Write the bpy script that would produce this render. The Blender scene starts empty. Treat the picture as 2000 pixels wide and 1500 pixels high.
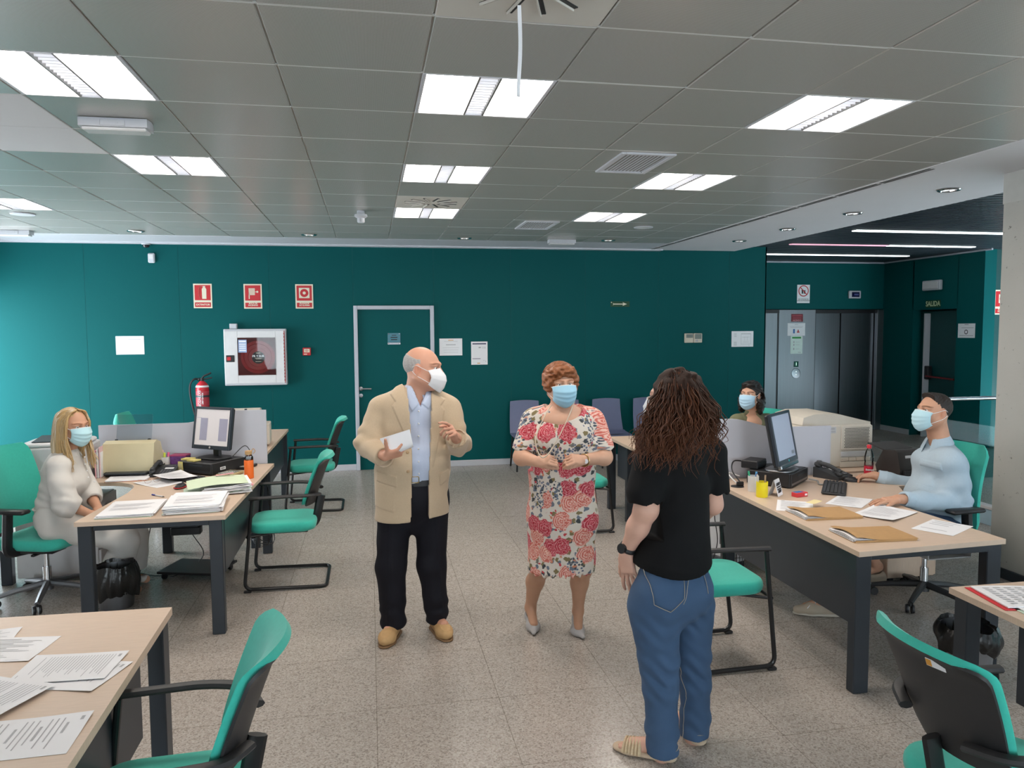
import bpy, math, random
import numpy as np
from mathutils import Matrix, Vector
PI = math.pi
rnd = random.Random(7)
scene = bpy.context.scene
COL = scene.collection

# ---------------------------------------------------------------- camera, world, exposure
CAM_H = 1.83
FPX = 1474.85
YAW, PITCH, ROLL = 0.18587657, 0.07147891, -0.00624975
_f = np.array([math.sin(YAW)*math.cos(PITCH), math.cos(YAW)*math.cos(PITCH), -math.sin(PITCH)])
_r = np.array([math.cos(YAW), -math.sin(YAW), 0.0])
_u = np.cross(_r, _f)
_c, _s = math.cos(ROLL), math.sin(ROLL)
_r, _u = _c*_r + _s*_u, -_s*_r + _c*_u
cam_data = bpy.data.cameras.new('camera')
cam_data.sensor_width = 36.0
cam_data.lens = FPX/2000*36.0
cam_data.clip_start = 0.05
cam = bpy.data.objects.new('camera', cam_data)
COL.objects.link(cam)
cam.matrix_world = Matrix(((_r[0], _u[0], -_f[0], 0), (_r[1], _u[1], -_f[1], 0), (_r[2], _u[2], -_f[2], CAM_H), (0, 0, 0, 1)))
scene.camera = cam

world = bpy.data.worlds.new('daylight')
scene.world = world
world.use_nodes = True
_bg = world.node_tree.nodes['Background']
_bg.inputs[0].default_value = (0.82, 0.93, 1.0, 1)
_bg.inputs[1].default_value = 9.0
LAMP = 16.0            # radiance of the ceiling luminaires
scene.view_settings.view_transform = 'Standard'
scene.view_settings.look = 'None'
scene.view_settings.exposure = 0.55
scene.view_settings.gamma = 1.0
scene.view_settings.use_curve_mapping = False
scene.cycles.max_bounces = 6
scene.cycles.diffuse_bounces = 3
scene.cycles.glossy_bounces = 2
scene.cycles.transmission_bounces = 2
scene.cycles.transparent_max_bounces = 6
scene.cycles.caustics_reflective = False
scene.cycles.caustics_refractive = False
scene.cycles.use_adaptive_sampling = True
scene.cycles.adaptive_threshold = .03

def at(x, y, Y):
    """world point at depth Y seen along a measured sight line"""
    d = _f + _r*(x-1000)/FPX - _u*(y-750)/FPX
    t = Y/d[1]
    return np.array([d[0]*t, d[1]*t, CAM_H + d[2]*t])
def atz(x, y, z):
    d = _f + _r*(x-1000)/FPX - _u*(y-750)/FPX
    t = (z-CAM_H)/d[2]
    return np.array([d[0]*t, d[1]*t, z])

# ---------------------------------------------------------------- materials
def lin(c):
    if isinstance(c, str):
        c = c.lstrip('#')
        c = [int(c[i:i+2], 16)/255 for i in (0, 2, 4)]
        return tuple(v/12.92 if v <= .04045 else ((v+.055)/1.055)**2.4 for v in c)
    return tuple(c)
_mats = {}
def mat(name, col=(.5, .5, .5), rough=.5, metal=0.0, var=.06, scale=14, bump=0.0, bscale=120, spec=.5, emit=0.0,
        trans=0.0, alpha=1.0, ior=1.45, sheen=0.0, coat=0.0, attr=None, sss=0.0, stretch=None):
    if name in _mats: return _mats[name]
    m = bpy.data.materials.new(name); m.use_nodes = True
    nt = m.node_tree; N = nt.nodes; L = nt.links
    b = N['Principled BSDF']
    c = lin(col)
    b.inputs['Roughness'].default_value = rough
    b.inputs['Metallic'].default_value = metal
    b.inputs['Specular IOR Level'].default_value = spec
    b.inputs['IOR'].default_value = ior
    b.inputs['Transmission Weight'].default_value = trans
    b.inputs['Alpha'].default_value = alpha
    if sheen: b.inputs['Sheen Weight'].default_value = sheen
    if coat: b.inputs['Coat Weight'].default_value = coat
    if sss:
        b.inputs['Subsurface Weight'].default_value = sss
        b.inputs['Subsurface Radius'].default_value = (.012, .005, .003)
        b.inputs['Subsurface Scale'].default_value = 1.0
    tc = N.new('ShaderNodeTexCoord')
    vec = tc.outputs['Object']
    if stretch:
        mp = N.new('ShaderNodeMapping'); mp.inputs['Scale'].default_value = stretch
        L.new(vec, mp.inputs['Vector']); vec = mp.outputs['Vector']
    no = N.new('ShaderNodeTexNoise'); no.inputs['Scale'].default_value = scale; no.inputs['Detail'].default_value = 1.5
    L.new(vec, no.inputs['Vector'])
    mx = N.new('ShaderNodeMix'); mx.data_type = 'RGBA'; mx.blend_type = 'MIX'
    mx.inputs[6].default_value = (*[max(0, v*(1-var)) for v in c], 1)
    mx.inputs[7].default_value = (*[min(1, v*(1+var)) for v in c], 1)
    L.new(no.outputs['Fac'], mx.inputs[0])
    out = mx.outputs[2]
    if attr:
        at_ = N.new('ShaderNodeAttribute'); at_.attribute_name = attr
        m2 = N.new('ShaderNodeMix'); m2.data_type = 'RGBA'; m2.blend_type = 'MULTIPLY'; m2.inputs[0].default_value = 1
        L.new(out, m2.inputs[6]); L.new(at_.outputs['Color'], m2.inputs[7]); out = m2.outputs[2]
    L.new(out, b.inputs['Base Color'])
    if emit:
        L.new(out, b.inputs['Emission Color']); b.inputs['Emission Strength'].default_value = emit
        m.cycles.emission_sampling = 'FRONT' if emit > 1.5 else 'NONE'
    if bump:
        n2 = N.new('ShaderNodeTexNoise'); n2.inputs['Scale'].default_value = bscale; n2.inputs['Detail'].default_value = 1
        L.new(vec, n2.inputs['Vector'])
        bp = N.new('ShaderNodeBump'); bp.inputs['Strength'].default_value = bump; bp.inputs['Distance'].default_value = .004
        L.new(n2.outputs['Fac'], bp.inputs['Height']); L.new(bp.outputs['Normal'], b.inputs['Normal'])
    _mats[name] = m
    return m

# ---------------------------------------------------------------- mesh building
def rotz(a): return Matrix.Rotation(a, 4, 'Z')
def xf(loc=(0, 0, 0), rz=0, rx=0, ry=0):
    return Matrix.Translation(Vector(loc)) @ Matrix.Rotation(rz, 4, 'Z') @ Matrix.Rotation(ry, 4, 'Y') @ Matrix.Rotation(rx, 4, 'X')
def crom(pts, n=8, closed=False):
    P = [np.array(p, float) for p in pts]
    if len(P) < 3 and not closed: return P
    out = []; m = len(P)
    rng = range(m if closed else m-1)
    for i in rng:
        p0 = P[(i-1) % m] if closed or i > 0 else 2*P[0]-P[1]
        p1 = P[i]; p2 = P[(i+1) % m]
        p3 = P[(i+2) % m] if closed or i+2 < m else 2*P[-1]-P[-2]
        for k in range(n):
            t = k/n
            out.append(.5*((2*p1)+(-p0+p2)*t+(2*p0-5*p1+4*p2-p3)*t*t+(-p0+3*p1-3*p2+p3)*t**3))
    if not closed: out.append(P[-1])
    return out
def fillet(pts, r, n=5):
    """polyline with rounded corners"""
    P = [np.array(p, float) for p in pts]; out = [P[0]]
    for i in range(1, len(P)-1):
        a, b, c = P[i-1], P[i], P[i+1]
        u = (a-b); v = (c-b); lu = np.linalg.norm(u); lv = np.linalg.norm(v); u /= lu; v /= lv
        rr = min(r, lu*.49, lv*.49)
        s, e = b+u*rr, b+v*rr
        for k in range(n+1):
            t = k/n; out.append((1-t)**2*s+2*t*(1-t)*b+t*t*e)
    out.append(P[-1]); return out

class MB:
    def __init__(s, M=None): s.v = []; s.f = []; s.mi = []; s.M = M or Matrix()
    def _add(s, vs, fs, mi=0, M=None):
        o = len(s.v); T = s.M @ M if M is not None else s.M
        if T == Matrix(): s.v += [tuple(map(float, p)) for p in vs]
        else:
            A = np.array(T); P = np.array(vs, float) @ A[:3, :3].T + A[:3, 3]
            s.v += [tuple(p) for p in P.tolist()]
        s.f += [tuple(o+i for i in f) for f in fs]; s.mi += [mi]*len(fs)
        return s
    def box(s, c, d, bev=0.0, mi=0, M=None):
        x, y, z = [q/2 for q in d]
        if bev <= 0:
            vs = [(c[0]+a*x, c[1]+b*y, c[2]+e*z) for a in (-1, 1) for b in (-1, 1) for e in (-1, 1)]
            fs = [(0, 1, 3, 2), (4, 6, 7, 5), (0, 4, 5, 1), (2, 3, 7, 6), (0, 2, 6, 4), (1, 5, 7, 3)]
            return s._add(vs, fs, mi, M)
        b = min(bev, x*.98, y*.98, z*.98)
        vs = []; idx = {}
        for i in (-1, 1):
            for j in (-1, 1):
                for k in (-1, 1):
                    for ax in range(3):
                        q = [x-b, y-b, z-b]; q[ax] += b
                        idx[(i, j, k, ax)] = len(vs)
                        vs.append((c[0]+i*q[0], c[1]+j*q[1], c[2]+k*q[2]))
        fs = []
        def fix(f, n):
            p = [np.array(vs[i]) for i in f]
            nn = np.cross(p[1]-p[0], p[2]-p[0])
            return f if np.dot(nn, n) > 0 else f[::-1]
        for ax in range(3):
            o = [a for a in range(3) if a != ax]
            for sg in (-1, 1):
                f = []
                for (p, q) in ((-1, -1), (1, -1), (1, 1), (-1, 1)):
                    t = [0, 0, 0]; t[ax] = sg; t[o[0]] = p; t[o[1]] = q
                    f.append(idx[(*t, ax)])
                n = np.zeros(3); n[ax] = sg; fs.append(fix(tuple(f), n))
        for ax in range(3):
            o = [a for a in range(3) if a != ax]
            for p in (-1, 1):
                for q in (-1, 1):
                    t = [0, 0, 0]; t[o[0]] = p; t[o[1]] = q
                    t1 = t[:]; t1[ax] = -1; t2 = t[:]; t2[ax] = 1
                    f = (idx[(*t1, o[0])], idx[(*t2, o[0])], idx[(*t2, o[1])], idx[(*t1, o[1])])
                    fs.append(fix(f, np.array(t, float)))
        for i in (-1, 1):
            for j in (-1, 1):
                for k in (-1, 1):
                    fs.append(fix((idx[(i, j, k, 0)], idx[(i, j, k, 1)], idx[(i, j, k, 2)]), np.array((i, j, k), float)))
        return s._add(vs, fs, mi, M)
    def tube(s, pts, r, n=8, closed=False, mi=0, M=None, caps=True, flat=None):
        P = [np.array(p, float) for p in pts]; m = len(P)
        rs = r if isinstance(r, (list, tuple, np.ndarray)) else [r]*m
        T = []
        for i in range(m):
            a = P[(i-1) % m] if closed or i > 0 else P[i]
            b = P[(i+1) % m] if closed or i < m-1 else P[i]
            t = b-a; T.append(t/(np.linalg.norm(t)+1e-12))
        ref = np.array((0, 0, 1.)) if abs(T[0][2]) < .9 else np.array((1., 0, 0))
        U = np.cross(T[0], ref); U /= np.linalg.norm(U)
        vs = []; fs = []
        for i in range(m):
            U = U - T[i]*np.dot(U, T[i]); U /= np.linalg.norm(U)+1e-12
            V = np.cross(T[i], U)
            for k in range(n):
                a = 2*PI*k/n
                ru = rs[i]; rv = rs[i]*(flat if flat else 1)
                vs.append(P[i]+U*math.cos(a)*ru+V*math.sin(a)*rv)
        for i in range(m if closed else m-1):
            j = (i+1) % m
            for k in range(n):
                l = (k+1) % n
                fs.append((i*n+k, i*n+l, j*n+l, j*n+k))
        if caps and not closed:
            fs.append(tuple(range(n))[::-1]); fs.append(tuple(range((m-1)*n, m*n)))
        return s._add(vs, fs, mi, M)
    def cyl(s, a, b, r, r2=None, n=16, mi=0, M=None): return s.tube([a, b], [r, r if r2 is None else r2], n, mi=mi, M=M)
    def lathe(s, prof, n=24, mi=0, M=None, c=(0, 0, 0)):
        vs = []; fs = []; m = len(prof)
        for (r, z) in prof:
            for k in range(n):
                a = 2*PI*k/n; vs.append((c[0]+r*math.cos(a), c[1]+r*math.sin(a), c[2]+z))
        for i in range(m-1):
            for k in range(n):
                l = (k+1) % n; fs.append((i*n+k, i*n+l, (i+1)*n+l, (i+1)*n+k))
        if prof[0][0] > 1e-6: fs.append(tuple(range(n))[::-1])
        if prof[-1][0] > 1e-6: fs.append(tuple(range((m-1)*n, m*n)))
        return s._add(vs, fs, mi, M)
    def prism(s, poly, z0, z1, mi=0, M=None):
        """polygon in xy (ccw) extruded along z"""
        n = len(poly)
        vs = [(p[0], p[1], z0) for p in poly]+[(p[0], p[1], z1) for p in poly]
        fs = [tuple(range(n))[::-1], tuple(range(n, 2*n))]
        fs += [(i, (i+1) % n, n+(i+1) % n, n+i) for i in range(n)]
        return s._add(vs, fs, mi, M)
    def grid(s, fn, nu, nv, mi=0, M=None, cu=False, cv=False):
        vs = [fn(i/(nu if cu else nu-1), j/(nv if cv else nv-1)) for i in range(nu) for j in range(nv)]
        fs = []
        for i in range(nu if cu else nu-1):
            for j in range(nv if cv else nv-1):
                a = (i+1) % nu; b = (j+1) % nv
                fs.append((i*nv+j, a*nv+j, a*nv+b, i*nv+b))
        return s._add(vs, fs, mi, M)
    def slab(s, fn, nu, nv, th, mi=0, M=None):
        """surface fn(u,v)->point thickened by th along its normal"""
        P = np.array([[fn(i/(nu-1), j/(nv-1)) for j in range(nv)] for i in range(nu)], float)
        du = np.gradient(P, axis=0); dv = np.gradient(P, axis=1)
        nn = np.cross(du, dv); nn /= np.linalg.norm(nn, axis=2, keepdims=True)+1e-12
        t = th if not callable(th) else np.array([[th(i/(nu-1), j/(nv-1)) for j in range(nv)] for i in range(nu)])[..., None]
        Q = P-nn*t
        vs = P.reshape(-1, 3).tolist()+Q.reshape(-1, 3).tolist(); o = nu*nv; fs = []
        for i in range(nu-1):
            for j in range(nv-1):
                a, b, c, d = i*nv+j, (i+1)*nv+j, (i+1)*nv+j+1, i*nv+j+1
                fs.append((a, b, c, d)); fs.append((o+d, o+c, o+b, o+a))
        rim = [(i, 0) for i in range(nu)]+[(nu-1, j) for j in range(1, nv)]+[(i, nv-1) for i in range(nu-2, -1, -1)]+[(0, j) for j in range(nv-2, 0, -1)]
        R = [i*nv+j for i, j in rim]
        for k in range(len(R)):
            a, b = R[k], R[(k+1) % len(R)]
            fs.append((b, a, o+a, o+b))
        return s._add(vs, fs, mi, M)
    def sphere(s, c, r, nu=16, nv=10, mi=0, M=None):
        rr = r if isinstance(r, (tuple, list)) else (r, r, r)
        def fn(u, v):
            a = 2*PI*u; b = PI*(v-.5)*.999
            return (c[0]+rr[0]*math.cos(b)*math.cos(a), c[1]+rr[1]*math.cos(b)*math.sin(a), c[2]+rr[2]*math.sin(b))
        return s.grid(fn, nu, nv, mi, M, cu=True)
    def quad(s, a, b, c, d, mi=0, M=None): return s._add([a, b, c, d], [(0, 1, 2, 3)], mi, M)
    def mesh(s, name, mats, smooth=35):
        me = bpy.data.meshes.new(name)
        me.from_pydata(s.v, [], s.f)
        for m in (mats if isinstance(mats, (list, tuple)) else [mats]): me.materials.append(m)
        if any(s.mi): me.polygons.foreach_set('material_index', s.mi)
        if smooth:
            me.polygons.foreach_set('use_smooth', [True]*len(me.polygons))
            me.set_sharp_from_angle(angle=math.radians(smooth))
        me.update()
        return me
    def build(s, name, mats, parent=None, smooth=35, loc=None):
        o = bpy.data.objects.new(name, s.mesh(name, mats, smooth)); COL.objects.link(o)
        if parent is not None: o.parent = parent
        if loc is not None: o.location = loc
        return o

def tag(o, label=None, cat=None, group=None, kind=None):
    if label: o['label'] = label
    if cat: o['category'] = cat
    if group: o['group'] = group
    if kind: o['kind'] = kind
    return o
def thing(name, label, cat, loc=(0, 0, 0), rz=0, group=None):
    o = bpy.data.objects.new(name, None); COL.objects.link(o)
    o.empty_display_size = .1
    o.location = Vector(loc); o.rotation_euler = (0, 0, rz)
    return tag(o, label, cat, group)
def struct(o): o['kind'] = 'structure'; return o
def inst(me, name, parent=None, loc=(0, 0, 0), rz=0):
    o = bpy.data.objects.new(name, me); COL.objects.link(o); o.parent = parent; o.location = Vector(loc); o.rotation_euler = (0, 0, rz); return o
def copy_tree(o, parent=None):
    c = o.copy(); COL.objects.link(c); c.parent = parent
    for ch in list(o.children): copy_tree(ch, c)
    return c
def text_mesh(txt, size, matl, name='lettering', parent=None, M=None, align='CENTER', depth=.0006, bold=0.0, sx=1.0):
    """flat lettering in local xz plane facing -y"""
    cu = bpy.data.curves.new('txt', 'FONT'); cu.body = txt; cu.size = size; cu.align_x = align; cu.align_y = 'CENTER'
    cu.extrude = depth; cu.offset = bold; cu.resolution_u = 3
    ob = bpy.data.objects.new('txt', cu); COL.objects.link(ob)
    me = bpy.data.meshes.new_from_object(ob)
    bpy.data.objects.remove(ob); bpy.data.curves.remove(cu)
    me.name = name; me.materials.clear(); me.materials.append(matl)
    T = (M or Matrix()) @ Matrix.Rotation(PI/2, 4, 'X') @ Matrix.Diagonal((sx, 1, 1, 1))
    me.transform(T); me.update()
    o = bpy.data.objects.new(name, me); COL.objects.link(o)
    if parent is not None: o.parent = parent
    return o

# ---------------------------------------------------------------- shared materials
M_teal = mat('teal_wall_panel', (.002, .082, .084), rough=.55, var=.05, scale=1.3, spec=.12)
M_white = mat('white_plaster', (.62, .62, .64), rough=.7, var=.03, scale=3)
M_trimw = mat('white_lacquer', (.55, .56, .60), rough=.45, var=.03)
M_alu = mat('grey_door_frame', (.47, .49, .55), rough=.4, var=.03)
M_dark = mat('dark_graphite_steel', (.028, .034, .042), rough=.38, var=.06, spec=.4)
M_black = mat('black_plastic', (.014, .014, .016), rough=.42, var=.1, scale=60)
M_blackm = mat('black_satin_plastic', (.026, .025, .026), rough=.5, var=.1, scale=60, bump=.1, bscale=500)
M_paper = mat('white_paper', (.80, .80, .82), rough=.75, var=.015)
M_ink = mat('grey_print', (.42, .42, .44), rough=.8, var=.05)
M_inkd = mat('black_print', (.03, .03, .035), rough=.8, var=.05)
M_red = mat('red_sign_paint', (.50, .020, .026), rough=.45, var=.04)
M_cream = mat('photoluminescent_cream', (.70, .66, .52), rough=.5, var=.03)
M_steel = mat('brushed_steel', (.30, .31, .33), rough=.36, metal=1.0, var=.08, scale=40, stretch=(1, 1, .03))
M_chrome = mat('polished_steel', (.75, .76, .78), rough=.12, metal=1.0, var=.02)
M_green = mat('mint_green_fabric', (.034, .43, .335), rough=.85, var=.08, scale=60, bump=.12, bscale=900, sheen=.2)
M_beech = mat('pale_beech_laminate', (.60, .455, .345), rough=.42, var=.10, scale=6, stretch=(2, 30, 2))
M_beige = mat('beige_plastic', (.62, .575, .50), rough=.45, var=.03)
M_screenw = mat('lit_screen_grey', (.55, .54, .56), rough=.3, emit=.45, var=.02)
M_glass = None

def glass_mat(name, tint, fac, rough=.02):
    m = bpy.data.materials.new(name); m.use_nodes = True
    nt = m.node_tree; N = nt.nodes; L = nt.links
    N.remove(N['Principled BSDF'])
    out = N['Material Output']
    tr = N.new('ShaderNodeBsdfTransparent'); gl = N.new('ShaderNodeBsdfGlossy'); gl.inputs['Roughness'].default_value = rough
    no = N.new('ShaderNodeTexNoise'); no.inputs['Scale'].default_value = 3
    rp = N.new('ShaderNodeMix'); rp.data_type = 'RGBA'
    rp.inputs[6].default_value = (*tint, 1); rp.inputs[7].default_value = (*[min(1, v*1.04) for v in tint], 1)
    L.new(no.outputs['Fac'], rp.inputs[0]); L.new(rp.outputs[2], tr.inputs['Color'])
    fr = N.new('ShaderNodeLayerWeight'); fr.inputs['Blend'].default_value = fac
    mx = N.new('ShaderNodeMixShader')
    L.new(fr.outputs['Fresnel'], mx.inputs['Fac']); L.new(tr.outputs[0], mx.inputs[1]); L.new(gl.outputs[0], mx.inputs[2])
    L.new(mx.outputs[0], out.inputs['Surface'])
    return m
M_glass = glass_mat('clear_glass', (.80, .90, .90), .2)

def terrazzo():
    m = bpy.data.materials.new('terrazzo_floor'); m.use_nodes = True
    nt = m.node_tree; N = nt.nodes; L = nt.links; b = N['Principled BSDF']
    tc = N.new('ShaderNodeTexCoord')
    v1 = N.new('ShaderNodeTexVoronoi'); v1.inputs['Scale'].default_value = 140
    L.new(tc.outputs['Object'], v1.inputs['Vector'])
    sp = N.new('ShaderNodeSeparateColor'); L.new(v1.outputs['Color'], sp.inputs[0])
    r1 = N.new('ShaderNodeValToRGB'); r1.color_ramp.interpolation = 'CONSTANT'
    el = r1.color_ramp.elements
    el[0].position = 0; el[0].color = (0.196, 0.167, 0.147, 1)
    el[1].position = .16; el[1].color = (0.344, 0.304, 0.269, 1)
    for p, c in ((.38, (0.422, 0.379, 0.338, 1)), (.62, (0.500, 0.456, 0.411, 1)), (.86, (0.368, 0.316, 0.273, 1))):
        e = el.new(p); e.color = c
    L.new(sp.outputs[0], r1.inputs[0])
    # fine chips between the large ones
    v2 = N.new('ShaderNodeTexVoronoi'); v2.inputs['Scale'].default_value = 320; L.new(tc.outputs['Object'], v2.inputs['Vector'])
    s2 = N.new('ShaderNodeSeparateColor'); L.new(v2.outputs['Color'], s2.inputs[0])
    r2 = N.new('ShaderNodeValToRGB'); r2.color_ramp.elements[0].color = (0.266, 0.230, 0.204, 1); r2.color_ramp.elements[1].color = (0.486, 0.440, 0.399, 1)
    L.new(s2.outputs[1], r2.inputs[0])
    mx = N.new('ShaderNodeMix'); mx.data_type = 'RGBA'; mx.inputs[0].default_value = .42
    L.new(r1.outputs[0], mx.inputs[6]); L.new(r2.outputs[0], mx.inputs[7])
    # slab joints
    br = N.new('ShaderNodeTexBrick'); br.inputs['Scale'].default_value = 1.0; br.offset = 0.0
    br.inputs['Mortar Size'].default_value = .0022; br.inputs['Brick Width'].default_value = .6; br.inputs['Row Height'].default_value = .6
    br.inputs['Color1'].default_value = (1, 1, 1, 1); br.inputs['Color2'].default_value = (.95, .95, .95, 1); br.inputs['Mortar'].default_value = (.62, .6, .58, 1)
    L.new(tc.outputs['Object'], br.inputs['Vector'])
    m2 = N.new('ShaderNodeMix'); m2.data_type = 'RGBA'; m2.blend_type = 'MULTIPLY'; m2.inputs[0].default_value = 1
    L.new(mx.outputs[2], m2.inputs[6]); L.new(br.outputs['Color'], m2.inputs[7])
    # worn, slightly dirty patches
    no = N.new('ShaderNodeTexNoise'); no.inputs['Scale'].default_value = .9; no.inputs['Detail'].default_value = 5; L.new(tc.outputs['Object'], no.inputs['Vector'])
    rr = N.new('ShaderNodeMapRange'); rr.inputs['To Min'].default_value = .24; rr.inputs['To Max'].default_value = .29
    L.new(no.outputs['Fac'], rr.inputs['Value']); L.new(rr.outputs[0], b.inputs['Roughness'])
    L.new(m2.outputs[2], b.inputs['Base Color'])
    return m
M_floor = terrazzo()

def perforated():
    m = bpy.data.materials.new('grey_perforated_metal'); m.use_nodes = True
    nt = m.node_tree; N = nt.nodes; L = nt.links; b = N['Principled BSDF']
    tc = N.new('ShaderNodeTexCoord'); mp = N.new('ShaderNodeMapping'); mp.inputs['Scale'].default_value = (200, 200, 200)
    L.new(tc.outputs['Object'], mp.inputs[0])
    v = N.new('ShaderNodeTexVoronoi'); v.inputs['Scale'].default_value = 1; v.inputs['Randomness'].default_value = 0
    L.new(mp.outputs[0], v.inputs['Vector'])
    rp = N.new('ShaderNodeValToRGB'); rp.color_ramp.elements[0].position = .22; rp.color_ramp.elements[0].color = (.25, .24, .225, 1)
    rp.color_ramp.elements[1].position = .34; rp.color_ramp.elements[1].color = (.50, .485, .455, 1)
    L.new(v.outputs['Distance'], rp.inputs[0]); L.new(rp.outputs[0], b.inputs['Base Color'])
    b.inputs['Roughness'].default_value = .24; b.inputs['Metallic'].default_value = .12
    return m
M_perf = perforated()
M_tileplain = mat('grey_ceiling_edge', (.33, .33, .33), rough=.3, metal=.3, var=.03)

# ---------------------------------------------------------------- floor and walls
YB = 10.06           # back wall
ZC = 2.93            # ceiling
XL = -4.62           # window side
YR = -3.6            # wall behind the photographer
b = MB(); b.box((2.2, 4.3, -.05), (14.4, 16.6, .1)); struct(b.build('floor', M_floor))

# back wall: core, then the laminate panels with open joints
wb = MB(); wb.box((.5, YB+.0735, 1.5), (10.24, .142, 3.0))
wall_back = struct(wb.build('wall_back', mat('panel_gap', (.02, .11, .11), rough=.8)))
seams = [-4.62, -3.395, -2.316, -1.238, -.198, .843, 1.88, 2.923, 3.983, 5.045, 5.62]
for a, c in zip(seams[:-1], seams[1:]):
    if abs(a+.198) < .01: z0 = 2.157
    else: z0 = .0
    b = MB(); b.box(((a+c)/2, YB+.01, (z0+3.0)/2), (c-a-.003, .02, 3.0-z0), .0008)
    b.build('wall_panel', M_teal, wall_back)
# panel that closes the corner towards the lift lobby
b = MB(); b.box((5.61, 11.08, 1.5), (.02, 2.04, 3.0), .0015); struct(b.build('wall_lobby', M_teal))
# skirting
for i, (x0, x1) in enumerate(((-4.6, -.2), (.845, 5.62))):
    b = MB(); b.box(((x0+x1)/2, YB-.008, .04), (x1-x0, .016, .08), .002); struct(b.build('baseboard_back', mat('white_skirting', (.50, .51, .55), rough=.4)))
# white margin between the ceiling tiles and the wall, with its stepped edge
b = MB(); b.box((-.3, 9.68, 2.942), (8.6, .80, .028), .003); b.box((-.3, 10.0, 2.92), (8.6, .12, .02), .002); struct(b.build('trim_1', M_trimw))

# lift lobby walls
YLB = 12.09
b = MB(); b.box((6.08, YLB+.06, 1.5), (.95, .12, 3.0)); b.box((7.83, YLB+.06, 2.58), (2.6, .12, .84)); b.box((9.09, YLB+.06, 1.5), (.06, .12, 3.0))
b.box((6.56, YLB+.06, 2.58), (.2, .12, .84))
struct(b.build('wall_lift', M_teal))
XRW = 9.03
b = MB(); b.box((XRW+.1, 11.72, 1.5), (.2, .78, 3.0)); b.box((XRW+.1, 10.1, 1.5), (.2, .52, 3.0)); b.box((XRW+.1, 10.85, 2.56), (.2, 1.0, .88))
struct(b.build('wall_right', M_teal))
b = MB(); b.box((10.3, 9.9, 1.5), (2.5, .1, 3.0), .001); struct(b.build('wall_stair', mat('teal_wall_lit_tone', (.012, .06, .06), rough=.45)))  # same teal wall, colour shifted for the light on this camera-facing side
b = MB(); b.box((11.3, 3.1, 1.5), (.1, 13.4, 3.0)); struct(b.build('wall_far_right', M_teal))
b = MB(); b.box((XRW-.006, 11.72, .045), (.012, .76, .09), .002); struct(b.build('baseboard_right', mat('white_skirting')))

b = MB(); b.box((8.3, 12.42, 1.5), (6.0, .06, 3.1)); b.box((9.35, 11.2, 1.5), (.04, 2.4, 3.1)); struct(b.build('wall_leak_backing', M_dark))  # unseen plates added to stop sky light leaking past lift and exit door
# window side on the left: sill, lintel and mullions around tall openings
b = MB()
b.box((XL-.1, 8.6, 2.66), (.2, 3.2, .70)); b.box((XL-.1, 8.6, .04), (.2, 3.2, .08)); b.box((XL-.1, 1.7, 1.5), (.2, 10.8, 3.0))
for y in (8.55, 10.10): b.box((XL-.1, y, 1.3), (.2, .10, 2.5))
struct(b.build('wall_left', M_white))
# wall behind the photographer, unseen; openings added to let in front light
b = MB()
b.box((3.3, YR-.1, 2.75), (16.0, .2, .5)); b.box((3.3, YR-.1, .35), (16.0, .2, .7))
for x, w_ in ((-4.0, 1.4), (0.2, 3.0), (4.2, 1.0), (8.6, 5.4)): b.box((x, YR-.1, 1.5), (w_, .2, 2.2))
struct(b.build('wall_rear', M_white))

# ---------------------------------------------------------------- ceiling
GX, GY, T = -.956, 3.335, .6
def gx(i): return GX+T*i
def gy(j): return GY+T*j
b = MB(); b.box((3.3, 4.25, 3.10), (16.2, 16.2, .1)); ceiling = struct(b.build('ceiling', M_white))
b = MB(); b.box((.0, -1.05, 2.945), (9.3, 5.2, .02)); b.build('ceiling_field', M_perf, ceiling)
special = {}
for i in (-4, -1, 2, 5):
    for j in (0, 3, 6):
        special[(i, j)] = 'light'
special.pop((-1, 6)); special.pop((-4, 0)); special.pop((-4, 3))
special[(2, -2)] = 'diff'; special[(2, 5)] = 'diff'
special[(-2, 1)] = 'plain'; special[(-2, 2)] = 'plain'
tile = MB()
e = .006
tile.box((0, 0, .010), (T-.007, T-.007, .020), .004)
tile_me = tile.mesh('ceiling_panel', M_perf, 25)
for i in range(-6, 8):
    for j in range(-3, 10):
        if (i, j) in special: continue
        o = inst(tile_me, 'ceiling_panel', ceiling, (gx(i+.5), gy(j+.5), ZC+rnd.uniform(-.0012, .0012)))
        o.rotation_euler = (rnd.uniform(-.0015, .0015), rnd.uniform(-.0015, .0015), 0)
# white rails in the joints, standing in for panel edges catching light
b = MB()
for i in range(-6, 9): b.box((gx(i), (gy(-3)+gy(10))/2, ZC+.013), (.012, 13*T, .006))
for j in range(-3, 11): b.box(((gx(-6)+gx(8))/2, gy(j), ZC+.004), (14*T, .012, .006))
b.build('joint_rail', mat('joint_highlight', (.55, .55, .54), rough=.5), ceiling)
# plaster bulkhead to the right of the tiles
b = MB(); b.box(((3.80+5.12)/2, 3.2, 2.955), (1.32, 13.7, .06), .003)
bulk = struct(b.build('trim_2', mat('white_plaster')))
# linear air slots in the bulkhead
slot_b = MB(); slot_b.box((0, 0, 0), (.018, .52, .003)); slot_b.box((.032, 0, 0), (.014, .52, .003))
slot_me = slot_b.mesh('air_slot', M_black)
for k in range(10): inst(slot_me, 'air_slot', bulk, (3.835, 4.95+k*.56, 2.9245))
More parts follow.
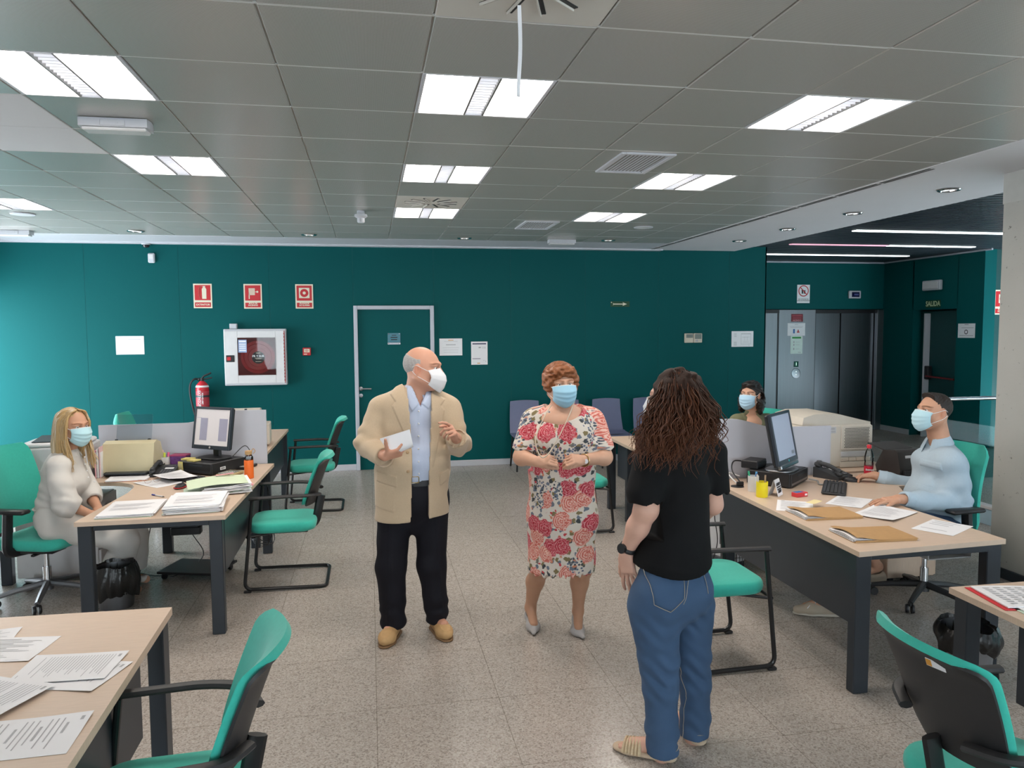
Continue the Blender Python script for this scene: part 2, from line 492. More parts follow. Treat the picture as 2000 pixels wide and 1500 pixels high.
# lobby ceiling of narrow dark slats
lob = MB(); lob.box((7.6, 8.0, 3.045), (5.0, 8.6, .03)); lobby = struct(lob.build('ceiling_lobby', mat('dark_slat_backing', (.012, .016, .022), rough=.5)))
sl = MB()
for k in range(96):
    sl.box((7.35, 4.2+k*.083, 3.005), (4.4, .05, .035))
so = sl.build('slat', mat('dark_slat', (.028, .036, .046), rough=.35, metal=.3), lobby); so['kind'] = 'stuff'
b = MB(); b.box((7.3, YLB-.012, 2.972), (3.6, .024, .024)); b.box((XRW-.012, 10.9, 2.972), (.024, 2.4, .024)); struct(b.build('trim_3', M_alu))

# ---------------------------------------------------------------- luminaires
M_lamp = mat('lit_diffuser', (1.0, .915, .835), rough=.6, emit=LAMP, var=.01)
M_lamp2 = mat('lit_louver_panel', (.95, .97, 1.0), rough=.5, emit=1.4, var=.01)
lm = {}
def luminaire_meshes():
    f = MB()
    for sx in (-1, 1): f.box((sx*.288, 0, .004), (.018, .594, .012), .002)
    for sy in (-1, 1): f.box((0, sy*.2935, .004), (.558, .007, .012), .002)
    lm['frame'] = f.mesh('frame', M_trimw)
    for nm, sx in (('a', -1), ('b', 1)):
        d = MB()
        def fn(u, v, sx=sx):
            x = sx*(.052+u*.226); y = (v-.5)*.58
            return (x, y, .012+.045*math.sin(PI*min(1, max(0, u)))*math.sin(PI*v)**.5)
        d.grid(fn, 5, 5) if sx < 0 else d.grid(lambda u, v: fn(1-u, v), 5, 5)
        lm[nm] = d.mesh('diffuser', M_lamp)
    g = MB()
    g.box((0, 0, .03), (.088, .58, .004))
    lm['louver'] = g.mesh('louver', M_lamp2)
    g = MB()
    for k in range(15): g.box((0, -.266+k*.038, .012), (.082, .004, .018))
    lm['slat'] = g.mesh('louver_blade', M_trimw)
    g = MB()
    for sx in (-1, 1): g.box((sx*.0475, 0, .008), (.009, .58, .02))
    lm['rail'] = g.mesh('louver_rail', mat('grey_louver_rail', (.16, .16, .16), rough=.5))
luminaire_meshes()
where = {(-1, 0): 'left end of the front row', (2, 0): 'middle of the front row', (5, 0): 'right end of the front row',
         (-1, 3): 'left of the second row', (2, 3): 'middle of the second row', (5, 3): 'right end of second row',
         (2, 6): 'touching the far air diffuser', (5, 6): 'far right near the ceiling edge', (-4, 6): 'cut by the left picture edge'}
for (i, j), kind in special.items():
    c = (gx(i+.5), gy(j+.5), ZC)
    if kind == 'light':
        t = thing('ceiling_light', 'square recessed ceiling light with two lit panels, '+where[(i, j)], 'ceiling light', c, 0, 'square recessed ceiling lights')
        inst(lm['frame'], 'frame', t); inst(lm['a'], 'diffuser', t); inst(lm['b'], 'diffuser', t)
        lo = inst(lm['louver'], 'louver', t); inst(lm['slat'], 'louver_blade', lo); inst(lm['rail'], 'louver_rail', t)
# swirl diffusers
M_ivory = mat('ivory_air_plate', (.60, .57, .52), rough=.5, var=.02)
for (i, j), lab in (((2, -2), 'ivory square swirl air diffuser nearest the camera with a paper streamer'), ((2, 5), 'small looking swirl air diffuser plate adjoining a far ceiling light')):
    t = thing('air_diffuser', lab, 'air vent', (gx(i+.5), gy(j+.5), ZC), 0, 'swirl air diffusers')
    p = MB(); p.box((0, 0, .006), (.594, .594, .012), .003); p.build('plate', M_ivory, t)
    for k in range(12):
        a = 2*PI*k/12+.2
        q = MB(); q.box((.155, 0, -.001), (.15, .022, .004), .001, M=rotz(a)); sl_ = q.build('slot', M_black, t)
        q = MB(); q.box((.155, .008, -.006), (.148, .006, .010), .001, M=rotz(a)); q.build('vane', M_ivory, t)
# two plain white plates on the left
t = thing('ceiling_plate', 'blank white ceiling plate beside the second row light on the left', 'ceiling plate', (gx(-1.5), gy(2), ZC))
for k in (-.5, .5):
    p = MB(); p.box((0, k*.6, .006), (.596, .599, .012), .003); p.build('plate', mat('white_plaster'), t)
# paper streamer hanging from the near diffuser
b = MB()
top = np.array((gx(2)+.272, gy(-1)-.165, ZC-.012))
def fn(u, v):
    s_ = u*.30
    return (top[0]+(v-.5)*.013+.004*math.sin(u*5), top[1]+.006*math.sin(u*7), top[2]-s_)
b.slab(fn, 14, 3, .0006); tag(b.build('paper_streamer', mat('white_paper')), 'thin white paper strip hanging from the near air diffuser', 'streamer')
# air grilles
for (i, j), lab in (((4.5, 2.53), 'large white slotted air grille between the right hand ceiling lights'), ((4.51, 7.52), 'smaller distant white air grille near the far wall')):
    t = thing('air_grille', lab, 'air vent', (gx(i), gy(j), ZC-.002), 0, 'slotted air grilles')
    f = MB()
    for s_ in (-1, 1):
        f.box((s_*.165, 0, -.004), (.032, .57, .014), .003); f.box((0, s_*.269, -.004), (.30, .032, .014), .003)
    f.build('frame', M_trimw, t)
    f = MB(); f.box((0, 0, .014), (.30, .51, .004)); f.build('duct', M_black, t)
    for k in range(12):
        f = MB(); f.box((-.1405+k*.0255, 0, -.003), (.0085, .51, .003), .0005); f.build('slat', M_trimw, t)
# emergency lights on the ceiling
def emerg(x, y, lab, rz=0):
    t = thing('emergency_light', lab, 'emergency light', (x, y, ZC), rz, 'ceiling emergency lights')
    q = MB(); q.prism([(-.165, -.062), (.165, -.062), (.172, .0), (.165, .062), (-.165, .062), (-.172, 0)], -.045, -.002); q.build('housing', mat('white_lacquer'), t)
    q = MB(); q.box((0, -.0, -.052), (.31, .10, .018), .006); q.build('lens', mat('frosted_lens', (.66, .66, .66), rough=.3), t)
    q = MB(); q.box((0, -.064, -.025), (.12, .006, .034), .002); q.build('indicator_panel', M_trimw, t)
    q = MB(); q.cyl((.02, -.066, -.022), (.02, -.07, -.022), .009); q.build('knob', M_trimw, t)
emerg(gx(-.53), gy(1.66), 'white emergency light box on the ceiling below the front left light')
emerg(gx(5.5), gy(9.62), 'white emergency light box on the far ceiling edge at right')
emerg(gx(-4.62), gy(9.55), 'white emergency light box on the far left ceiling edge')
# smoke detector and flat round sensors
t = thing('smoke_detector', 'white smoke detector hanging left of the far ceiling light', 'smoke detector', (gx(1.5), gy(6.4), ZC))
q = MB(); q.lathe([(.001, 0), (.034, 0), (.036, -.02), (.030, -.03), (.028, -.03)], 20); q.build('base', M_trimw, t)
q = MB(); q.lathe([(.028, -.028), (.056, -.032), (.06, -.05), (.045, -.062), (.034, -.066)], 20); q.build('body', M_trimw, t)
q = MB(); q.lathe([(.034, -.066), (.034, -.10), (.028, -.108), (.0005, -.109)], 20); q.build('chamber', M_trimw, t)
for i, j, lab in ((-3.61, 7.4, 'flat white round ceiling speaker under the far left light'), (6.47, 7.5, 'flat white round ceiling speaker near the far right light')):
    t = thing('ceiling_speaker', lab, 'speaker', (gx(i), gy(j), ZC), 0, 'round ceiling speakers')
    q = MB(); q.lathe([(.09, 0), (.105, -.004), (.10, -.012), (.085, -.012)], 28); q.build('ring', M_trimw, t)
    q = MB(); q.lathe([(.085, -.011), (.05, -.014), (.0005, -.015)], 28); q.build('grille', mat('frosted_lens'), t)
def downlight(x, y, lab, z=ZC, g='downlights'):
    t = thing('downlight', lab, 'downlight', (x, y, z), 0, g)
    q = MB(); q.lathe([(.078, .001), (.088, -.004), (.082, -.010), (.066, -.010), (.060, -.002)], 24); q.build('ring', M_chrome, t)
    q = MB(); q.lathe([(.060, -.003), (.03, -.002), (.0005, -.002)], 24); q.build('reflector', mat('lit_reflector', (.72, .72, .74), rough=.25, emit=.35), t)
    for s_ in (-1, 1):
        q = MB(); q.cyl((s_*.028, -.02, -.005), (s_*.028, .02, -.005), .008, n=8); q.build('bulb', mat('white_bulb', (.85, .85, .85), rough=.4, emit=.5), t)
for k, (i, j, nm) in enumerate(((-2.53, 9.3, 'above the dome camera'), (.5, 9.42, 'above the alarm button sign'), (3.49, 9.55, 'right of the door at the ceiling edge'), (6.46, 9.5, 'above the green arrow sign'))):
    downlight(gx(i), gy(j), 'round downlight in the grey tiles '+nm)
for k, (i, j, nm) in enumerate(((9.2, 3.38, 'nearest the concrete column'), (9.2, 5.42, 'second from the concrete column'), (9.2, 7.33, 'third from the concrete column'), (9.2, 9.18, 'farthest from the concrete column'))):
    downlight(gx(i), gy(j), 'round downlight in the white bulkhead '+nm, 2.924)
# lobby strip lights
for (x0, x1, y, z, pink, lab) in ((5.70, 8.85, 8.2, 2.985, 0, 'long white strip light nearest in the dark slat ceiling'), (5.72, 8.63, 9.62, 2.985, 1, 'strip light half pink half white in the dark slat ceiling'), (5.75, 8.62, 10.97, 2.985, 0, 'long white strip light over the lift doors')):
    t = thing('strip_light', lab, 'strip light', ((x0+x1)/2, y, z), 0, 'lobby strip lights')
    w_ = (x1-x0)
    for k in (0, 1):
        xa = -w_/2 if k == 0 else (.0 if not pink else .05); xb = (.0 if not pink else .05) if k == 0 else w_/2
        q = MB(); q.box(((xa+xb)/2, 0, 0), (xb-xa-.01, .085, .012), .002)
        q.build('tube_cover', mat('lit_pink_tube', (.72, .36, .46), emit=.75) if (pink and k == 0) else mat('lit_white_tube', (.85, .96, 1.0), emit=3.2), t)
    q = MB(); q.box((0, 0, .012), (w_+.02, .11, .014), .002); q.build('housing', M_dark, t)

# ---------------------------------------------------------------- helpers for flat print
def rects(lst, name, matl, parent, M=None, lift=.0007):
    """flat printed bars on a plane facing -y; (x, z, w, h)"""
    b = MB(M)
    for (x, z, w, h) in lst: b.quad((x-w/2, -lift, z-h/2), (x+w/2, -lift, z-h/2), (x+w/2, -lift, z+h/2), (x-w/2, -lift, z+h/2))
    return b.build(name, matl, parent, smooth=0)
def disc(c, r, name, matl, parent, M=None, lift=.0012, r0=0, n=24):
    b = MB(M); vs = []; fs = []
    for k in range(n):
        a = 2*PI*k/n
        vs.append((c[0]+r*math.cos(a), -lift, c[1]+r*math.sin(a)))
    if r0:
        for k in range(n):
            a = 2*PI*k/n; vs.append((c[0]+r0*math.cos(a), -lift, c[1]+r0*math.sin(a)))
        for k in range(n): fs.append((k, (k+1) % n, n+(k+1) % n, n+k))
    else: fs.append(tuple(range(n)))
    b._add(vs, fs); return b.build(name, matl, parent, smooth=0)
def sheet(name, label, cat, x, z, w, h, Y, matl=None, th=.0012, group=None, rz=0):
    t = thing(name, label, cat, (x, Y, z), rz, group)
    b = MB(); b.box((0, th/2-th, 0), (w, th, h), .0002); b.build('sheet', matl or M_paper, t)
    return t
FLAT = Matrix.Rotation(-PI/2, 4, 'X')
def textlines(w, h, n, seed, margin=.12, lh=.35, left=None):
    r = random.Random(seed); out = []; y = h/2-h*margin
    for k in range(n):
        ww = w*(1-2*margin)*r.uniform(.6, 1) if r.random() > .12 else 0
        if ww: out.append((-w/2+w*margin+ww/2, y, ww, h*(1-2*margin)/n*lh))
        y -= h*(1-2*margin)/n
    return out
WF = YB-.0006   # face of the wall panels

# ---------------------------------------------------------------- door in the back wall
t = struct(thing('door_1', None, None, (.3225, YB, 0)))
b = MB()
for sx in (-1, 1): b.box((sx*.4955, -.012, 1.0785), (.05, .05, 2.157), .004)
b.box((0, -.012, 2.132), (.941, .05, .05), .004); b.build('door_frame', M_alu, t)
b = MB(); b.box((0, .008, 1.052), (.938, .022, 2.104), .003); leaf = b.build('door_leaf', M_teal, t)
b = MB(); b.lathe([(.026, 0), (.026, .008), (.012, .012), (.012, .05)], 16, M=xf((-.445, -.004, 1.075), rx=PI/2)); b.build('handle_rose', M_steel, leaf)
b = MB(); b.tube(fillet([(-.445, -.045, 1.075), (-.41, -.052, 1.075), (-.31, -.05, 1.072)], .02), .010, 8); b.build('handle', M_steel, leaf)
b = MB(); b.lathe([(.025, 0), (.025, .007), (.01, .009), (.0005, .009)], 16, M=xf((-.445, -.004, .985), rx=PI/2)); b.build('lock_rose', M_steel, leaf)
t2 = thing('door_plaque', 'small glass and steel name plaque on the back door', 'sign', (.318, YB-.006, 1.725))
b = MB(); b.box((0, 0, .012), (.166, .006, .125), .002); b.build('plate', mat('blue_glass_plate', (.06, .20, .26), rough=.2), t2)
b = MB(); b.box((0, 0, -.064), (.166, .008, .026), .002); b.build('strip', M_steel, t2)
b = MB()
for sx in (-1, 1):
    for z in (.062, -.064): b.cyl((sx*.07, -.003, z), (sx*.07, -.009, z), .006, n=10)
b.build('stud', M_chrome, t2)
rects([(0, .045, .06, .010), (0, .018, .09, .012), (0, -.012, .08, .012)], 'lettering', M_inkd, t2, lift=.004)

# ---------------------------------------------------------------- fire safety signs
def fire_sign(label, x, z, w, h, word, icon, Y=WF, grp='red fire safety signs'):
    t = sheet('fire_sign', label, 'sign', x, z, w, h, Y, M_cream, .003, grp)
    t2 = h*.62
    rects([(0, h*.135, w*.86, t2)], 'red_field', M_red, t, lift=.0032)
    rects([(0, -h*.355, w*.86, h*.19)], 'red_band', M_red, t, lift=.0032)
    k = word.count('\n')+1
    text_mesh(word, h*(.105 if k == 1 else .078), M_cream, 'lettering', t, Matrix.Translation((0, -.0042, -h*(.356 if k == 1 else .33))), bold=.0008, sx=1.05 if k == 1 else 1.0)
    icon(t, w, h)
    return t
def ic_ext(t, w, h):
    b = MB(); zc = h*.13
    b.prism([(-.025, -.075), (.025, -.075), (.027, .045), (.012, .07), (-.012, .07), (-.027, .045)], 0, .001, M=Matrix.Translation((.018, -.0036, zc)) @ Matrix.Rotation(PI/2, 4, 'X'))
    b.box((.018, -.0042, zc+.078), (.03, .001, .012))
    b.tube(crom([(.005, -.0042, zc+.08), (-.028, -.0042, zc+.075), (-.045, -.0042, zc+.03), (-.043, -.0042, zc-.03), (-.032, -.0042, zc-.07)], 5), .0045, 6, flat=.2)
    b.build('extinguisher_symbol', M_cream, t)
def ic_hose(t, w, h):
    zc = h*.15
    rects([(-.012, zc+.012, .075, .085)], 'reel_symbol', M_cream, t, lift=.0042)
    rects([(-.045, zc-.045, .012, .07), (.035, zc+.01, .03, .006)], 'hose_symbol', M_cream, t, lift=.0042)
    rects([(-.04+k*.014, zc+.012, .003, .075) for k in range(5)], 'reel_groove', M_red, t, lift=.0048)
    disc((.055, zc+.01), .013, 'valve_symbol', M_cream, t, lift=.0042)
def ic_alarm(t, w, h):
    zc = h*.14
    rects([(0, zc, .13, .13)], 'button_plate', M_cream, t, lift=.0040)
    disc((0, zc), .052, 'button_symbol', M_red, t, lift=.0046)
    disc((0, zc), .019, 'button_centre', M_cream, t, lift=.0052)
fire_sign('red EXTINTOR sign with extinguisher symbol high on the teal wall', -2.04, 2.278, .22, .305, 'EXTINTOR', ic_ext)
fire_sign('red BOCA DE INCENDIO sign with hose reel symbol high on the teal wall', -1.44, 2.275, .22, .31, 'BOCA DE\nINCENDIO', ic_hose)
fire_sign('red PULSADOR DE ALARMA sign with round button symbol high on the wall', -.81, 2.275, .22, .31, 'PULSADOR\nDE ALARMA', ic_alarm)

# ---------------------------------------------------------------- hose reel cabinet
t = thing('hose_reel_cabinet', 'white framed fire hose cabinet with red reel behind its window', 'fire cabinet', (-1.415, YB, 1.508))
b = MB(); b.box((0, -.055, 0), (.75, .11, .71), .006); b.build('cabinet_box', M_trimw, t)
b = MB()
fz = -.118
for (x, z, w, h) in ((-.289, 0, .158, .66), (.295, 0, .10, .66), (.0175, .287, .455, .086), (.0175, -.2775, .455, .105)): b.box((x, fz, z), (w, .016, h), .003)
door = b.build('cabinet_door', mat('white_lacquer_bright', (.66, .65, .66), rough=.4), t)
b = MB(); b.box((.352, -.112, 0), (.014, .012, .66)); b.build('red_edge', M_red, t)
b = MB()
for k in range(16): b.sphere((.343, -.124, -.315+k*.042), (.010, .004, .019), 8, 6)
b.build('scalloped_edge', mat('white_lacquer_bright'), door)
b = MB(); b.box((.018, -.1115, .010), (.46, .004, .475)); b.build('reel_recess', mat('red_recess', (.10, .006, .008), rough=.6), t)
b = MB(); b.lathe([(.001, .0), (.205, .0), (.207, .012), (.17, .016), (.165, .012), (.12, .014), (.118, .010), (.08, .010), (.0005, .010)], 40, M=xf((.03, -.108, .0), rx=PI/2))
b.build('hose_reel', mat('red_reel', (.30, .016, .020), rough=.35), t)
b = MB(); b.lathe([(.001, 0), (.078, 0), (.076, .006), (.0005, .007)], 32, M=xf((.035, -.120, -.005), rx=PI/2)); hub = b.build('reel_hub', mat('black_plastic'), t)
text_mesh('PR Y SUR', .036, M_paper, 'lettering', hub, Matrix.Translation((.035, -.1285, .012)), bold=.0004)
rects([(.035, -.012, .08, .004), (.035, -.024, .06, .004), (.035, .052, .055, .007), (.035, -.055, .07, .005)], 'hub_print', M_cream, hub, lift=.1285)
b = MB(); b.box((.018, -.1275, .010), (.462, .003, .476), .001); b.build('window_pane', glass_mat('cabinet_glass', (.93, .93, .93), .2), t)
rects([(-.15, .14, .10, .16)], 'instruction_sticker', mat('blue_sticker', (.30, .40, .62), rough=.5), t, lift=.1297)
rects([(-.15, .20, .085, .02), (-.15, .165, .08, .012), (-.15, .14, .08, .012), (-.15, .115, .08, .012), (-.15, .087, .08, .016)], 'sticker_text', M_paper, t, lift=.1303)
b = MB(); b.box((-.30, -.128, -.015), (.10, .012, .085), .004); lk = b.build('lock_plate', M_black, t)
b = MB(); b.box((-.315, -.136, -.015), (.045, .006, .045), .002); b.build('lock_button', M_red, lk)
t = thing('junction_box', 'small white junction box on top of the fire hose cabinet', 'junction box', (-1.68, YB-.035, 1.863))
b = MB(); b.box((0, 0, .034), (.09, .06, .068), .004); b.build('box_body', M_trimw, t)
b = MB(); b.box((0, -.032, .034), (.078, .004, .056), .002); b.build('cover', M_trimw, t)
# call point
t = thing('fire_call_point', 'small red fire alarm call point beside the hose cabinet', 'alarm button', (-.795, YB-.02, 1.569))
b = MB(); b.box((0, 0, 0), (.10, .04, .10), .005); b.build('housing', M_red, t)
b = MB(); b.box((.002, -.022, .012), (.07, .004, .045), .001); b.build('push_plate', M_cream, t)
rects([(0, .012, .05, .005), (0, .022, .03, .005), (0, .002, .03, .005)], 'print', M_red, t, lift=.0245)
rects([(-.015, -.033, .04, .012)], 'lettering', M_cream, t, lift=.0205)

# ---------------------------------------------------------------- extinguisher
t = thing('fire_extinguisher', 'red fire extinguisher with black hose hanging on the teal wall', 'fire extinguisher', (-2.06, YB-.12, .72))
b = MB(); b.lathe([(.001, .0), (.07, .0), (.078, .02), (.078, .40), (.066, .455), (.035, .49), (.026, .50)], 28); body = b.build('cylinder', mat('red_gloss', (.52, .018, .03), rough=.25), t)
b = MB(); b.lathe([(.0788, .05), (.0788, .15)], 28); b.lathe([(.0788, .19), (.0788, .375)], 28); b.lathe([(.0755, .41), (.068, .452)], 28)
b.build('label_band', mat('red_label', (.48, .05, .07), rough=.4), body)
for k, (tx, zz, sz) in enumerate((('EXTINTOR', .285, .042), ('POLVO ABC', .285, .026))):
    text_mesh(tx, sz, M_paper, 'lettering', body, Matrix.Translation((-.02+.035*k, -.0835, zz)) @ Matrix.Rotation(PI/2, 4, 'Y') , bold=.0008)
b = MB()
for z0, z1 in ((.06, .14), (.425, .445)): b.lathe([(.0795, z0), (.0795 if z1 < .2 else .072, z1)], 28)
b.build('white_band', M_paper, body)
b = MB(); b.cyl((0, 0, .495), (0, 0, .535), .022, .018); b.tube(fillet([(0, .0, .53), (.02, 0, .56), (.11, 0, .60)], .02), .011, 8); b.tube(fillet([(0, 0, .52), (.05, 0, .525), (.12, 0, .54)], .02), .010, 8)
b.sphere((-.03, 0, .52), .022); b.build('valve', M_black, t)
b = MB(); b.tube(crom([(-.03, 0, .52), (-.085, -.02, .525), (-.135, -.02, .46), (-.14, -.02, .33), (-.115, -.02, .18), (-.095, -.01, .08)], 6), .012, 8); b.build('hose', M_black, t)
b = MB(); b.box((0, .10, .35), (.05, .03, .10), .004); b.lathe([(.081, .30), (.081, .325)], 24); b.build('bracket', M_dark, t)

# ---------------------------------------------------------------- papers and devices on the back wall
def plan_print(t, w, h):
    rects([(.16*w, .33*h, .45*w, .008), (.16*w, -.33*h, .45*w, .003), (-.06*w, 0, .003, .66*h), (.385*w, 0, .003, .66*h), (.16*w, .12*h, .34*w, .003), (.1*w, 0, .002, .3*h), (.22*w, .02*h, .002, .28*h), (.16*w, -.2*h, .25*w, .003)]
          + [(-.33*w, (.36-.07*k)*h, .12*w, .004) for k in range(4)]+[(-.33*w, (-.2-.07*k)*h, .14*w, .005) for k in range(4)]+[(.3*w, -.42*h, .03*w, .006)], 'printed_plan', M_ink, t, lift=.0016)
t = sheet('evacuation_plan', 'white evacuation plan sheet on the wall behind the blonde person', 'paper', -2.91, 1.67, .325, .226, WF, group='evacuation plans'); plan_print(t, .325, .226)
t = sheet('evacuation_plan', 'white evacuation plan sheet on the wall left of the lift', 'paper', 5.262, 1.68, .337, .223, WF, group='evacuation plans'); plan_print(t, .337, .223)
t = sheet('notice', 'landscape white notice with orange heading right of the back door', 'paper', 1.065, 1.608, .306, .226, WF)
rects([(0, .09, .07, .008)], 'orange_heading', mat('orange_print', (.65, .30, .05), rough=.8), t, lift=.0016)
rects([(0, .03, .13, .010)]+[(0, .075-.0*k, .18, .003) for k in range(1)]+[(0, -.01-.03*k, (.22, .2, .19)[k], .003) for k in range(3)], 'printed_text', M_ink, t, lift=.0016)
t = sheet('notice', 'portrait white notice with dark header strip on the teal wall', 'paper', 1.448, 1.522, .222, .31, WF)
rects([(0, .125, .185, .016), (-.04, -.075, .11, .007)], 'header_strip', mat('navy_print', (.06, .06, .12), rough=.8), t, lift=.0016)
rects([(.005, .075, .03, .018), (.055, .08, .045, .004), (.06, .065, .05, .003), (.08, .073, .004, .025), (.06, -.10, .02, .004), (.085, -.11, .01, .01)], 'printed_text', M_ink, t, lift=.0016)
rects([(-.01, -.135, .04, .010)], 'orange_footer', mat('orange_print'), t, lift=.0016)
t = sheet('exit_arrow_sign', 'small dark green sign with pale arrow pointing right', 'sign', 3.422, 2.178, .275, .075, WF, mat('dark_green_sign', (.008, .06, .022), rough=.5), .003)
b = MB(); b.prism([(-.09, -.007), (.045, -.007), (.035, -.025), (.10, 0), (.035, .025), (.045, .007), (-.09, .007), (-.105, .018), (-.098, 0), (-.105, -.018)], 0, .001, M=Matrix.Translation((0, -.0034, 0)) @ Matrix.Rotation(PI/2, 4, 'X')); b.build('arrow', M_cream, t)
b = MB(); b.sphere((-.125, -.004, .022), (.008, .003, .008), 10, 6); b.build('fixing', M_cream, t)
t = thing('wall_control', 'beige wall thermostat with two grey displays on the teal wall', 'thermostat', (4.502, YB-.014, 1.70))
b = MB(); b.box((-.066, 0, 0), (.128, .028, .132), .005); b.box((.067, 0, .0), (.126, .028, .132), .005); b.build('housing', mat('cream_plastic', (.62, .55, .44), rough=.45), t)
rects([(-.06, .028, .10, .05), (.07, .022, .10, .07)], 'display', mat('grey_lcd', (.16, .18, .16), rough=.3), t, lift=.0148)
rects([(.05, -.038, .04, .028), (.10, -.03, .02, .012)], 'buttons', M_ink, t, lift=.0148)
# motion sensor and dome camera near the ceiling
t = thing('motion_sensor', 'small white motion sensor box high on the teal wall', 'sensor', (-2.617, YB-.02, 2.74))
b = MB(); b.box((0, 0, 0), (.077, .04, .118), .010); b.build('housing', M_trimw, t)
b = MB(); b.box((0, -.022, .018), (.05, .006, .055), .003); b.build('lens', mat('frosted_lens'), t)
t = thing('dome_camera', 'small dome security camera at the ceiling edge on the left', 'security camera', (-2.66, YB-.07, 2.93))
b = MB(); b.lathe([(.001, 0), (.05, 0), (.052, -.03), (.045, -.035)], 20); b.build('base', M_trimw, t)
b = MB(); b.lathe([(.042, -.034), (.040, -.05), (.028, -.066), (.0005, -.072)], 20); b.build('dome', mat('smoked_dome', (.02, .02, .025), rough=.08), t)

# ---------------------------------------------------------------- lift
t = struct(thing('door_2', None, None, (7.87, YLB, 0)))
def lx(x): return x-7.87
b = MB(); b.box((lx(6.86), .03, 1.075), (.24, .06, 2.15), .003); b.box((lx(6.76), -.005, 1.05), (.06, .02, 2.1)); b.build('jamb_panel', mat('lift_panel_steel', (.20, .21, .225), rough=.42, metal=1.0, var=.08, scale=40, stretch=(1, 1, .03)), t)
b = MB(); b.box((lx(6.985), .03, 1.075), (.02, .07, 2.15)); b.box((lx(6.79), .0, 2.12), (.4, .07, .06)); b.build('shadow_gap', M_black, t)
b = MB(); b.box((lx(7.35), .025, 1.075), (.70, .06, 2.15), .003); pan = b.build('control_panel', mat('lift_panel_steel'), t)
b = MB(); b.box((lx(8.33), .10, 2.12), (1.26, .1, .06)); b.box((lx(7.71), .06, 1.075), (.012, .1, 2.15)); b.build('door_header', M_black, t)
for x0, x1, dy in ((7.715, 8.235, .09), (8.24, 8.66, .075), (8.66, 8.905, .09)):
    b = MB(); b.box((lx((x0+x1)/2), dy, 1.045), (x1-x0-.006, .03, 2.09), .003); b.build('lift_leaf', mat('dark_brushed_steel', (.20, .215, .235), rough=.3, metal=1.0, var=.08, scale=40, stretch=(1, 1, .03)), t)
b = MB(); b.box((lx(8.995), .02, 1.075), (.17, .08, 2.15), .003); b.build('jamb', M_steel, t)
b = MB(); b.box((lx(7.345), -.007, 1.20), (.09, .006, .10), .002); nd = b.build('floor_display', mat('green_display', (.004, .05, .03), rough=.2, emit=.1), pan)
text_mesh('1', .075, mat('lit_digit', (.55, .9, .7), emit=.9), 'digit', nd, Matrix.Translation((lx(7.345), -.0108, 1.20)), bold=.001)
b = MB(); b.lathe([(.001, 0), (.09, 0), (.086, .006), (.08, .007), (.0005, .007)], 32, M=xf((lx(7.345), -.005, 1.04), rx=PI/2)); cp = b.build('call_plate', M_steel, pan)
for dz in (.03, -.025):
    b = MB(); b.sphere((lx(7.345), -.014, 1.04+dz), (.012, .005, .012), 12, 8); b.build('call_button', mat('lit_white_button', (.8, .85, .85), emit=.5), cp)
YF = YLB-.0065
t = sheet('lift_sticker', 'dark red warning sticker above the papers on the lift', 'sticker', 7.345, 2.01, .225, .135, YF, mat('dark_red_sticker', (.16, .012, .02), rough=.5))
text_mesh('INCENDIO', .034, mat('pink_print', (.75, .35, .38), rough=.7), 'lettering', t, Matrix.Translation((0, -.0022, -.045)), bold=.0006)
rects([(0, .035, .19, .020), (0, -.003, .17, .018)], 'printed_text', mat('rose_print', (.36, .06, .08), rough=.7), t, lift=.0016)
t = sheet('lift_notice', 'landscape white notice with blue and red icons on the lift panel', 'paper', 7.335, 1.807, .335, .222, YF)
rects([(-.045, -.03, .035, .075)], 'blue_icon', mat('blue_print', (.05, .16, .40), rough=.7), t, lift=.0016)
rects([(.035, -.045, .05, .02), (.035, -.02, .02, .03)], 'red_icon', M_red, t, lift=.0016)
rects([(0, .085, .07, .006), (0, .05, .26, .004), (0, .035, .22, .004)], 'printed_text', M_ink, t, lift=.0016)
t = sheet('lift_notice', 'portrait pale green notice taped under the landscape lift notice', 'paper', 7.343, 1.538, .232, .312, YF, mat('pale_green_paper', (.70, .82, .76), rough=.75))
rects([(0, .125, .17, .030)], 'green_heading', mat('green_print', (.05, .33, .08), rough=.7), t, lift=.0016)
rects([(-.05, .05, .02, .03), (-.05, -.0, .02, .03), (-.05, -.07, .02, .035), (.06, -.13, .06, .008), (.02, .05, .08, .004), (.02, 0, .08, .004), (.02, -.07, .08, .004)], 'printed_text', M_ink, t, lift=.0016)
t = sheet('prohibition_sign', 'white sign with red crossed circle above the lift', 'sign', 7.46, 2.425, .242, .318, YLB, M_paper, .003)
text_mesh('NO UTILIZAR EN\nCASO DE INCENDIO', .026, M_inkd, 'lettering', t, Matrix.Translation((0, -.0036, -.105)), bold=.0003)
rects([(-.02, .04, .03, .07), (.02, .03, .03, .05), (0, .06, .08, .008)], 'symbol', M_inkd, t, lift=.0034)
disc((0, .052), .098, 'ring', M_red, t, lift=.0040, r0=.082, n=36)
b = MB(Matrix.Translation((0, -.0042, .052)) @ Matrix.Rotation(PI/4, 4, 'Y')); b.quad((-.09, 0, -.008), (.09, 0, -.008), (.09, 0, .008), (-.09, 0, .008)); b.build('bar', M_red, t, 0)
t = thing('lift_display', 'small white framed floor indicator above the lift doors', 'display', (8.438, YLB-.02, 2.415))
b = MB(); b.box((0, 0, 0), (.235, .04, .134), .008); b.build('housing', M_trimw, t)
b = MB(); b.box((.01, -.022, 0), (.15, .006, .085), .002); b.build('screen', mat('dark_blue_screen', (.01, .012, .05), rough=.15), t)
rects([(-.01+.022*k, 0, .012, .03) for k in range(4)], 'digits', mat('blue_digit', (.12, .15, .40), rough=.4, emit=.1), t, lift=.0256)

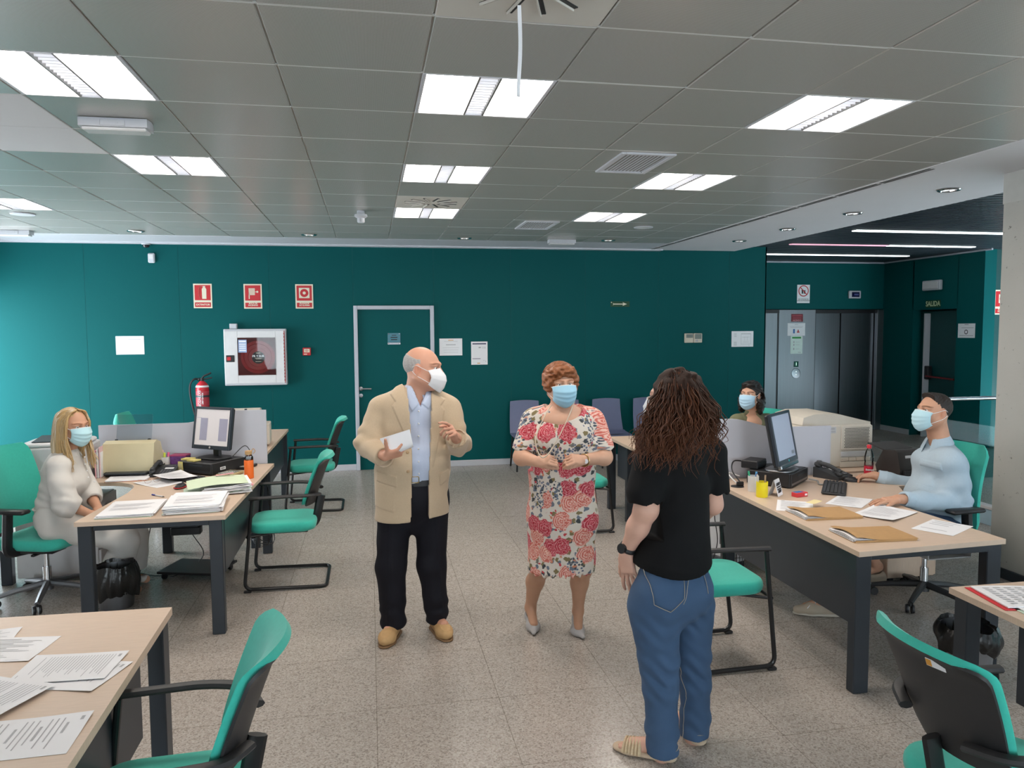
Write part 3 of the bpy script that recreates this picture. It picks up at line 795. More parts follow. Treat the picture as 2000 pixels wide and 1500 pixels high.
# ---------------------------------------------------------------- emergency exit door on the right wall (faces -x)
RX = rotz(-PI/2)
t = struct(thing('door_3', None, None, (XRW+.16, 10.86, 0)))
b = MB(); b.box((0.02, 0, 1.05), (.03, .95, 2.10), .002); lf = b.build('door_leaf', mat('teal_door_dark', (.002, .05, .052), rough=.4), t)
b = MB(); b.box((-.05, .265, 1.03), (.10, .035, 2.06), .002); b.build('door_edge', M_trimw, t)
b = MB(); b.box((-.06, .20, 1.08), (.08, .09, .22), .008); b.box((-.06, -.42, 1.02), (.06, .05, .08), .008); pb = b.build('panic_latch', M_black, lf)
b = MB(); b.tube([(-.10, .20, 1.02), (-.10, -.42, 1.0)], .014, 8); b.build('panic_bar', mat('red_bar', (.20, .02, .025), rough=.4), lf)
t = thing('exit_sign', 'dark sign reading SALIDA above the exit door', 'sign', (XRW-.003, 10.87, 2.21), -PI/2)
b = MB(); b.box((0, 0, 0), (.33, .006, .12), .001); b.build('plate', mat('dark_green_sign'), t)
text_mesh('SALIDA', .115, mat('glow_green_print', (.62, .72, .45), rough=.6), 'lettering', t, Matrix.Translation((.0, -.0042, 0)), bold=.0025, sx=.85)
t = thing('wall_emergency_light', 'white emergency light box above the SALIDA sign', 'emergency light', (XRW-.03, 10.87, 2.51), -PI/2)
b = MB(); b.box((0, 0, 0), (.40, .06, .16), .012); b.build('housing', M_trimw, t)
b = MB(); b.box((-.01, -.033, 0), (.34, .012, .11), .004); b.build('lens', mat('frosted_lens'), t)
t = thing('exit_notice', 'white notice with round arrows right of the exit door', 'paper', (XRW-.002, 10.15, 1.775), -PI/2)
b = MB(); b.box((0, 0, 0), (.34, .0012, .22), .0003); b.build('sheet', M_paper, t)
disc((-.005, -.02), .036, 'arrow_circle', M_inkd, t, lift=.0012, r0=.024)
rects([(0, .095, .08, .012), (.02, .045, .24, .008), (.0, -.075, .27, .010)], 'printed_text', M_ink, t, lift=.0012)
# items on the stair wall, mostly behind the column
YS = 9.849
fire_sign('red fire alarm sign cut off by the concrete column', 9.36, 2.20, .28, .37, 'PULSADOR\nDE ALARMA', ic_alarm, YS, None)
t = thing('alarm_sounder', 'dark red alarm sounder high on the wall beside the column', 'alarm', (9.44, YS-.05, 2.81))
b = MB(); b.lathe([(.001, .0), (.085, .0), (.085, .05), (.06, .075), (.0005, .08)], 20, M=xf((0, .05, 0), rx=PI/2)); b.build('dome', mat('dark_red', (.09, .006, .008), rough=.4), t)
b = MB(); b.lathe([(.05, .0), (.06, -.02), (.05, -.11), (.0005, -.11)], 16, M=xf((.03, 0, -.04))); b.build('lamp', M_trimw, t)
t = thing('wall_switch', 'pale wall switch box beside the column', 'switch', (9.44, YS-.015, 1.71))
b = MB(); b.box((0, 0, 0), (.16, .03, .16), .006); b.build('housing', mat('cream_plastic'), t)
b = MB(); b.box((.02, -.018, .02), (.08, .008, .06), .004); b.build('rocker', M_trimw, t)
t = thing('stair_call_point', 'red alarm call point half hidden by the column', 'alarm button', (9.42, YS-.02, 1.34))
b = MB(); b.box((0, 0, 0), (.13, .04, .12), .005); b.build('housing', M_red, t)
b = MB(); b.box((.03, -.022, .0), (.06, .004, .07), .002); b.build('push_plate', M_cream, t)
t = thing('coat_hook', 'white wall bracket half hidden by the column', 'bracket', (9.42, YS-.03, .94))
b = MB(); b.box((-.05, .02, 0), (.05, .03, .11), .004); b.box((.03, 0, 0), (.12, .05, .05), .004); b.build('bracket_body', M_trimw, t)

# ---------------------------------------------------------------- concrete column
def concrete():
    m = mat('raw_concrete', (.47, .455, .42), rough=.8, var=.10, scale=3, bump=.25, bscale=25)
    nt = m.node_tree; N = nt.nodes; L = nt.links; b = N['Principled BSDF']
    tc = [n for n in N if n.type == 'TEX_COORD'][0]
    v = N.new('ShaderNodeTexNoise'); v.inputs['Scale'].default_value = 22; v.inputs['Detail'].default_value = 6; v.inputs['Roughness'].default_value = .7
    L.new(tc.outputs['Object'], v.inputs['Vector'])
    rp = N.new('ShaderNodeValToRGB'); rp.color_ramp.elements[0].position = .30; rp.color_ramp.elements[0].color = (.16, .15, .13, 1); rp.color_ramp.elements[1].position = .37; rp.color_ramp.elements[1].color = (1, 1, 1, 1)
    L.new(v.outputs['Fac'], rp.inputs[0])
    mx = N.new('ShaderNodeMix'); mx.data_type = 'RGBA'; mx.blend_type = 'MULTIPLY'; mx.inputs[0].default_value = 1
    src = b.inputs['Base Color'].links[0].from_socket
    L.new(src, mx.inputs[6]); L.new(rp.outputs[0], mx.inputs[7]); L.new(mx.outputs[2], b.inputs['Base Color'])
    return m
b = MB(); b.box((4.79, 4.44, 1.47), (.56, .66, 2.94), .004); colm = struct(b.build('column', concrete()))
b = MB(); b.box((4.79, 4.44, .0375), (.585, .685, .075), .003); b.build('column_skirting', M_dark, colm)
b = MB(); b.box((4.79, 4.44, 2.83), (.568, .668, .24), .003); b.build('column_collar', mat('smooth_concrete', (.52, .51, .48), rough=.75), colm)

# ---------------------------------------------------------------- stair balustrade
t = thing('stair_balustrade', 'glass stair balustrade with steel handrail behind the concrete column', 'railing', (7.6, 7.62, 0))
b = MB(); b.tube([(-1.15, 0, 1.0), (1.6, 0, 1.0)], .024, 12); b.build('handrail', M_chrome, t)
for k in range(2):
    b = MB(); b.box((-.45+k*1.35, 0, .52), (1.32, .014, .92), .002); b.build('glass_panel', glass_mat('green_glass', (.55, .74, .74), .12), t)
for x in (-1.12, .22, 1.58):
    b = MB(); b.box((x, 0, .49), (.012, .05, .98), .002); b.build('post', M_dark, t)
t = thing('stair_kerb', 'low pale blue stair kerb panel beside the concrete column', 'kerb', (5.62, 6.75, 0))
b = MB(); b.box((0, 0, .075), (.06, 1.9, .15), .003); b.build('panel', mat('pale_blue_panel', (.40, .56, .66), rough=.25), t)
b = MB(); b.box((0, 0, .165), (.09, 1.92, .03), .003); b.build('cap', mat('white_lacquer_bright'), t)

# ---------------------------------------------------------------- visitor chairs (front is local +y)
def rrect(w, d, r, n=5, sq=None):
    out = []
    for cx, cy, a0 in ((w/2-r, d/2-r, 0), (-w/2+r, d/2-r, 90), (-w/2+r, -d/2+r, 180), (w/2-r, -d/2+r, 270)):
        for k in range(n+1):
            a = math.radians(a0+90*k/n); out.append((cx+r*math.cos(a), cy+r*math.sin(a)))
    return out
def cushion(b, w, d, r, z0, z1, c=(0, 0), crown=.012, n=6, edge=.02, mi=0):
    """soft pad: stacked rounded outlines"""
    rings = []
    th = z1-z0
    for k in range(7):
        a = PI*k/6
        off = edge*(1-math.sin(a)); z = z0+th*(1-math.cos(a))/2
        rings.append([(c[0]+x, c[1]+y, z) for x, y in rrect(w-2*off, d-2*off, max(.004, r-off*.6), n)])
    for s_ in (.72, .4): rings.append([(c[0]+x*s_, c[1]+y*s_, z1+crown*(1-s_*s_)) for x, y in rrect(w-2*edge, d-2*edge, max(.004, r-edge*.6), n)])
    m = len(rings[0]); vs = [p for q in rings for p in q]; fs = []
    for i in range(len(rings)-1):
        for k in range(m): fs.append((i*m+k, i*m+(k+1) % m, (i+1)*m+(k+1) % m, (i+1)*m+k))
    fs.append(tuple(range(m))[::-1]); fs.append(tuple(range((len(rings)-1)*m, len(rings)*m)))
    b._add(vs, fs, mi)
M_tube = mat('black_tube', (.012, .012, .013), rough=.3, var=.05)
def back_pt(u, v, off=0.0):
    q = 2*u-1
    w = .225*(1-.16*(1-v)**1.5)
    if v > .86: w *= 1-.10*((v-.86)/.14)**2.5
    if v < .12: w *= 1-.14*((.12-v)/.12)**2
    top = max(0, (v-.80)/.20)
    z = .585+.365*v-.010*q*q*max(0, v-.5)*2-.012*top**2
    y = -.185-.13*v**1.15+.055*q*q-.035*top**2.2
    return np.array((q*w, y+off*.96, z+off*.25))
def visitor_meshes():
    m = {}
    b = MB(); cushion(b, .46, .47, .11, .405, .475, (0, .02)); m['seat'] = b.mesh('seat', M_green, 60)
    b = MB(); b.box((0, .02, .400), (.36, .36, .014), .004); m['seat_pan'] = b.mesh('seat_pan', M_black)
    b = MB(); b.slab(lambda u, v: back_pt(1-u, v, .012), 17, 19, lambda u, v: .026*min(1, 8*min(u, 1-u)+.25)*min(1, 8*v+.3)); m['backrest'] = b.mesh('backrest', M_green, 70)
    b = MB(); b.slab(lambda u, v: back_pt(1-u, v*.955, -.013), 17, 17, .010); m['back_shell'] = b.mesh('back_shell', M_blackm, 60)
    b = MB()
    for sx in (-1, 1):
        pts = fillet([(sx*.262, .205, .655), (sx*.25, .275, .022), (sx*.25, -.285, .014), (0, -.285, .014)], .06, 7)
        b.tube(pts, .0125, 10)
    b.tube([(-.255, .245, .395), (.255, .245, .395)], .010, 8); b.tube([(-.254, .245, .395), (-.10, .0, .395)], .009, 8); b.tube([(.254, .245, .395), (.10, .0, .395)], .009, 8)
    # spine that carries the back
    b.tube(fillet([(0, .1, .395), (0, -.20, .40), (0, -.245, .62)], .06), .014, 8, flat=2.2)
    m['frame'] = b.mesh('frame', M_tube)
    for nm, sx in (('armL', -1), ('armR', 1)):
        b = MB()
        path = fillet([(sx*.262, .225, .668), (sx*.262, -.06, .675), (sx*.235, -.19, .668), (sx*.12, -.238, .655)], .06, 6)
        rs = [.021]*len(path)
        b.tube(path, rs, 8, flat=.62); m[nm] = b.mesh('armrest', M_blackm)
    b = MB(); b.box((0, .255, .008), (.03, .05, .016), .004); m['glide'] = b.mesh('foot_glide', M_black)
    return m
VC = visitor_meshes()
def visitor_chair(x, y, rz, label, sticker=False):
    t = thing('visitor_chair', label, 'chair', (x, y, 0), rz, 'green visitor chairs')
    inst(VC['seat'], 'seat', t); inst(VC['seat_pan'], 'seat_pan', t)
    inst(VC['backrest'], 'backrest', t); sh = inst(VC['back_shell'], 'back_shell', t)
    inst(VC['frame'], 'frame', t); inst(VC['armL'], 'armrest', t); inst(VC['armR'], 'armrest', t)
    for sx in (-1, 1): inst(VC['glide'], 'foot_glide', t, (sx*.25, 0, 0))
    if sticker:
        p = back_pt(.69, .83, -.026)
        b = MB(Matrix.Translation(Vector(p)) @ Matrix.Rotation(.30, 4, 'Z') @ Matrix.Rotation(.40, 4, 'X')); b.box((0, 0, 0), (.058, .001, .026)); st = b.build('inventory_sticker', M_paper, sh)
        b = MB(Matrix.Translation(Vector(p)) @ Matrix.Rotation(.30, 4, 'Z') @ Matrix.Rotation(.40, 4, 'X')); b.box((-.02, -.0008, 0), (.016, .001, .022)); b.build('orange_mark', mat('orange_print'), sh)
    return t
visitor_chair(-.60, 2.29, PI/2+.04, 'green visitor chair at bottom left with black shell back, by the near desk')
visitor_chair(-.62, 5.69, PI/2, 'green visitor chair beside the desk with the orange bottle')
visitor_chair(-.59, 8.02, PI/2, 'green visitor chair farthest back on the left, beside the back door')
visitor_chair(1.835, 3.865, -PI/2, 'green visitor chair partly behind the person in the black blouse')
visitor_chair(1.86, 1.89, -PI/2-.02, 'green visitor chair at bottom right with a small white sticker on its back', True)
visitor_chair(1.86, 6.67, -PI/2, 'green visitor chair mostly hidden behind the floral dress')

# ---------------------------------------------------------------- blue plastic chairs along the back wall (front is -y)
M_bluep = mat('slate_blue_plastic', (.14, .16, .265), rough=.45, var=.04)
b = MB()
def shell(u, v):
    q = 2*u-1
    if v < .5:
        s = v/.5
        x = q*(.21+.01*s); y = -.22+.40*s; z = .445-.012*math.sin(PI*s)+.012*q*q-.02*(1-s)**3
        if s > .8: y -= 0; z += .02*((s-.8)/.2)**2
    else:
        s = (v-.5)/.5
        x = q*(.215-.02*s); y = .18+.09*s-.035*q*q*0-.03*(1-q*q)*0+.02*math.sin(PI*s); z = .455+.43*s-.014*q*q*s
    return (x, y, z)
b.slab(shell, 9, 21, .012); blue_shell = b.mesh('shell', M_bluep, 50)
b = MB()
for sx in (-1, 1):
    b.tube([(sx*.185, -.17, .43), (sx*.20, -.21, 0)], .012, 8); b.tube([(sx*.185, .16, .43), (sx*.20, .24, 0)], .012, 8); b.tube([(sx*.185, -.17, .425), (sx*.185, .16, .425)], .011, 8)
b.tube([(-.185, -.1, .425), (.185, -.1, .425)], .010, 8)
blue_legs = b.mesh('legs', M_tube)
for k, (x, lab) in enumerate(((2.04, 'blue plastic chair against the wall left of the floral dress'), (2.60, 'blue plastic chair against the wall hidden behind the floral dress'), (3.19, 'blue plastic chair against the wall right of the floral dress'), (3.78, 'blue plastic chair against the wall next to the curly hair'))):
    t = thing('waiting_chair', lab, 'chair', (x, 9.68, 0), 0, 'blue waiting chairs along the back wall')
    inst(blue_shell, 'seat_shell', t); inst(blue_legs, 'leg_frame', t)

# ---------------------------------------------------------------- office chairs (front is local +y)
def oback(u, v):
    q = 2*u-1
    w = .235*(1-.10*v) * (1-.18*max(0, (v-.88)/.12)**2) * (1-.12*max(0, (.1-v)/.1)**2)
    return np.array((q*w, -.215-.10*v+.035*math.sin(PI*v)+.04*q*q, .50+.56*v))
def office_meshes(base_mat):
    m = {}
    b = MB(); cushion(b, .50, .48, .10, .40, .472, (0, .02), .012); m['seat'] = b.mesh('seat', M_green, 60)
    b = MB(); cushion(b, .44, .40, .08, .375, .425, (0, 0)); b.box((0, -.02, .36), (.16, .26, .05), .015); b.box((.16, .08, .37), (.14, .025, .015), .005); m['mechanism'] = b.mesh('mechanism', M_black, 50)
    b = MB(); b.slab(lambda u, v: oback(1-u, v), 15, 19, lambda u, v: .055*min(1, 6*min(u, 1-u)+.3)*min(1, 6*min(v, 1-v)+.3)); m['backrest'] = b.mesh('backrest', M_green, 75)
    b = MB(); b.tube(fillet([(0, -.05, .38), (0, -.30, .39), (0, -.335, .60), (0, -.35, .80)], .06), .022, 8, flat=2.0); m['back_post'] = b.mesh('back_post', M_black)
    b = MB(); b.cyl((0, 0, .18), (0, 0, .37), .016, n=12); b.cyl((0, 0, .10), (0, 0, .23), .027, n=14); m['column'] = b.mesh('gas_column', M_chrome)
    for nm, sx in (('armL', -1), ('armR', 1)):
        b = MB(); b.box((sx*.285, -.02, .675), (.085, .26, .026), .012); m[nm] = b.mesh('arm_pad', M_black, 50)
        b = MB(); b.tube(fillet([(sx*.10, -.02, .385), (sx*.285, -.05, .40), (sx*.285, -.03, .67)], .05), .024, 8, flat=1.5); m[nm+'p'] = b.mesh('arm_post', M_black)
    b = MB()
    b.tube([(0, .02, .115), (0, .18, .095), (0, .315, .07)], [.026, .022, .016], 8, flat=.9); m['spoke'] = b.mesh('star_leg', base_mat)
    b = MB(); b.cyl((0, 0, .07), (0, 0, .05), .008, n=8)
    for sx in (-1, 1): b.lathe([(.001, -.009), (.026, -.009), (.029, 0), (.026, .009), (.0005, .009)], 16, M=xf((sx*.016, -.012, .029), ry=PI/2))
    m['caster'] = b.mesh('caster', M_black)
    b = MB(); b.cyl((0, 0, .07), (0, 0, .14), .036, .03, n=14); m['hub'] = b.mesh('hub', base_mat)
    return m
OC1 = office_meshes(mat('grey_cast_base', (.20, .205, .22), rough=.35, metal=.6))
def office_chair(x, y, rz, label, spin=0.3, M=OC1, back_tilt=0):
    t = thing('office_chair', label, 'chair', (x, y, 0), rz, 'green office chairs')
    for k in ('seat', 'mechanism', 'backrest', 'back_post', 'column'): inst(M[k], {'column': 'gas_column'}.get(k, k), t)
    for k in ('armL', 'armR'):
        a = inst(M[k+'p'], 'arm_post', t); inst(M[k], 'arm_pad', a)
    h = inst(M['hub'], 'base_hub', t)
    for k in range(5):
        a = spin+2*PI*k/5
        s_ = inst(M['spoke'], 'star_leg', t, (0, 0, 0), a); inst(M['caster'], 'caster', s_, (0, .315, 0), .4)
    return t
office_chair(-2.21, 5.60, -PI/2-.30, 'green office chair under the blonde person in white', .15)
office_chair(3.62, 4.36, PI/2+.10, 'green office chair under the person in the light blue shirt', .55, office_meshes(mat('black_cast_base', (.03, .03, .032), rough=.4)))
office_chair(-2.05, 7.75, -PI/2, 'green office chair beyond the low partition on the left', .2)
office_chair(3.50, 6.55, PI/2+.5, 'green office chair behind the person in the olive shirt', .5)

# ---------------------------------------------------------------- desks
DZ = .735
def desk_top(name_parent, poly, th=.026):
    b = MB(); b.prism(poly, DZ-th, DZ); o = b.build('desktop', M_beech, name_parent, 30)
    return o
def leg(parent, x, y, w=.075, d=.06, h=DZ-.026):
    b = MB(); b.box((x, y, h/2), (w, d, h), .004); return b.build('leg', M_dark, parent)
def arc(c, r, a0, a1, n=8): return [(c[0]+r*math.cos(math.radians(a0+(a1-a0)*k/n)), c[1]+r*math.sin(math.radians(a0+(a1-a0)*k/n))) for k in range(n+1)]

# left desk with the piles of paper (L-shaped, return runs to the window side)
t = thing('desk', 'beech desk with dark legs carrying paper piles and an orange bottle', 'desk', (-1.28, 5.58, 0), 0, 'beech office desks')
def rel(poly, o): return [(x-o[0], y-o[1]) for x, y in poly]
o = (-1.28, 5.58)
polyL = [(-1.70, 4.69), (-.868, 4.69), (-.80, 6.48), (-2.70, 6.48), (-2.70, 5.92), (-1.95, 5.92)]+[(-1.95+.30*math.sin(math.radians(a)), 5.92-.30*(1-math.cos(math.radians(a)))) for a in (15, 30, 45, 60, 75)]+[(-1.645, 5.50)]
desk_top(t, rel(polyL, o))
for x, y in ((-.93, 4.74), (-1.655, 4.745), (-.86, 6.42), (-2.62, 6.42), (-2.62, 5.98)): leg(t, x-o[0], y-o[1])
b = MB(); b.box((-.905-o[0], 5.58-o[1], .53), (.018, 1.55, .35), .002); b.build('modesty_panel', M_dark, t)
b = MB(); b.box((-1.28-o[0], 4.745-o[1], .69), (.66, .04, .036), .002); b.build('frame_rail', M_dark, t)
b = MB(); b.box((-1.75-o[0], 6.42-o[1], .69), (1.7, .04, .036), .002); b.build('frame_rail', M_dark, t)
# partition on the left (higher at the aisle end)
def partition(name, label, x0, x1, y, zlo, zhi, xa, xb, matl):
    t = thing(name, label, 'partition', ((x0+x1)/2, y, DZ))
    c = (x0+x1)/2
    pts = [(x0-c, .0), (x1-c, .0)]
    n = 12
    def top(x):
        s = (x-xa)/(xb-xa); s = min(1, max(0, s)); s = s*s*(3-2*s)
        return zlo+(zhi-zlo)*s-DZ
    xs = np.linspace(x1, x0, 26)
    pts += [(x-c, top(x)) for x in xs]
    b = MB(); b.prism(pts, -.011, .011, M=Matrix.Rotation(PI/2, 4, 'X')); b.build('panel', matl, t, 40)
    for sx in (x0+.15, x1-.15):
        b = MB(); b.box((sx-c, -.018, .03), (.05, .018, .06), .003); b.build('clamp', M_alu, t)
M_part = mat('pale_lilac_panel', (.50, .51, .57), rough=.4, var=.02)
partition('desk_partition', 'pale grey desk partition behind the left monitor', -2.14, -.855, 6.505, 1.09, 1.182, -1.50, -1.10, M_part)
partition('desk_partition', 'pale grey curved desk partition in front of the olive shirt', 2.40, 3.385, 5.09, 1.100, 1.172, 2.95, 2.58, M_part)

# far left desk
t = thing('desk', 'far beech desk on the left beyond the pale partition', 'desk', (-1.35, 7.65, 0), 0, 'beech office desks'); o = (-1.35, 7.65)
desk_top(t, rel([(-1.75, 6.53), (-.94, 6.53), (-.915, 8.76), (-1.72, 8.76)], o))
for x, y in ((-.965, 8.70), (-1.68, 8.70), (-.98, 6.60), (-1.68, 6.60)): leg(t, x-o[0], y-o[1])
b = MB(); b.box((-.97-o[0], 7.65-o[1], .53), (.018, 2.0, .35), .002); b.build('modesty_panel', M_dark, t)

# right desk
t = thing('desk', 'beech desk with brown folders where the light blue shirt sits', 'desk', (2.77, 4.15, 0), 0, 'beech office desks'); o = (2.77, 4.15)
polyR = [(2.335, 3.25), (3.215, 3.30), (3.20, 4.02)]+[(3.20+.16*(1-math.cos(math.radians(a))), 4.02+.20*math.sin(math.radians(a))) for a in (20, 40, 60, 80)]+[(3.42, 4.28), (3.58, 4.58), (4.0, 4.62), (4.0, 5.07), (2.62, 5.07)]+arc((2.56, 4.92), .16, 90, 180, 6)
desk_top(t, rel(polyR, o))
for x, y in ((2.385, 3.31), (3.165, 3.345), (2.50, 4.95)): leg(t, x-o[0], y-o[1], .085, .06)
b = MB(); b.box((2.40-o[0], 4.10-o[1], .515), (.018, 1.52, .39), .002); b.build('modesty_panel', M_dark, t)
b = MB(); b.box((2.775-o[0], 3.325-o[1], .69), (.70, .04, .036), .002); b.build('frame_rail', M_dark, t)
b = MB(); b.box((3.05-o[0], 5.03-o[1], .69), (1.0, .04, .036), .002); b.build('frame_rail', M_dark, t)
# far right desk (olive shirt)
t = thing('desk', 'far beech desk on the right partly hidden by the curly hair', 'desk', (2.75, 6.25, 0), 0, 'beech office desks'); o = (2.75, 6.25)
desk_top(t, rel([(2.33, 5.13), (4.05, 5.13), (4.05, 5.85), (3.25, 5.85), (3.15, 6.05), (3.15, 7.36), (2.38, 7.36)], o))
for x, y in ((2.40, 7.30), (3.09, 7.30), (2.40, 6.75), (3.98, 5.2)): leg(t, x-o[0], y-o[1])
b = MB(); b.box((2.44-o[0], 6.5-o[1], .53), (.018, 1.4, .35), .002); b.build('modesty_panel', M_dark, t)
# near left desk
t = thing('desk', 'beech desk in the bottom left corner with loose printed sheets', 'desk', (-1.18, 2.2, 0), 0, 'beech office desks'); o = (-1.18, 2.2)
desk_top(t, rel([(-1.72, 1.30), (-.755, 1.30), (-.795, 3.145), (-1.72, 3.165)], o), .03)
for x, y in ((-.83, 3.06), (-1.65, 3.07), (-.80, 1.36), (-1.65, 1.36)): leg(t, x-o[0], y-o[1], .06, .08)
b = MB(); b.box((-.845-o[0], 2.15-o[1], .53), (.018, 1.4, .34), .002); b.build('modesty_panel', M_dark, t)
b = MB(); b.box((-1.24-o[0], 3.06-o[1], .685), (.76, .04, .036), .002); b.build('frame_rail', M_dark, t)
# near right desk
t = thing('desk', 'beech desk corner at the right edge with a red folder', 'desk', (2.8, 1.9, 0), 0, 'beech office desks'); o = (2.8, 1.9)
desk_top(t, rel([(2.33, 1.0), (3.2, 1.0), (3.2, 2.72), (2.385, 2.725)], o))
for x, y in ((2.43, 2.67), (3.14, 2.67), (2.42, 1.06), (3.14, 1.06)): leg(t, x-o[0], y-o[1], .07, .07)
b = MB(); b.box((2.47-o[0], 1.75-o[1], .53), (.018, 1.4, .34), .002); b.build('modesty_panel', M_dark, t)
b = MB(); b.box((2.78-o[0], 2.67-o[1], .685), (.66, .05, .036), .002); b.build('frame_rail', M_dark, t)

# ---------------------------------------------------------------- drawer pedestals
def pedestal(x, y, rz, label, matl, h=.58, w=.40, d=.55):
    t = thing('drawer_pedestal', label, 'drawers', (x, y, 0), rz)
    b = MB(); b.box((0, 0, .04+h/2), (w, d, h), .004); b.build('body', matl, t)
    for k in range(3):
        b = MB(); b.box((0, -d/2-.009, .04+h*(k+.5)/3), (w-.012, .018, h/3-.012), .003); dr = b.build('drawer', matl, t)
        b = MB(); b.tube(fillet([(-.05, -d/2-.018, .04+h*(k+.62)/3), (-.05, -d/2-.04, .04+h*(k+.62)/3), (.05, -d/2-.04, .04+h*(k+.62)/3), (.05, -d/2-.018, .04+h*(k+.62)/3)], .01), .005, 6); b.build('handle', M_steel, dr)
    for sx in (-1, 1):
        for sy in (-1, 1):
            b = MB(); b.cyl((sx*(w/2-.05)-.012, sy*(d/2-.06), .02), (sx*(w/2-.05)+.012, sy*(d/2-.06), .02), .02, n=12); b.build('caster', M_black, t)
pedestal(-2.28, 6.17, PI/2, 'white drawer pedestal behind the left office chair', mat('white_melamine', (.60, .58, .58), rough=.45), .56)
pedestal(3.79, 4.875, PI/2, 'beech drawer pedestal behind the right office chair', M_beech, .665, .36, .38)

# ---------------------------------------------------------------- waste bins
def bin_(x, y, label, h=.31, r=.125, liner_drop=.16, seed=1, body=None):
    t = thing('waste_bin', label, 'waste bin', (x, y, 0))
    b = MB(); b.lathe([(r*.86, .0), (r*.88, .0), (r*.9, .01), (r, h), (r-.006, h), (r*.86, .02), (.0005, .015)], 28); bd = b.build('bin_body', body or M_steel, t)
    b = MB(); b.lathe([(r*.88, .0), (r*.90, .025), (r*.86, .025)], 28); b.build('base_ring', M_black, t)
    rr = random.Random(seed); ph = [rr.uniform(0, 6.28) for _ in range(6)]
    def ln(u, v):
        a = 2*PI*u
        wob = .012*math.sin(3*a+ph[0])+.008*math.sin(7*a+ph[1])+.006*math.sin(13*a+ph[2])
        # inside -> over rim -> hanging skirt
        if v < .4: s = v/.4; rad = r*.80+(r*1.03-r*.80)*s; z = h*.45+(h+.018-h*.45)*s
        else:
            s = (v-.4)/.6; rad = r*1.05+.020*math.sin(PI*s)+wob*s*.8; z = h+.018-(liner_drop+wob)*s+.008*math.sin(5*a+ph[3])*(1-s)
        rad += .004*math.sin(17*a+ph[4]+v*6)+.003*math.sin(29*a+ph[5]-v*9)
        return (rad*math.cos(a), rad*math.sin(a), z)
    b = MB(); b.grid(ln, 64, 16, cu=True); b.build('bin_liner', mat('black_bin_bag', (.018, .017, .016), rough=.28, var=.2, scale=30, bump=.5, bscale=60), t, 80)
    # perforated band
    b = MB()
    for k in range(44):
        a = 2*PI*k/44
        for zz in (.10, .112, .124): b.box((0, r*.925, zz), (.008, .003, .008), M=rotz(a))
    pf = b.build('perforation', M_black, bd); pf['kind'] = 'stuff'
    return t
bin_(-1.70, 5.36, 'waste bin with a black liner under the left desk', .27, .118, .20, 3)
bin_(2.955, 3.25, 'steel waste bin with crumpled black liner at the right', .31, .125, .12, 5)

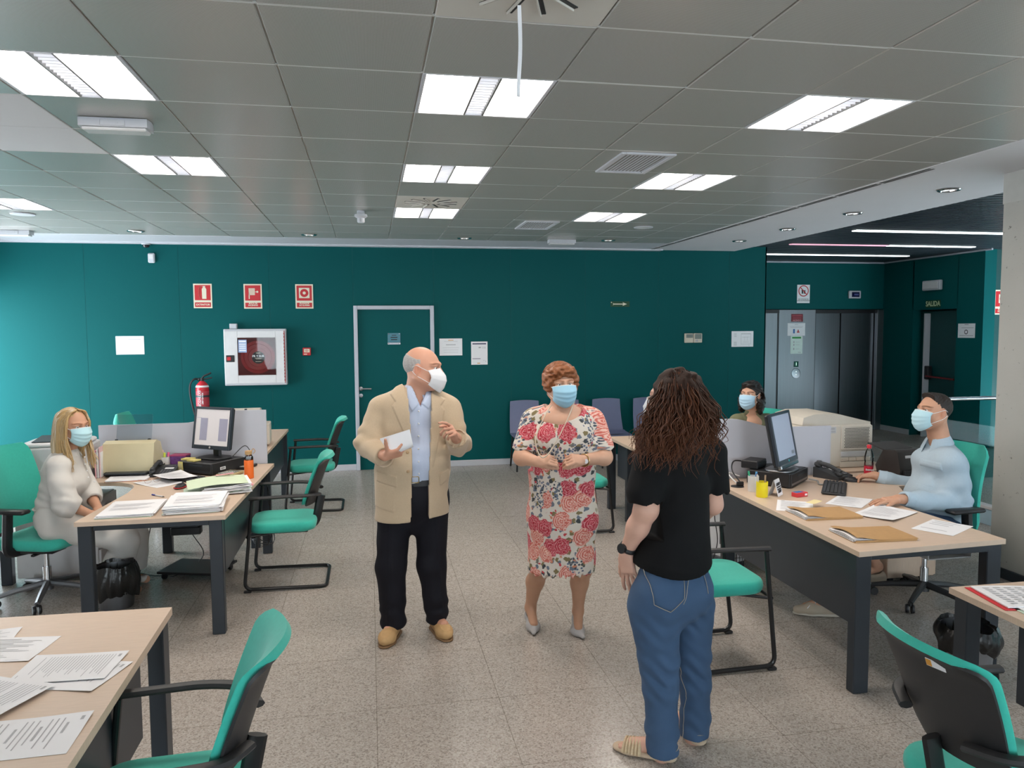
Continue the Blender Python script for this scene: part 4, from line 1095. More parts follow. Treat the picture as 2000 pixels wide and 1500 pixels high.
# ================================================================ figures: smooth implicit bodies meshed as one surface
class Field:
    """collects soft shapes, evaluates them on a grid and returns one continuous mesh"""
    def __init__(s): s.p = []; s.post = []
    def cone(s, a, b, ra, rb, k=.02, flat=None, op='u', clip=None):
        s.p.append(('cone', np.array(a, float), np.array(b, float), ra, rb, k, flat, op)); return s
    def ell(s, c, r, R=None, k=.02, op='u'):
        s.p.append(('ell', np.array(c, float), np.array(r, float), np.eye(3) if R is None else R, k, op)); return s
    def rbox(s, c, half, rad, R=None, k=.01, op='u'):
        s.p.append(('box', np.array(c, float), np.array(half, float), rad, np.eye(3) if R is None else R, k, op)); return s
    def chain(s, pts, rs, k=.02, flat=None):
        for i in range(len(pts)-1): s.cone(pts[i], pts[i+1], rs[i], rs[i+1], k, flat)
        return s
    def _bb(s, q):
        if q[0] == 'cone':
            f = 1
            if q[6] is not None: f = max(1, max(q[6][1] if isinstance(q[6][1], (list, tuple)) else [q[6][1]]))
            r = max(q[3], q[4])*f; return np.minimum(q[1], q[2])-r, np.maximum(q[1], q[2])+r
        if q[0] == 'ell': e = np.abs(q[3]) @ q[2]; return q[1]-e, q[1]+e
        if q[0] == 'box': e = np.abs(q[4]) @ (q[2]+q[3]); return q[1]-e, q[1]+e
    def mesh(s, h, clamp_floor=None):
        L = np.full(3, 1e9); U = np.full(3, -1e9)
        for q in s.p:
            if q[-1] == 'u':
                a, b = s._bb(q); L = np.minimum(L, a); U = np.maximum(U, b)
        L -= 3.3*h; U += 3.3*h
        n = np.ceil((U-L)/h).astype(int)+1
        ax = [np.arange(n[i], dtype=np.float32)*h+np.float32(L[i]) for i in range(3)]
        f = np.full(n, 1.0, np.float32)
        for q in s.p:
            a, b = s._bb(q); k = q[-3] if q[0] == 'cone' else q[-2]
            m = k+2.5*h
            i0 = np.maximum(0, np.floor((a-m-L)/h).astype(int)); i1 = np.minimum(n, np.ceil((b+m-L)/h).astype(int)+1)
            if (i1 <= i0).any(): continue
            sl = tuple(slice(i0[i], i1[i]) for i in range(3))
            X = ax[0][sl[0]][:, None, None]; Y = ax[1][sl[1]][None, :, None]; Z = ax[2][sl[2]][None, None, :]
            if q[0] == 'cone':
                _, A, B, ra, rb, k, flat, op = q
                ab = B-A; L2 = float(ab @ ab)+1e-12
                px, py, pz = X-A[0], Y-A[1], Z-A[2]
                t = np.clip((px*ab[0]+py*ab[1]+pz*ab[2])/L2, 0, 1)
                px, py, pz = px-t*ab[0], py-t*ab[1], pz-t*ab[2]
                if flat is not None:
                    d, fac = flat; d = np.array(d, float)
                    pd = px*d[0]+py*d[1]+pz*d[2]; g = (1/fac-1)*pd
                    px, py, pz = px+g*d[0], py+g*d[1], pz+g*d[2]
                    v = np.sqrt(px*px+py*py+pz*pz)-(ra+(rb-ra)*t)
                    if fac < 1: v = v*(fac+.25*(1-fac))
                else: v = np.sqrt(px*px+py*py+pz*pz)-(ra+(rb-ra)*t)
            elif q[0] == 'ell':
                _, c, r, R, k, op = q
                px, py, pz = X-c[0], Y-c[1], Z-c[2]
                l = [px*R[0, i]+py*R[1, i]+pz*R[2, i] for i in range(3)]
                k0 = np.sqrt((l[0]/r[0])**2+(l[1]/r[1])**2+(l[2]/r[2])**2)
                k1 = np.sqrt((l[0]/r[0]**2)**2+(l[1]/r[1]**2)**2+(l[2]/r[2]**2)**2)+1e-9
                v = k0*(k0-1)/k1
            else:
                _, c, hf, rad, R, k, op = q
                px, py, pz = X-c[0], Y-c[1], Z-c[2]
                l = [np.abs(px*R[0, i]+py*R[1, i]+pz*R[2, i])-hf[i] for i in range(3)]
                v = np.sqrt(sum(np.maximum(w, 0)**2 for w in l))+np.minimum(np.maximum(np.maximum(l[0], l[1]), l[2]), 0)-rad
            g = f[sl]
            if op == 'u':
                hh = np.maximum(k-np.abs(g-v), 0)/max(k, 1e-6)
                f[sl] = np.minimum(g, v)-hh*hh*k*.25
            else:
                w = -v; hh = np.maximum(k-np.abs(g-w), 0)/max(k, 1e-6)
                f[sl] = np.maximum(g, w)+hh*hh*k*.25
        G = (ax[0][:, None, None], ax[1][None, :, None], ax[2][None, None, :])
        for fn in s.post: f = np.asarray(fn(f, *G), np.float32)
        f[0], f[-1] = 1, 1; f[:, 0], f[:, -1] = 1, 1; f[:, :, 0], f[:, :, -1] = 1, 1
        return nets(f, L, h)
def nets(f, L, h):
    ins = f < 0
    c = np.zeros(tuple(np.array(f.shape)-1), np.uint8)
    for i in (0, 1):
        for j in (0, 1):
            for k in (0, 1): c += ins[i:f.shape[0]-1+i, j:f.shape[1]-1+j, k:f.shape[2]-1+k]
    act = (c > 0) & (c < 8)
    I = np.argwhere(act)
    idx = np.full(act.shape, -1, np.int32); idx[act] = np.arange(len(I))
    C = {}
    for i in (0, 1):
        for j in (0, 1):
            for k in (0, 1): C[(i, j, k)] = f[I[:, 0]+i, I[:, 1]+j, I[:, 2]+k]
    acc = np.zeros((len(I), 3)); cnt = np.zeros(len(I))
    for a in C:
        for ax in range(3):
            if a[ax]: continue
            b = list(a); b[ax] = 1; b = tuple(b)
            va, vb = C[a], C[b]; m = (va < 0) != (vb < 0)
            t = np.where(m, va/(va-vb+1e-12), 0)
            p = np.zeros((len(I), 3)); p += np.array(a); p[:, ax] += t
            acc += p*m[:, None]; cnt += m
    V = (I+acc/cnt[:, None])*h+L
    F = []
    for ax in range(3):
        o = [a for a in range(3) if a != ax]
        s0 = [slice(None)]*3; s1 = [slice(None)]*3
        s0[ax] = slice(0, -1); s1[ax] = slice(1, None)
        A, B = ins[tuple(s0)], ins[tuple(s1)]
        e = np.argwhere(A != B)
        e = e[(e[:, o[0]] > 0) & (e[:, o[1]] > 0)]
        d1 = np.zeros(3, int); d1[o[0]] = 1; d2 = np.zeros(3, int); d2[o[1]] = 1
        q = [idx[tuple((e-d).T)] for d in (d1+d2, d2, 0*d1, d1)]
        q = np.stack(q, 1)
        fl = A[tuple(e.T)]
        if ax == 1: fl = ~fl
        q[~fl] = q[~fl][:, ::-1]
        F.append(q)
    return V, np.concatenate(F)
def mesh_vf(name, V, F, mats, parent=None, origin=(0, 0, 0), tint=None, extra=None):
    """extra: MB whose geometry is joined (own material indices)"""
    V = np.asarray(V, np.float32)-np.array(origin, np.float32)
    me = bpy.data.meshes.new(name)
    nv, nf = len(V), len(F)
    ev = np.array(extra.v, np.float32)-np.array(origin, np.float32) if extra else np.zeros((0, 3), np.float32)
    ef = extra.f if extra else []
    me.vertices.add(nv+len(ev)); me.vertices.foreach_set('co', np.concatenate([V, ev]).ravel())
    nl = nf*4+sum(len(q) for q in ef)
    me.loops.add(nl); me.polygons.add(nf+len(ef))
    li = np.concatenate([np.asarray(F, np.int32).ravel(), np.array([i+nv for q in ef for i in q], np.int32)]) if ef else np.asarray(F, np.int32).ravel()
    me.loops.foreach_set('vertex_index', li)
    st = list(range(0, nf*4, 4)); o = nf*4
    for q in ef: st.append(o); o += len(q)
    me.polygons.foreach_set('loop_start', st)
    if ef: me.polygons.foreach_set('material_index', [0]*nf+list(extra.mi))
    me.polygons.foreach_set('use_smooth', [True]*(nf+len(ef)))
    for m in (mats if isinstance(mats, (list, tuple)) else [mats]): me.materials.append(m)
    if tint is not None:
        t4 = np.ones((nv+len(ev), 4), np.float32); t4[:nv, :3] = tint
        at_ = me.attributes.new('tint', 'FLOAT_COLOR', 'POINT'); at_.data.foreach_set('color', t4.ravel())
    me.update(calc_edges=True); me.validate()
    o = bpy.data.objects.new(name, me); COL.objects.link(o)
    if parent is not None: o.parent = parent
    return o
def orient(yaw, pitch=0, roll=0):
    """columns: right, forward, up. yaw measured from +y towards +x; pitch up positive"""
    f = np.array((math.sin(yaw)*math.cos(pitch), math.cos(yaw)*math.cos(pitch), math.sin(pitch)))
    r = np.array((math.cos(yaw), -math.sin(yaw), 0)); u = np.cross(r, f)
    c, s = math.cos(roll), math.sin(roll)
    return np.stack([c*r+s*u, f, -s*r+c*u], 1)
def unit(v): v = np.array(v, float); return v/np.linalg.norm(v)

M_eye = mat('eye_white', (.70, .68, .66), rough=.2, var=.02)
M_iris = mat('dark_iris', (.03, .018, .012), rough=.15, var=.05)
def skin(name, c): return mat(name, c, rough=.48, var=.05, scale=30, attr='tint', bump=.06, bscale=350, spec=.35)
class Head:
    def __init__(s, c, R, sc=1.0): s.c = np.array(c, float); s.R = R; s.s = sc
    def P(s, x, y, z): return s.c+s.R @ (np.array((x, y, z))*s.s)
    def loc(s, V): return (V-s.c) @ s.R/s.s
    def r(s, *q): return np.array(q)*s.s
def add_head(F, H, neck_to, neck_r=.056, jaw=1.0, nose=1.0):
    q = H.s; R = H.R
    F.ell(H.P(0, -.018, .030), H.r(.074, .094, .086), R, .02)
    F.ell(H.P(0, .012, .0), H.r(.068, .078, .085), R, .03)
    F.ell(H.P(0, .030, -.050), H.r(.056*jaw, .060, .064), R, .03)
    F.ell(H.P(0, .066, -.098), H.r(.026*jaw, .022, .019), R, .03)
    for sx in (-1, 1):
        F.cone(H.P(sx*.060*jaw, -.008, -.052), H.P(sx*.028*jaw, .060, -.094), .020*q, .020*q, .03)
        F.ell(H.P(sx*.042, .058, -.026), H.r(.026, .024, .024), R, .02)
        F.cone(H.P(sx*.014, .088, .026), H.P(sx*.050, .066, .024), .011*q, .010*q, .014)
        F.ell(H.P(sx*.0325, .094, .006), H.r(.018, .016, .012), R, .012, 's')
        F.ell(H.P(sx*.032, .0745, .0165), H.r(.0185, .0135, .0075), R, .006)
        F.ell(H.P(sx*.032, .0735, -.0045), H.r(.0175, .0125, .0060), R, .006)
        # ear: shell with a hollow
        F.ell(H.P(sx*.076, -.012, -.006), H.r(.010, .020, .032), R @ np.array(((math.cos(.35*sx), math.sin(.35*sx), 0), (-math.sin(.35*sx), math.cos(.35*sx), 0), (0, 0, 1.))), .008)
        F.ell(H.P(sx*.074, -.006, -.034), H.r(.008, .010, .012), R, .008)
        F.ell(H.P(sx*.087, -.006, -.002), H.r(.006, .010, .018), R, .006, 's')
    F.cone(H.P(0, .084, .018), H.P(0, .104*(.5+.5*nose), -.026), .0085*q, .0125*q, .010)
    for sx in (-1, 1): F.ell(H.P(sx*.012, .094, -.030), H.r(.010, .011, .009), R, .008)
    F.ell(H.P(0, .088, -.062), H.r(.024, .010, .008), R, .010)
    F.cone(H.P(0, -.020, -.045), neck_to, neck_r*q, neck_r*1.1*q, .03)
def eyes(H, gaze=(0, 0)):
    b = MB()
    for sx in (-1, 1):
        c = H.P(sx*.032, .0755, .0062)
        b.sphere(tuple(c), .0122*H.s, 14, 10, mi=1)
        d = H.R @ unit((gaze[0], 1, gaze[1]))
        b.sphere(tuple(c+d*.0078*H.s), .0060*H.s, 12, 8, mi=2)
    return b
def head_tint(H, V, brow=(.35, .26, .2), stubble=None, lips=True, skinvar=True):
    T = np.ones((len(V), 3), np.float32)
    L = H.loc(V)
    def spot(c, r, col, pw=2):
        d = np.sqrt(sum(((L[:, i]-c[i])/r[i])**2 for i in range(3)))
        w = np.clip(1.35-d, 0, 1)[:, None]; w = w*w*(3-2*w)
        T[:] = T*(1-w)+T*np.array(col)*w
    near = np.abs(L).max(1) < .2
    for sx in (-1, 1):
        for k in range(5):
            spot((sx*(.015+.010*k), .088-.003*k, .0285+.0028*math.sin(k*.8)), (.010, .03, .0045), np.array(brow)**(.75))
        spot((sx*.040, .075, -.030), (.03, .04, .022), (1.0, .86, .84))
        spot((sx*.076, -.01, -.005), (.02, .03, .035), (1.02, .84, .80))
    spot((0, .11, -.026), (.02, .02, .016), (1.0, .84, .82))
    spot((0, .098, -.062), (.026, .02, .009), (.95, .62, .60))
    if stubble: spot((0, .05, -.085), (.085, .09, .05), stubble); 
    return T
def face_mask(H, parent, origin, kind='surgical', col=(.36, .62, .76), name='face_mask'):
    m = mat('mask_white', (.74, .74, .76), rough=.85, var=.02) if kind == 'ffp' else mat('mask_blue_%02d' % int(col[0]*99), col, rough=.85, var=.03, scale=40)
    b = MB()
    def fn(u, v):
        q = 2*u-1; v = 1-v
        th = q*1.28
        a = abs(q)
        zt = .006-.012*a**1.6; zb = -.131+.048*a**1.5
        z = zt+(zb-zt)*v
        prof = np.interp(v, [0, .28, .5, .75, .92, 1], [.106, .128, .127, .120, .106, .086])
        if kind == 'ffp':
            prof = np.interp(v, [0, .3, .5, .78, 1], [.100, .132, .138, .126, .104])
            y = prof*(1-.47*a**1.5)-.002
            x = math.copysign(.074*(a**.95), q)*(1-.10*v*v)
        else:
            y = prof*math.cos(th*.82)**.75*1.0
            y = y if a < .98 else y
            x = .0735*math.sin(th)/math.sin(1.28)*(1-.08*v*v)
            for vv in (.32, .52, .72): y += .0035*math.exp(-((v-vv)/.035)**2)*math.cos(q*PI/2)**.5 if a < .999 else 0
        return H.P(x, y, z)-np.array(origin)
    b.slab(fn, 25, 29, .0018)
    o = b.build(name, m, parent, 180)
    lp = MB()
    for sx in (-1, 1):
        for zt, ze in ((-.010, .018), (-.078, -.036)):
            e = fn(.5+sx*.5, 0.95 if zt > -.05 else .12)+np.array(origin)
            lp.tube([p-np.array(origin) for p in crom([e, (e+H.P(sx*.0805, -.010, ze))/2+H.R @ np.array((sx*.006, 0, 0)), H.P(sx*.0835, -.012, ze), H.P(sx*.082, -.036, ze*.4)], 5)], .0016, 5)
    lp.build('ear_loop', mat('white_elastic', (.75, .75, .75), rough=.8), o)
    if kind != 'ffp':
        eb = MB()
        eb.tube([fn(u, 1.0)+H.R @ np.array((0, .001, 0)) for u in np.linspace(0.02, .98, 21)], .0028, 5)
        eb.build('top_binding', mat('white_elastic'), o)
    return o
def hand(F, w, d, n, side, curls=(20, 25, 20), sc=1.0, thumb=(35, 20), spread=4, per=None, k=.004, thick=1.0):
    """w wrist, d direction of the hand, n palm normal (palm faces n), side: +1 thumb towards d x n"""
    d = unit(d); n = unit(np.array(n)-d*np.dot(n, d)); s = np.cross(d, n)*side
    L = .090*sc
    R = np.stack([s, d, n], 1)
    F.cone(w, w+d*.03*sc, .025*sc, .028*sc, .015, flat=(n, .72))
    F.rbox(w+d*.052*sc, (.026*sc, .030*sc, .0035*sc), .0105*sc*thick, R, .012)
    F.ell(w+d*.035*sc+s*.022*sc+n*.006*sc, (.016*sc, .028*sc, .014*sc), R, .012)
    lens = (.092, .100, .094, .074); offs = (.030, .0105, -.010, -.029); base = (.088, .091, .087, .080)
    for i in range(4):
        c = per[i] if per else curls
        a = math.radians((1.5-i)*spread)
        p = w+(d*base[i]+s*offs[i])*sc
        dd = unit(d*math.cos(a)+s*math.sin(a)); nn = n
        r = (.0092, .0095, .0090, .0080)[i]*sc*thick
        ang = 0
        for j, fr in enumerate((.46, .31, .23)):
            ang += math.radians(c[j])
            v = dd*math.cos(ang)+nn*math.sin(ang)
            e = p+v*lens[i]*fr*sc
            r2 = r*(.93, .90, .82)[j]
            F.cone(p, e, r, r2, k); p = e; r = r2
    # thumb leaves the side of the palm near its base
    p = w+(d*.030+s*.026+n*.004)*sc
    a = math.radians(thumb[0]); v = unit(d*math.cos(a)+s*math.sin(a)+n*.25)
    for j, (ln, r0, r1) in enumerate(((.040, .0135, .0110), (.032, .0110, .0100), (.026, .0100, .0080))):
        e = p+v*ln*sc; F.cone(p, e, r0*sc*thick, r1*sc*thick, .006 if j else .012); p = e
        b_ = math.radians(thumb[1]); v = unit(v*math.cos(b_)+(n*.8-s*.6)*math.sin(b_))
    return p
def strands(paths, r0, name, matl, parent, origin, n=5, taper=.25, seg=5, flat=None):
    b = MB()
    for P in paths:
        Q = crom(P, seg)
        m = len(Q); rr = [r0*(1-(1-taper)*(i/(m-1))**2)*(.55+.45*min(1, i/(m*.08+1e-6))) for i in range(m)]
        b.tube([q-np.array(origin) for q in Q], rr, n, caps=False, flat=flat)
    return b.build(name, matl, parent, 180)
def collar(parent, c, fw, r0, r1, h, tip, gap, matl, origin, tilt=0.0, drop_back=0.0):
    fw = unit(fw); sd = np.array((fw[1], -fw[0], 0)); b = MB()
    def fn(u, v):
        a = gap+u*(2*PI-2*gap)
        d = fw*math.cos(a)+sd*math.sin(a)
        e = math.exp(-(min(u, 1-u)/.09)**2)
        z = (h+tip*e)*v-tilt*math.cos(a)*-1
        rr = r0+(r1-r0)*v**.8+.012*e*v
        return c+d*rr-np.array((0, 0, z))-np.array(origin)
    b.slab(fn, 41, 7, .0028)
    return b.build('collar', matl, parent, 70)
def front_y(V, x, z, n=40):
    d = (V[:, 0]-x)**2+(V[:, 2]-z)**2; c = np.argsort(d)[:n]; return V[c, 1].min()
def polymask(poly, width=.006):
    """soft mask of a polygon given in world (x, z)"""
    P = np.array(poly, float)
    def fn(X, Z):
        x = np.broadcast_to(X[:, 0, 0][:, None], (X.shape[0], Z.shape[2])); z = np.broadcast_to(Z[0, 0, :][None, :], x.shape)
        d = np.full(x.shape, 1e9); s = np.ones(x.shape); n = len(P)
        for i in range(n):
            a = P[i]; b = P[i-1]
            ex, ez = b-a; wx, wz = x-a[0], z-a[1]
            t = np.clip((wx*ex+wz*ez)/(ex*ex+ez*ez+1e-12), 0, 1)
            d = np.minimum(d, (wx-ex*t)**2+(wz-ez*t)**2)
            c1 = z >= a[1]; c2 = z < b[1]; c3 = ex*wz > ez*wx
            allt = c1 & c2 & c3; allf = ~c1 & ~c2 & ~c3
            s = np.where(allt | allf, -s, s)
        sd = s*np.sqrt(d)
        return np.clip(.5-sd/width, 0, 1)[:, None, :].astype(np.float32)
    return fn
def wrinkle(X, Y, Z, sc, seed=0.0):
    a = np.sin(sc*(X*.9+Z*1.7)+seed+1.5*np.sin(sc*.6*(Z-X)+seed*2)+1.1*np.sin(sc*.45*Y+seed))
    b = np.sin(sc*1.7*(Z*1.1-X*.5+Y*.7)+seed*3+1.3*np.sin(sc*.8*(X+Y)))
    return (.65*a+.35*b)
def ball(X, Y, Z, c, r): return np.exp(-((X-c[0])**2+(Y-c[1])**2+(Z-c[2])**2)/(r*r))

# ---------------------------------------------------------------- person in the beige jacket
def person_jacket():
    Y0 = 4.47
    P = lambda x, y, dy=0.0: at(x, y, Y0+dy)
    org = np.array((.235, Y0, 0.0))
    t = thing('person', 'balding person in a beige jacket and dark trousers holding white papers', 'person', org)
    fw = unit((.12, -1, 0)); side = np.array((fw[1]*-1, fw[0], 0))
    H = Head(P(827, 719, -.02), orient(math.radians(113), -.06, .0), 1.06)
    # body: head, neck, torso, arms, hands, legs
    F = Field()
    neck = P(812, 790, .02)
    add_head(F, H, neck, .064, 1.08, 1.1)
    F.cone(P(770, 805, .02), P(850, 805, .02), .065, .065, .05)
    F.cone(P(810, 820, .02), P(808, 945, .03), .13, .11, .05, flat=(fw, .60))
    shR, elR, wrR = P(745, 800, .03), P(716, 866, -.02), P(752, 891, -.235)
    shL, elL, wrL = P(874, 798, .02), P(900, 868, -.06), P(889, 853, -.265)
    F.chain([shR, elR, wrR], [.05, .042, .028], .03); F.chain([shL, elL, wrL], [.05, .042, .028], .03)
    # right hand wraps the folded papers from below, thumb on the front
    hand(F, wrR, P(778, 884, -.265)-wrR, (.05, .55, .85), 1, sc=1.0, thumb=(72, 8), per=[(38, 40, 25), (42, 42, 25), (46, 42, 25), (50, 42, 25)], spread=3)
    # left hand points forward
    hand(F, wrL, P(882, 835, -.36)-wrL, (-.85, .1, -.5), -1, sc=1.0, thumb=(25, 25), per=[(22, 18, 12), (55, 70, 40), (62, 75, 40), (66, 75, 40)])
    for (hx, hy), (kx, ky), (ax, ay), (sx, sy) in (((778, 990), (768, 1110), (765, 1215), (757, 1246)), ((840, 990), (846, 1105), (857, 1205), (867, 1233))):
        F.chain([P(hx, hy, .03), P(kx, ky, .0), P(ax, ay, .03)], [.08, .055, .04], .03)
        F.cone(P(ax, ay+8, .02), P(sx, sy-12, -.06), .035, .03, .02)
    V, Q = F.mesh(.004)
    T = head_tint(H, V, brow=(.42, .36, .32), stubble=(.93, .88, .88))
    mesh_vf('body', V, Q, [skin('skin_ruddy', (.58, .30, .205)), M_eye, M_iris], t, org, T, eyes(H, (.1, 0)))
    # grey fringe of hair around the bald crown
    F = Field()
    F.ell(H.P(0, -.022, .026), H.r(.0785, .0955, .086), H.R, .01)
    def cut(f, X, Y, Z):
        x, y, z = X-H.c[0], Y-H.c[1], Z-H.c[2]
        l = [(x*H.R[0, i]+y*H.R[1, i]+z*H.R[2, i])/H.s for i in range(3)]
        n = .0008*np.sin(l[1]*300+l[2]*110)
        f = f+n
        top = (l[2]-.052)-.35*np.maximum(0, -l[1]-.02)      # bald on top
        face = l[1]-.022-.30*np.maximum(0, l[2]-.01)          # hairline in front of the ear
        low = -(l[2]+.052-.35*np.maximum(0, l[1]))
        f = np.maximum(f, np.maximum(np.maximum(top, face), low)*.8)
        return f
    F.post.append(cut); V, Q = F.mesh(.0035)
    mesh_vf('hair', V, Q, mat('grey_hair', (.36, .34, .33), rough=.7, var=.3, scale=90, stretch=(1, 1, 3)), t, org)
    face_mask(H, t, org, 'ffp')
    # shirt
    F = Field()
    F.cone(P(812, 800, .0), P(816, 950, .0), .150, .160, .03, flat=(fw, .70))
    F.ell(P(812, 895, -.015), (.16, .125, .20), None, .04)
    F.cone(P(810, 783, .0), P(812, 768, -.015), .075, .068, .02)
    colL = [(P(796, 752)[0], P(796, 752)[2]), (P(788, 772)[0], P(788, 772)[2]), (P(803, 800)[0], P(803, 800)[2]), (P(818, 783)[0], P(818, 783)[2]), (P(805, 768)[0], P(805, 768)[2])]
    colR = [(P(840, 765)[0], P(840, 765)[2]), (P(846, 775)[0], P(846, 775)[2]), (P(835, 796)[0], P(835, 796)[2]), (P(822, 785)[0], P(822, 785)[2])]
    mL, mR = polymask(colL, .004), polymask(colR, .004)
    neckv = polymask([(P(800, 745)[0], P(800, 745)[2]), (P(819, 792)[0], P(819, 792)[2]), (P(840, 745)[0], P(840, 745)[2])], .004)
    xp = P(818, 850)[0]
    def fn(f, X, Y, Z):
        fr = (Y < Y0)
        f = f-(.007*mL(X, Z)+.007*mR(X, Z))*fr
        f = np.where((neckv(X, Z) > .5) & (Y < Y0-.02), np.maximum(f, .004), f)
        f = f-.0015*np.clip(1-np.abs(X-xp)/.016, 0, 1)*fr
        f = np.maximum(f, P(812, 938)[2]-Z)
        return f+.0022*wrinkle(X, Y, Z, 34, .7)
    F.post.append(fn); V, Q = F.mesh(.0045)
    so = mesh_vf('shirt', V, Q, mat('pale_blue_check_shirt', (.46, .52, .66), rough=.8, var=.05, scale=200), t, org)
    collar(so, P(812, 764, .0), (.12, -1, 0), .066, .084, .040, .030, .42, mat('pale_blue_check_shirt'), org, .012)
    for y in (803, 828, 853, 878, 902, 925):
        p = P(818, y, -.162+.0012*abs(y-880)*.6); b = MB(); b.sphere((p[0]-org[0], front_y(V, p[0], p[2])-.001-org[1], p[2]), .0055, 10, 6)
        b.build('button', mat('pearl_button', (.7, .7, .7), rough=.3), so)
    # trousers
    F = Field()
    F.cone(P(780, 965, .02), P(838, 965, .02), .118, .118, .05, flat=(fw, .95))
    F.cone(P(812, 930, .0), P(812, 965, .0), .158, .168, .04, flat=(fw, .72)); F.cone(P(812, 965, .0), P(812, 1015, .02), .15, .09, .05, flat=(fw, .75))
    F.chain([P(772, 985, .02), P(764, 1105, .005), P(768, 1212, .015)], [.105, .088, .076], .03, flat=(fw, .95))
    F.chain([P(843, 985, .02), P(843, 1100, .005), P(853, 1200, .02)], [.105, .085, .070], .03, flat=(fw, .95))
    hemL, hemR = P(770, 1226, 0)[2], P(853, 1208, 0)[2]
    def fn(f, X, Y, Z):
        f = f+.0035*wrinkle(X, Y, Z, 16, .3)*np.clip((.85-Z)*2, .2, 1)
        f = f+.006*wrinkle(X, Y, Z*1.6, 24, 1.2)*np.clip((.30-Z)*5, 0, 1)
        for c0, c1 in ((P(760, 1000), P(757, 1200)), (P(850, 1000), P(862, 1190))):
            xc = c0[0]+(c1[0]-c0[0])*np.clip((c0[2]-Z)/(c0[2]-c1[2]), 0, 1)
            f = f-.006*np.clip(1-np.abs(X-xc)/.014, 0, 1)*(Y < Y0)
        f = np.maximum(f, Z-P(812, 929)[2])
        return np.maximum(f, (.055+.05*(Y-Y0))-Z)
    F.post.append(fn); V, Q = F.mesh(.005)
    mesh_vf('trousers', V, Q, mat('navy_black_wool', (.0085, .0085, .013), rough=.75, var=.1, scale=80, spec=.25), t, org)
    b = MB()
    zb = P(812, 937)[2]
    b.grid(lambda u, v: (org[0]*0+P(814, 937)[0]-org[0]+.166*math.sin(2*PI*u), .124*math.cos(2*PI*u), zb-.017+.034*v), 48, 2, cu=True)
    bo = b.build('belt', M_black, t)
    b = MB(); b.tube(fillet([(-.021, 0, -.018), (.021, 0, -.018), (.021, 0, .018), (-.021, 0, .018), (-.021, 0, -.018)], .008), .0028, 6, M=Matrix.Translation(Vector(P(811, 937, -.128)-org)))
    b.build('belt_buckle', mat('brass', (.70, .55, .28), rough=.25, metal=1), bo)
    # jacket
    F = Field()
    F.cone(P(762, 796, .03), P(856, 792, .03), .078, .078, .05, flat=(fw, .95))
    F.cone(P(808, 815, .0), P(806, 905, .0), .205, .212, .05, flat=(fw, .70))
    F.cone(P(806, 905, .0), P(805, 1000, .0), .212, .222, .05, flat=(fw, .70))
    F.cone(P(808, 775, .05), P(808, 800, .03), .082, .10, .03)
    F.chain([shR+np.array((0, 0, .005)), elR+np.array((-.002, 0, -.004)), P(748, 893, -.19)], [.078, .067, .060], .03)
    F.chain([shL+np.array((.004, 0, .0)), elL+np.array((-.010, 0, 0)), P(892, 858, -.205)], [.078, .066, .060], .03)
    lapL = [P(783, 740), P(762, 768), P(772, 782), P(765, 790), P(800, 870), P(803, 862), P(795, 775)]
    lapR = [P(842, 765), P(868, 778), P(858, 790), P(866, 798), P(842, 905), P(837, 895), P(838, 790)]
    lapL = polymask([(p[0], p[2]) for p in lapL], .004); lapR = polymask([(p[0], p[2]) for p in lapR], .004)
    pk = [polymask([(P(a, b_)[0], P(a, b_)[2]) for a, b_ in q], .004) for q in (
        [(735, 915), (772, 922), (772, 942), (735, 934)], [(855, 918), (876, 912), (877, 930), (857, 942)])]
    pk2 = polymask([(P(a, b_)[0], P(a, b_)[2]) for a, b_ in ((733, 935), (769, 942), (768, 990), (732, 984))], .004)
    op = polymask([(P(a, b_)[0], P(a, b_)[2]) for a, b_ in ((790, 700), (793, 755), (799, 830), (802, 900), (801, 950), (799, 1030), (835, 1030), (834, 950), (836, 900), (839, 830), (841, 765), (845, 700))], .002)
    zh = P(806, 1006)[2]
    cut1 = unit(P(752, 893, -.235)-elR); c1 = P(751, 895, -.232)
    cut2 = unit(P(889, 853, -.265)-elL); c2 = P(891, 855, -.245)
    xc = P(806, 900)[0]
    def fn(f, X, Y, Z):
        fr = (Y < Y0-.01)
        f = f-(.0065*lapL(X, Z)+.0065*lapR(X, Z)+.006*sum(p(X, Z) for p in pk)+.003*pk2(X, Z))*fr
        w = wrinkle(X, Y, Z, 15, .2)
        arm = ball(X, Y, Z, elR, .11)+ball(X, Y, Z, elL, .11)
        f = f+.003*w+.013*arm*wrinkle(X, Y, Z, 34, 2.1)+.004*ball(X, Y, Z, P(750, 840), .09)*wrinkle(X, Y, Z, 30, .9)
        f = np.maximum(f, zh+.012*np.sin((X-xc)*9)-Z+.02*(Y-Y0))
        f = np.where((op(X, Z) > .5) & (Y < Y0+.01) & (Y > Y0-.175), np.maximum(f, .003), f)
        # neck opening
        d = np.sqrt((X-P(813, 775)[0])**2+(Y-Y0-.0)**2)
        f = np.maximum(f, np.where(Z > P(810, 790)[2], .080-d, -1))
        # open cuffs
        for c, n, ax_ in ((c1, cut1, elR), (c2, cut2, elL)):
            s = (X-c[0])*n[0]+(Y-c[1])*n[1]+(Z-c[2])*n[2]
            near = ((X-c[0])**2+(Y-c[1])**2+(Z-c[2])**2) < .13**2
            rad = np.sqrt(np.maximum((X-c[0])**2+(Y-c[1])**2+(Z-c[2])**2-s*s, 0))
            f = np.where(near, np.maximum(f, s), f)
            f = np.where(near & (s > -.03), np.maximum(f, .050-rad), f)
        return f
    F.post.append(fn); V, Q = F.mesh(.0045)
    jo = mesh_vf('jacket', V, Q, mat('beige_linen', (.49, .375, .255), rough=.85, var=.06, scale=120, bump=.12, bscale=500, sheen=.2), t, org)
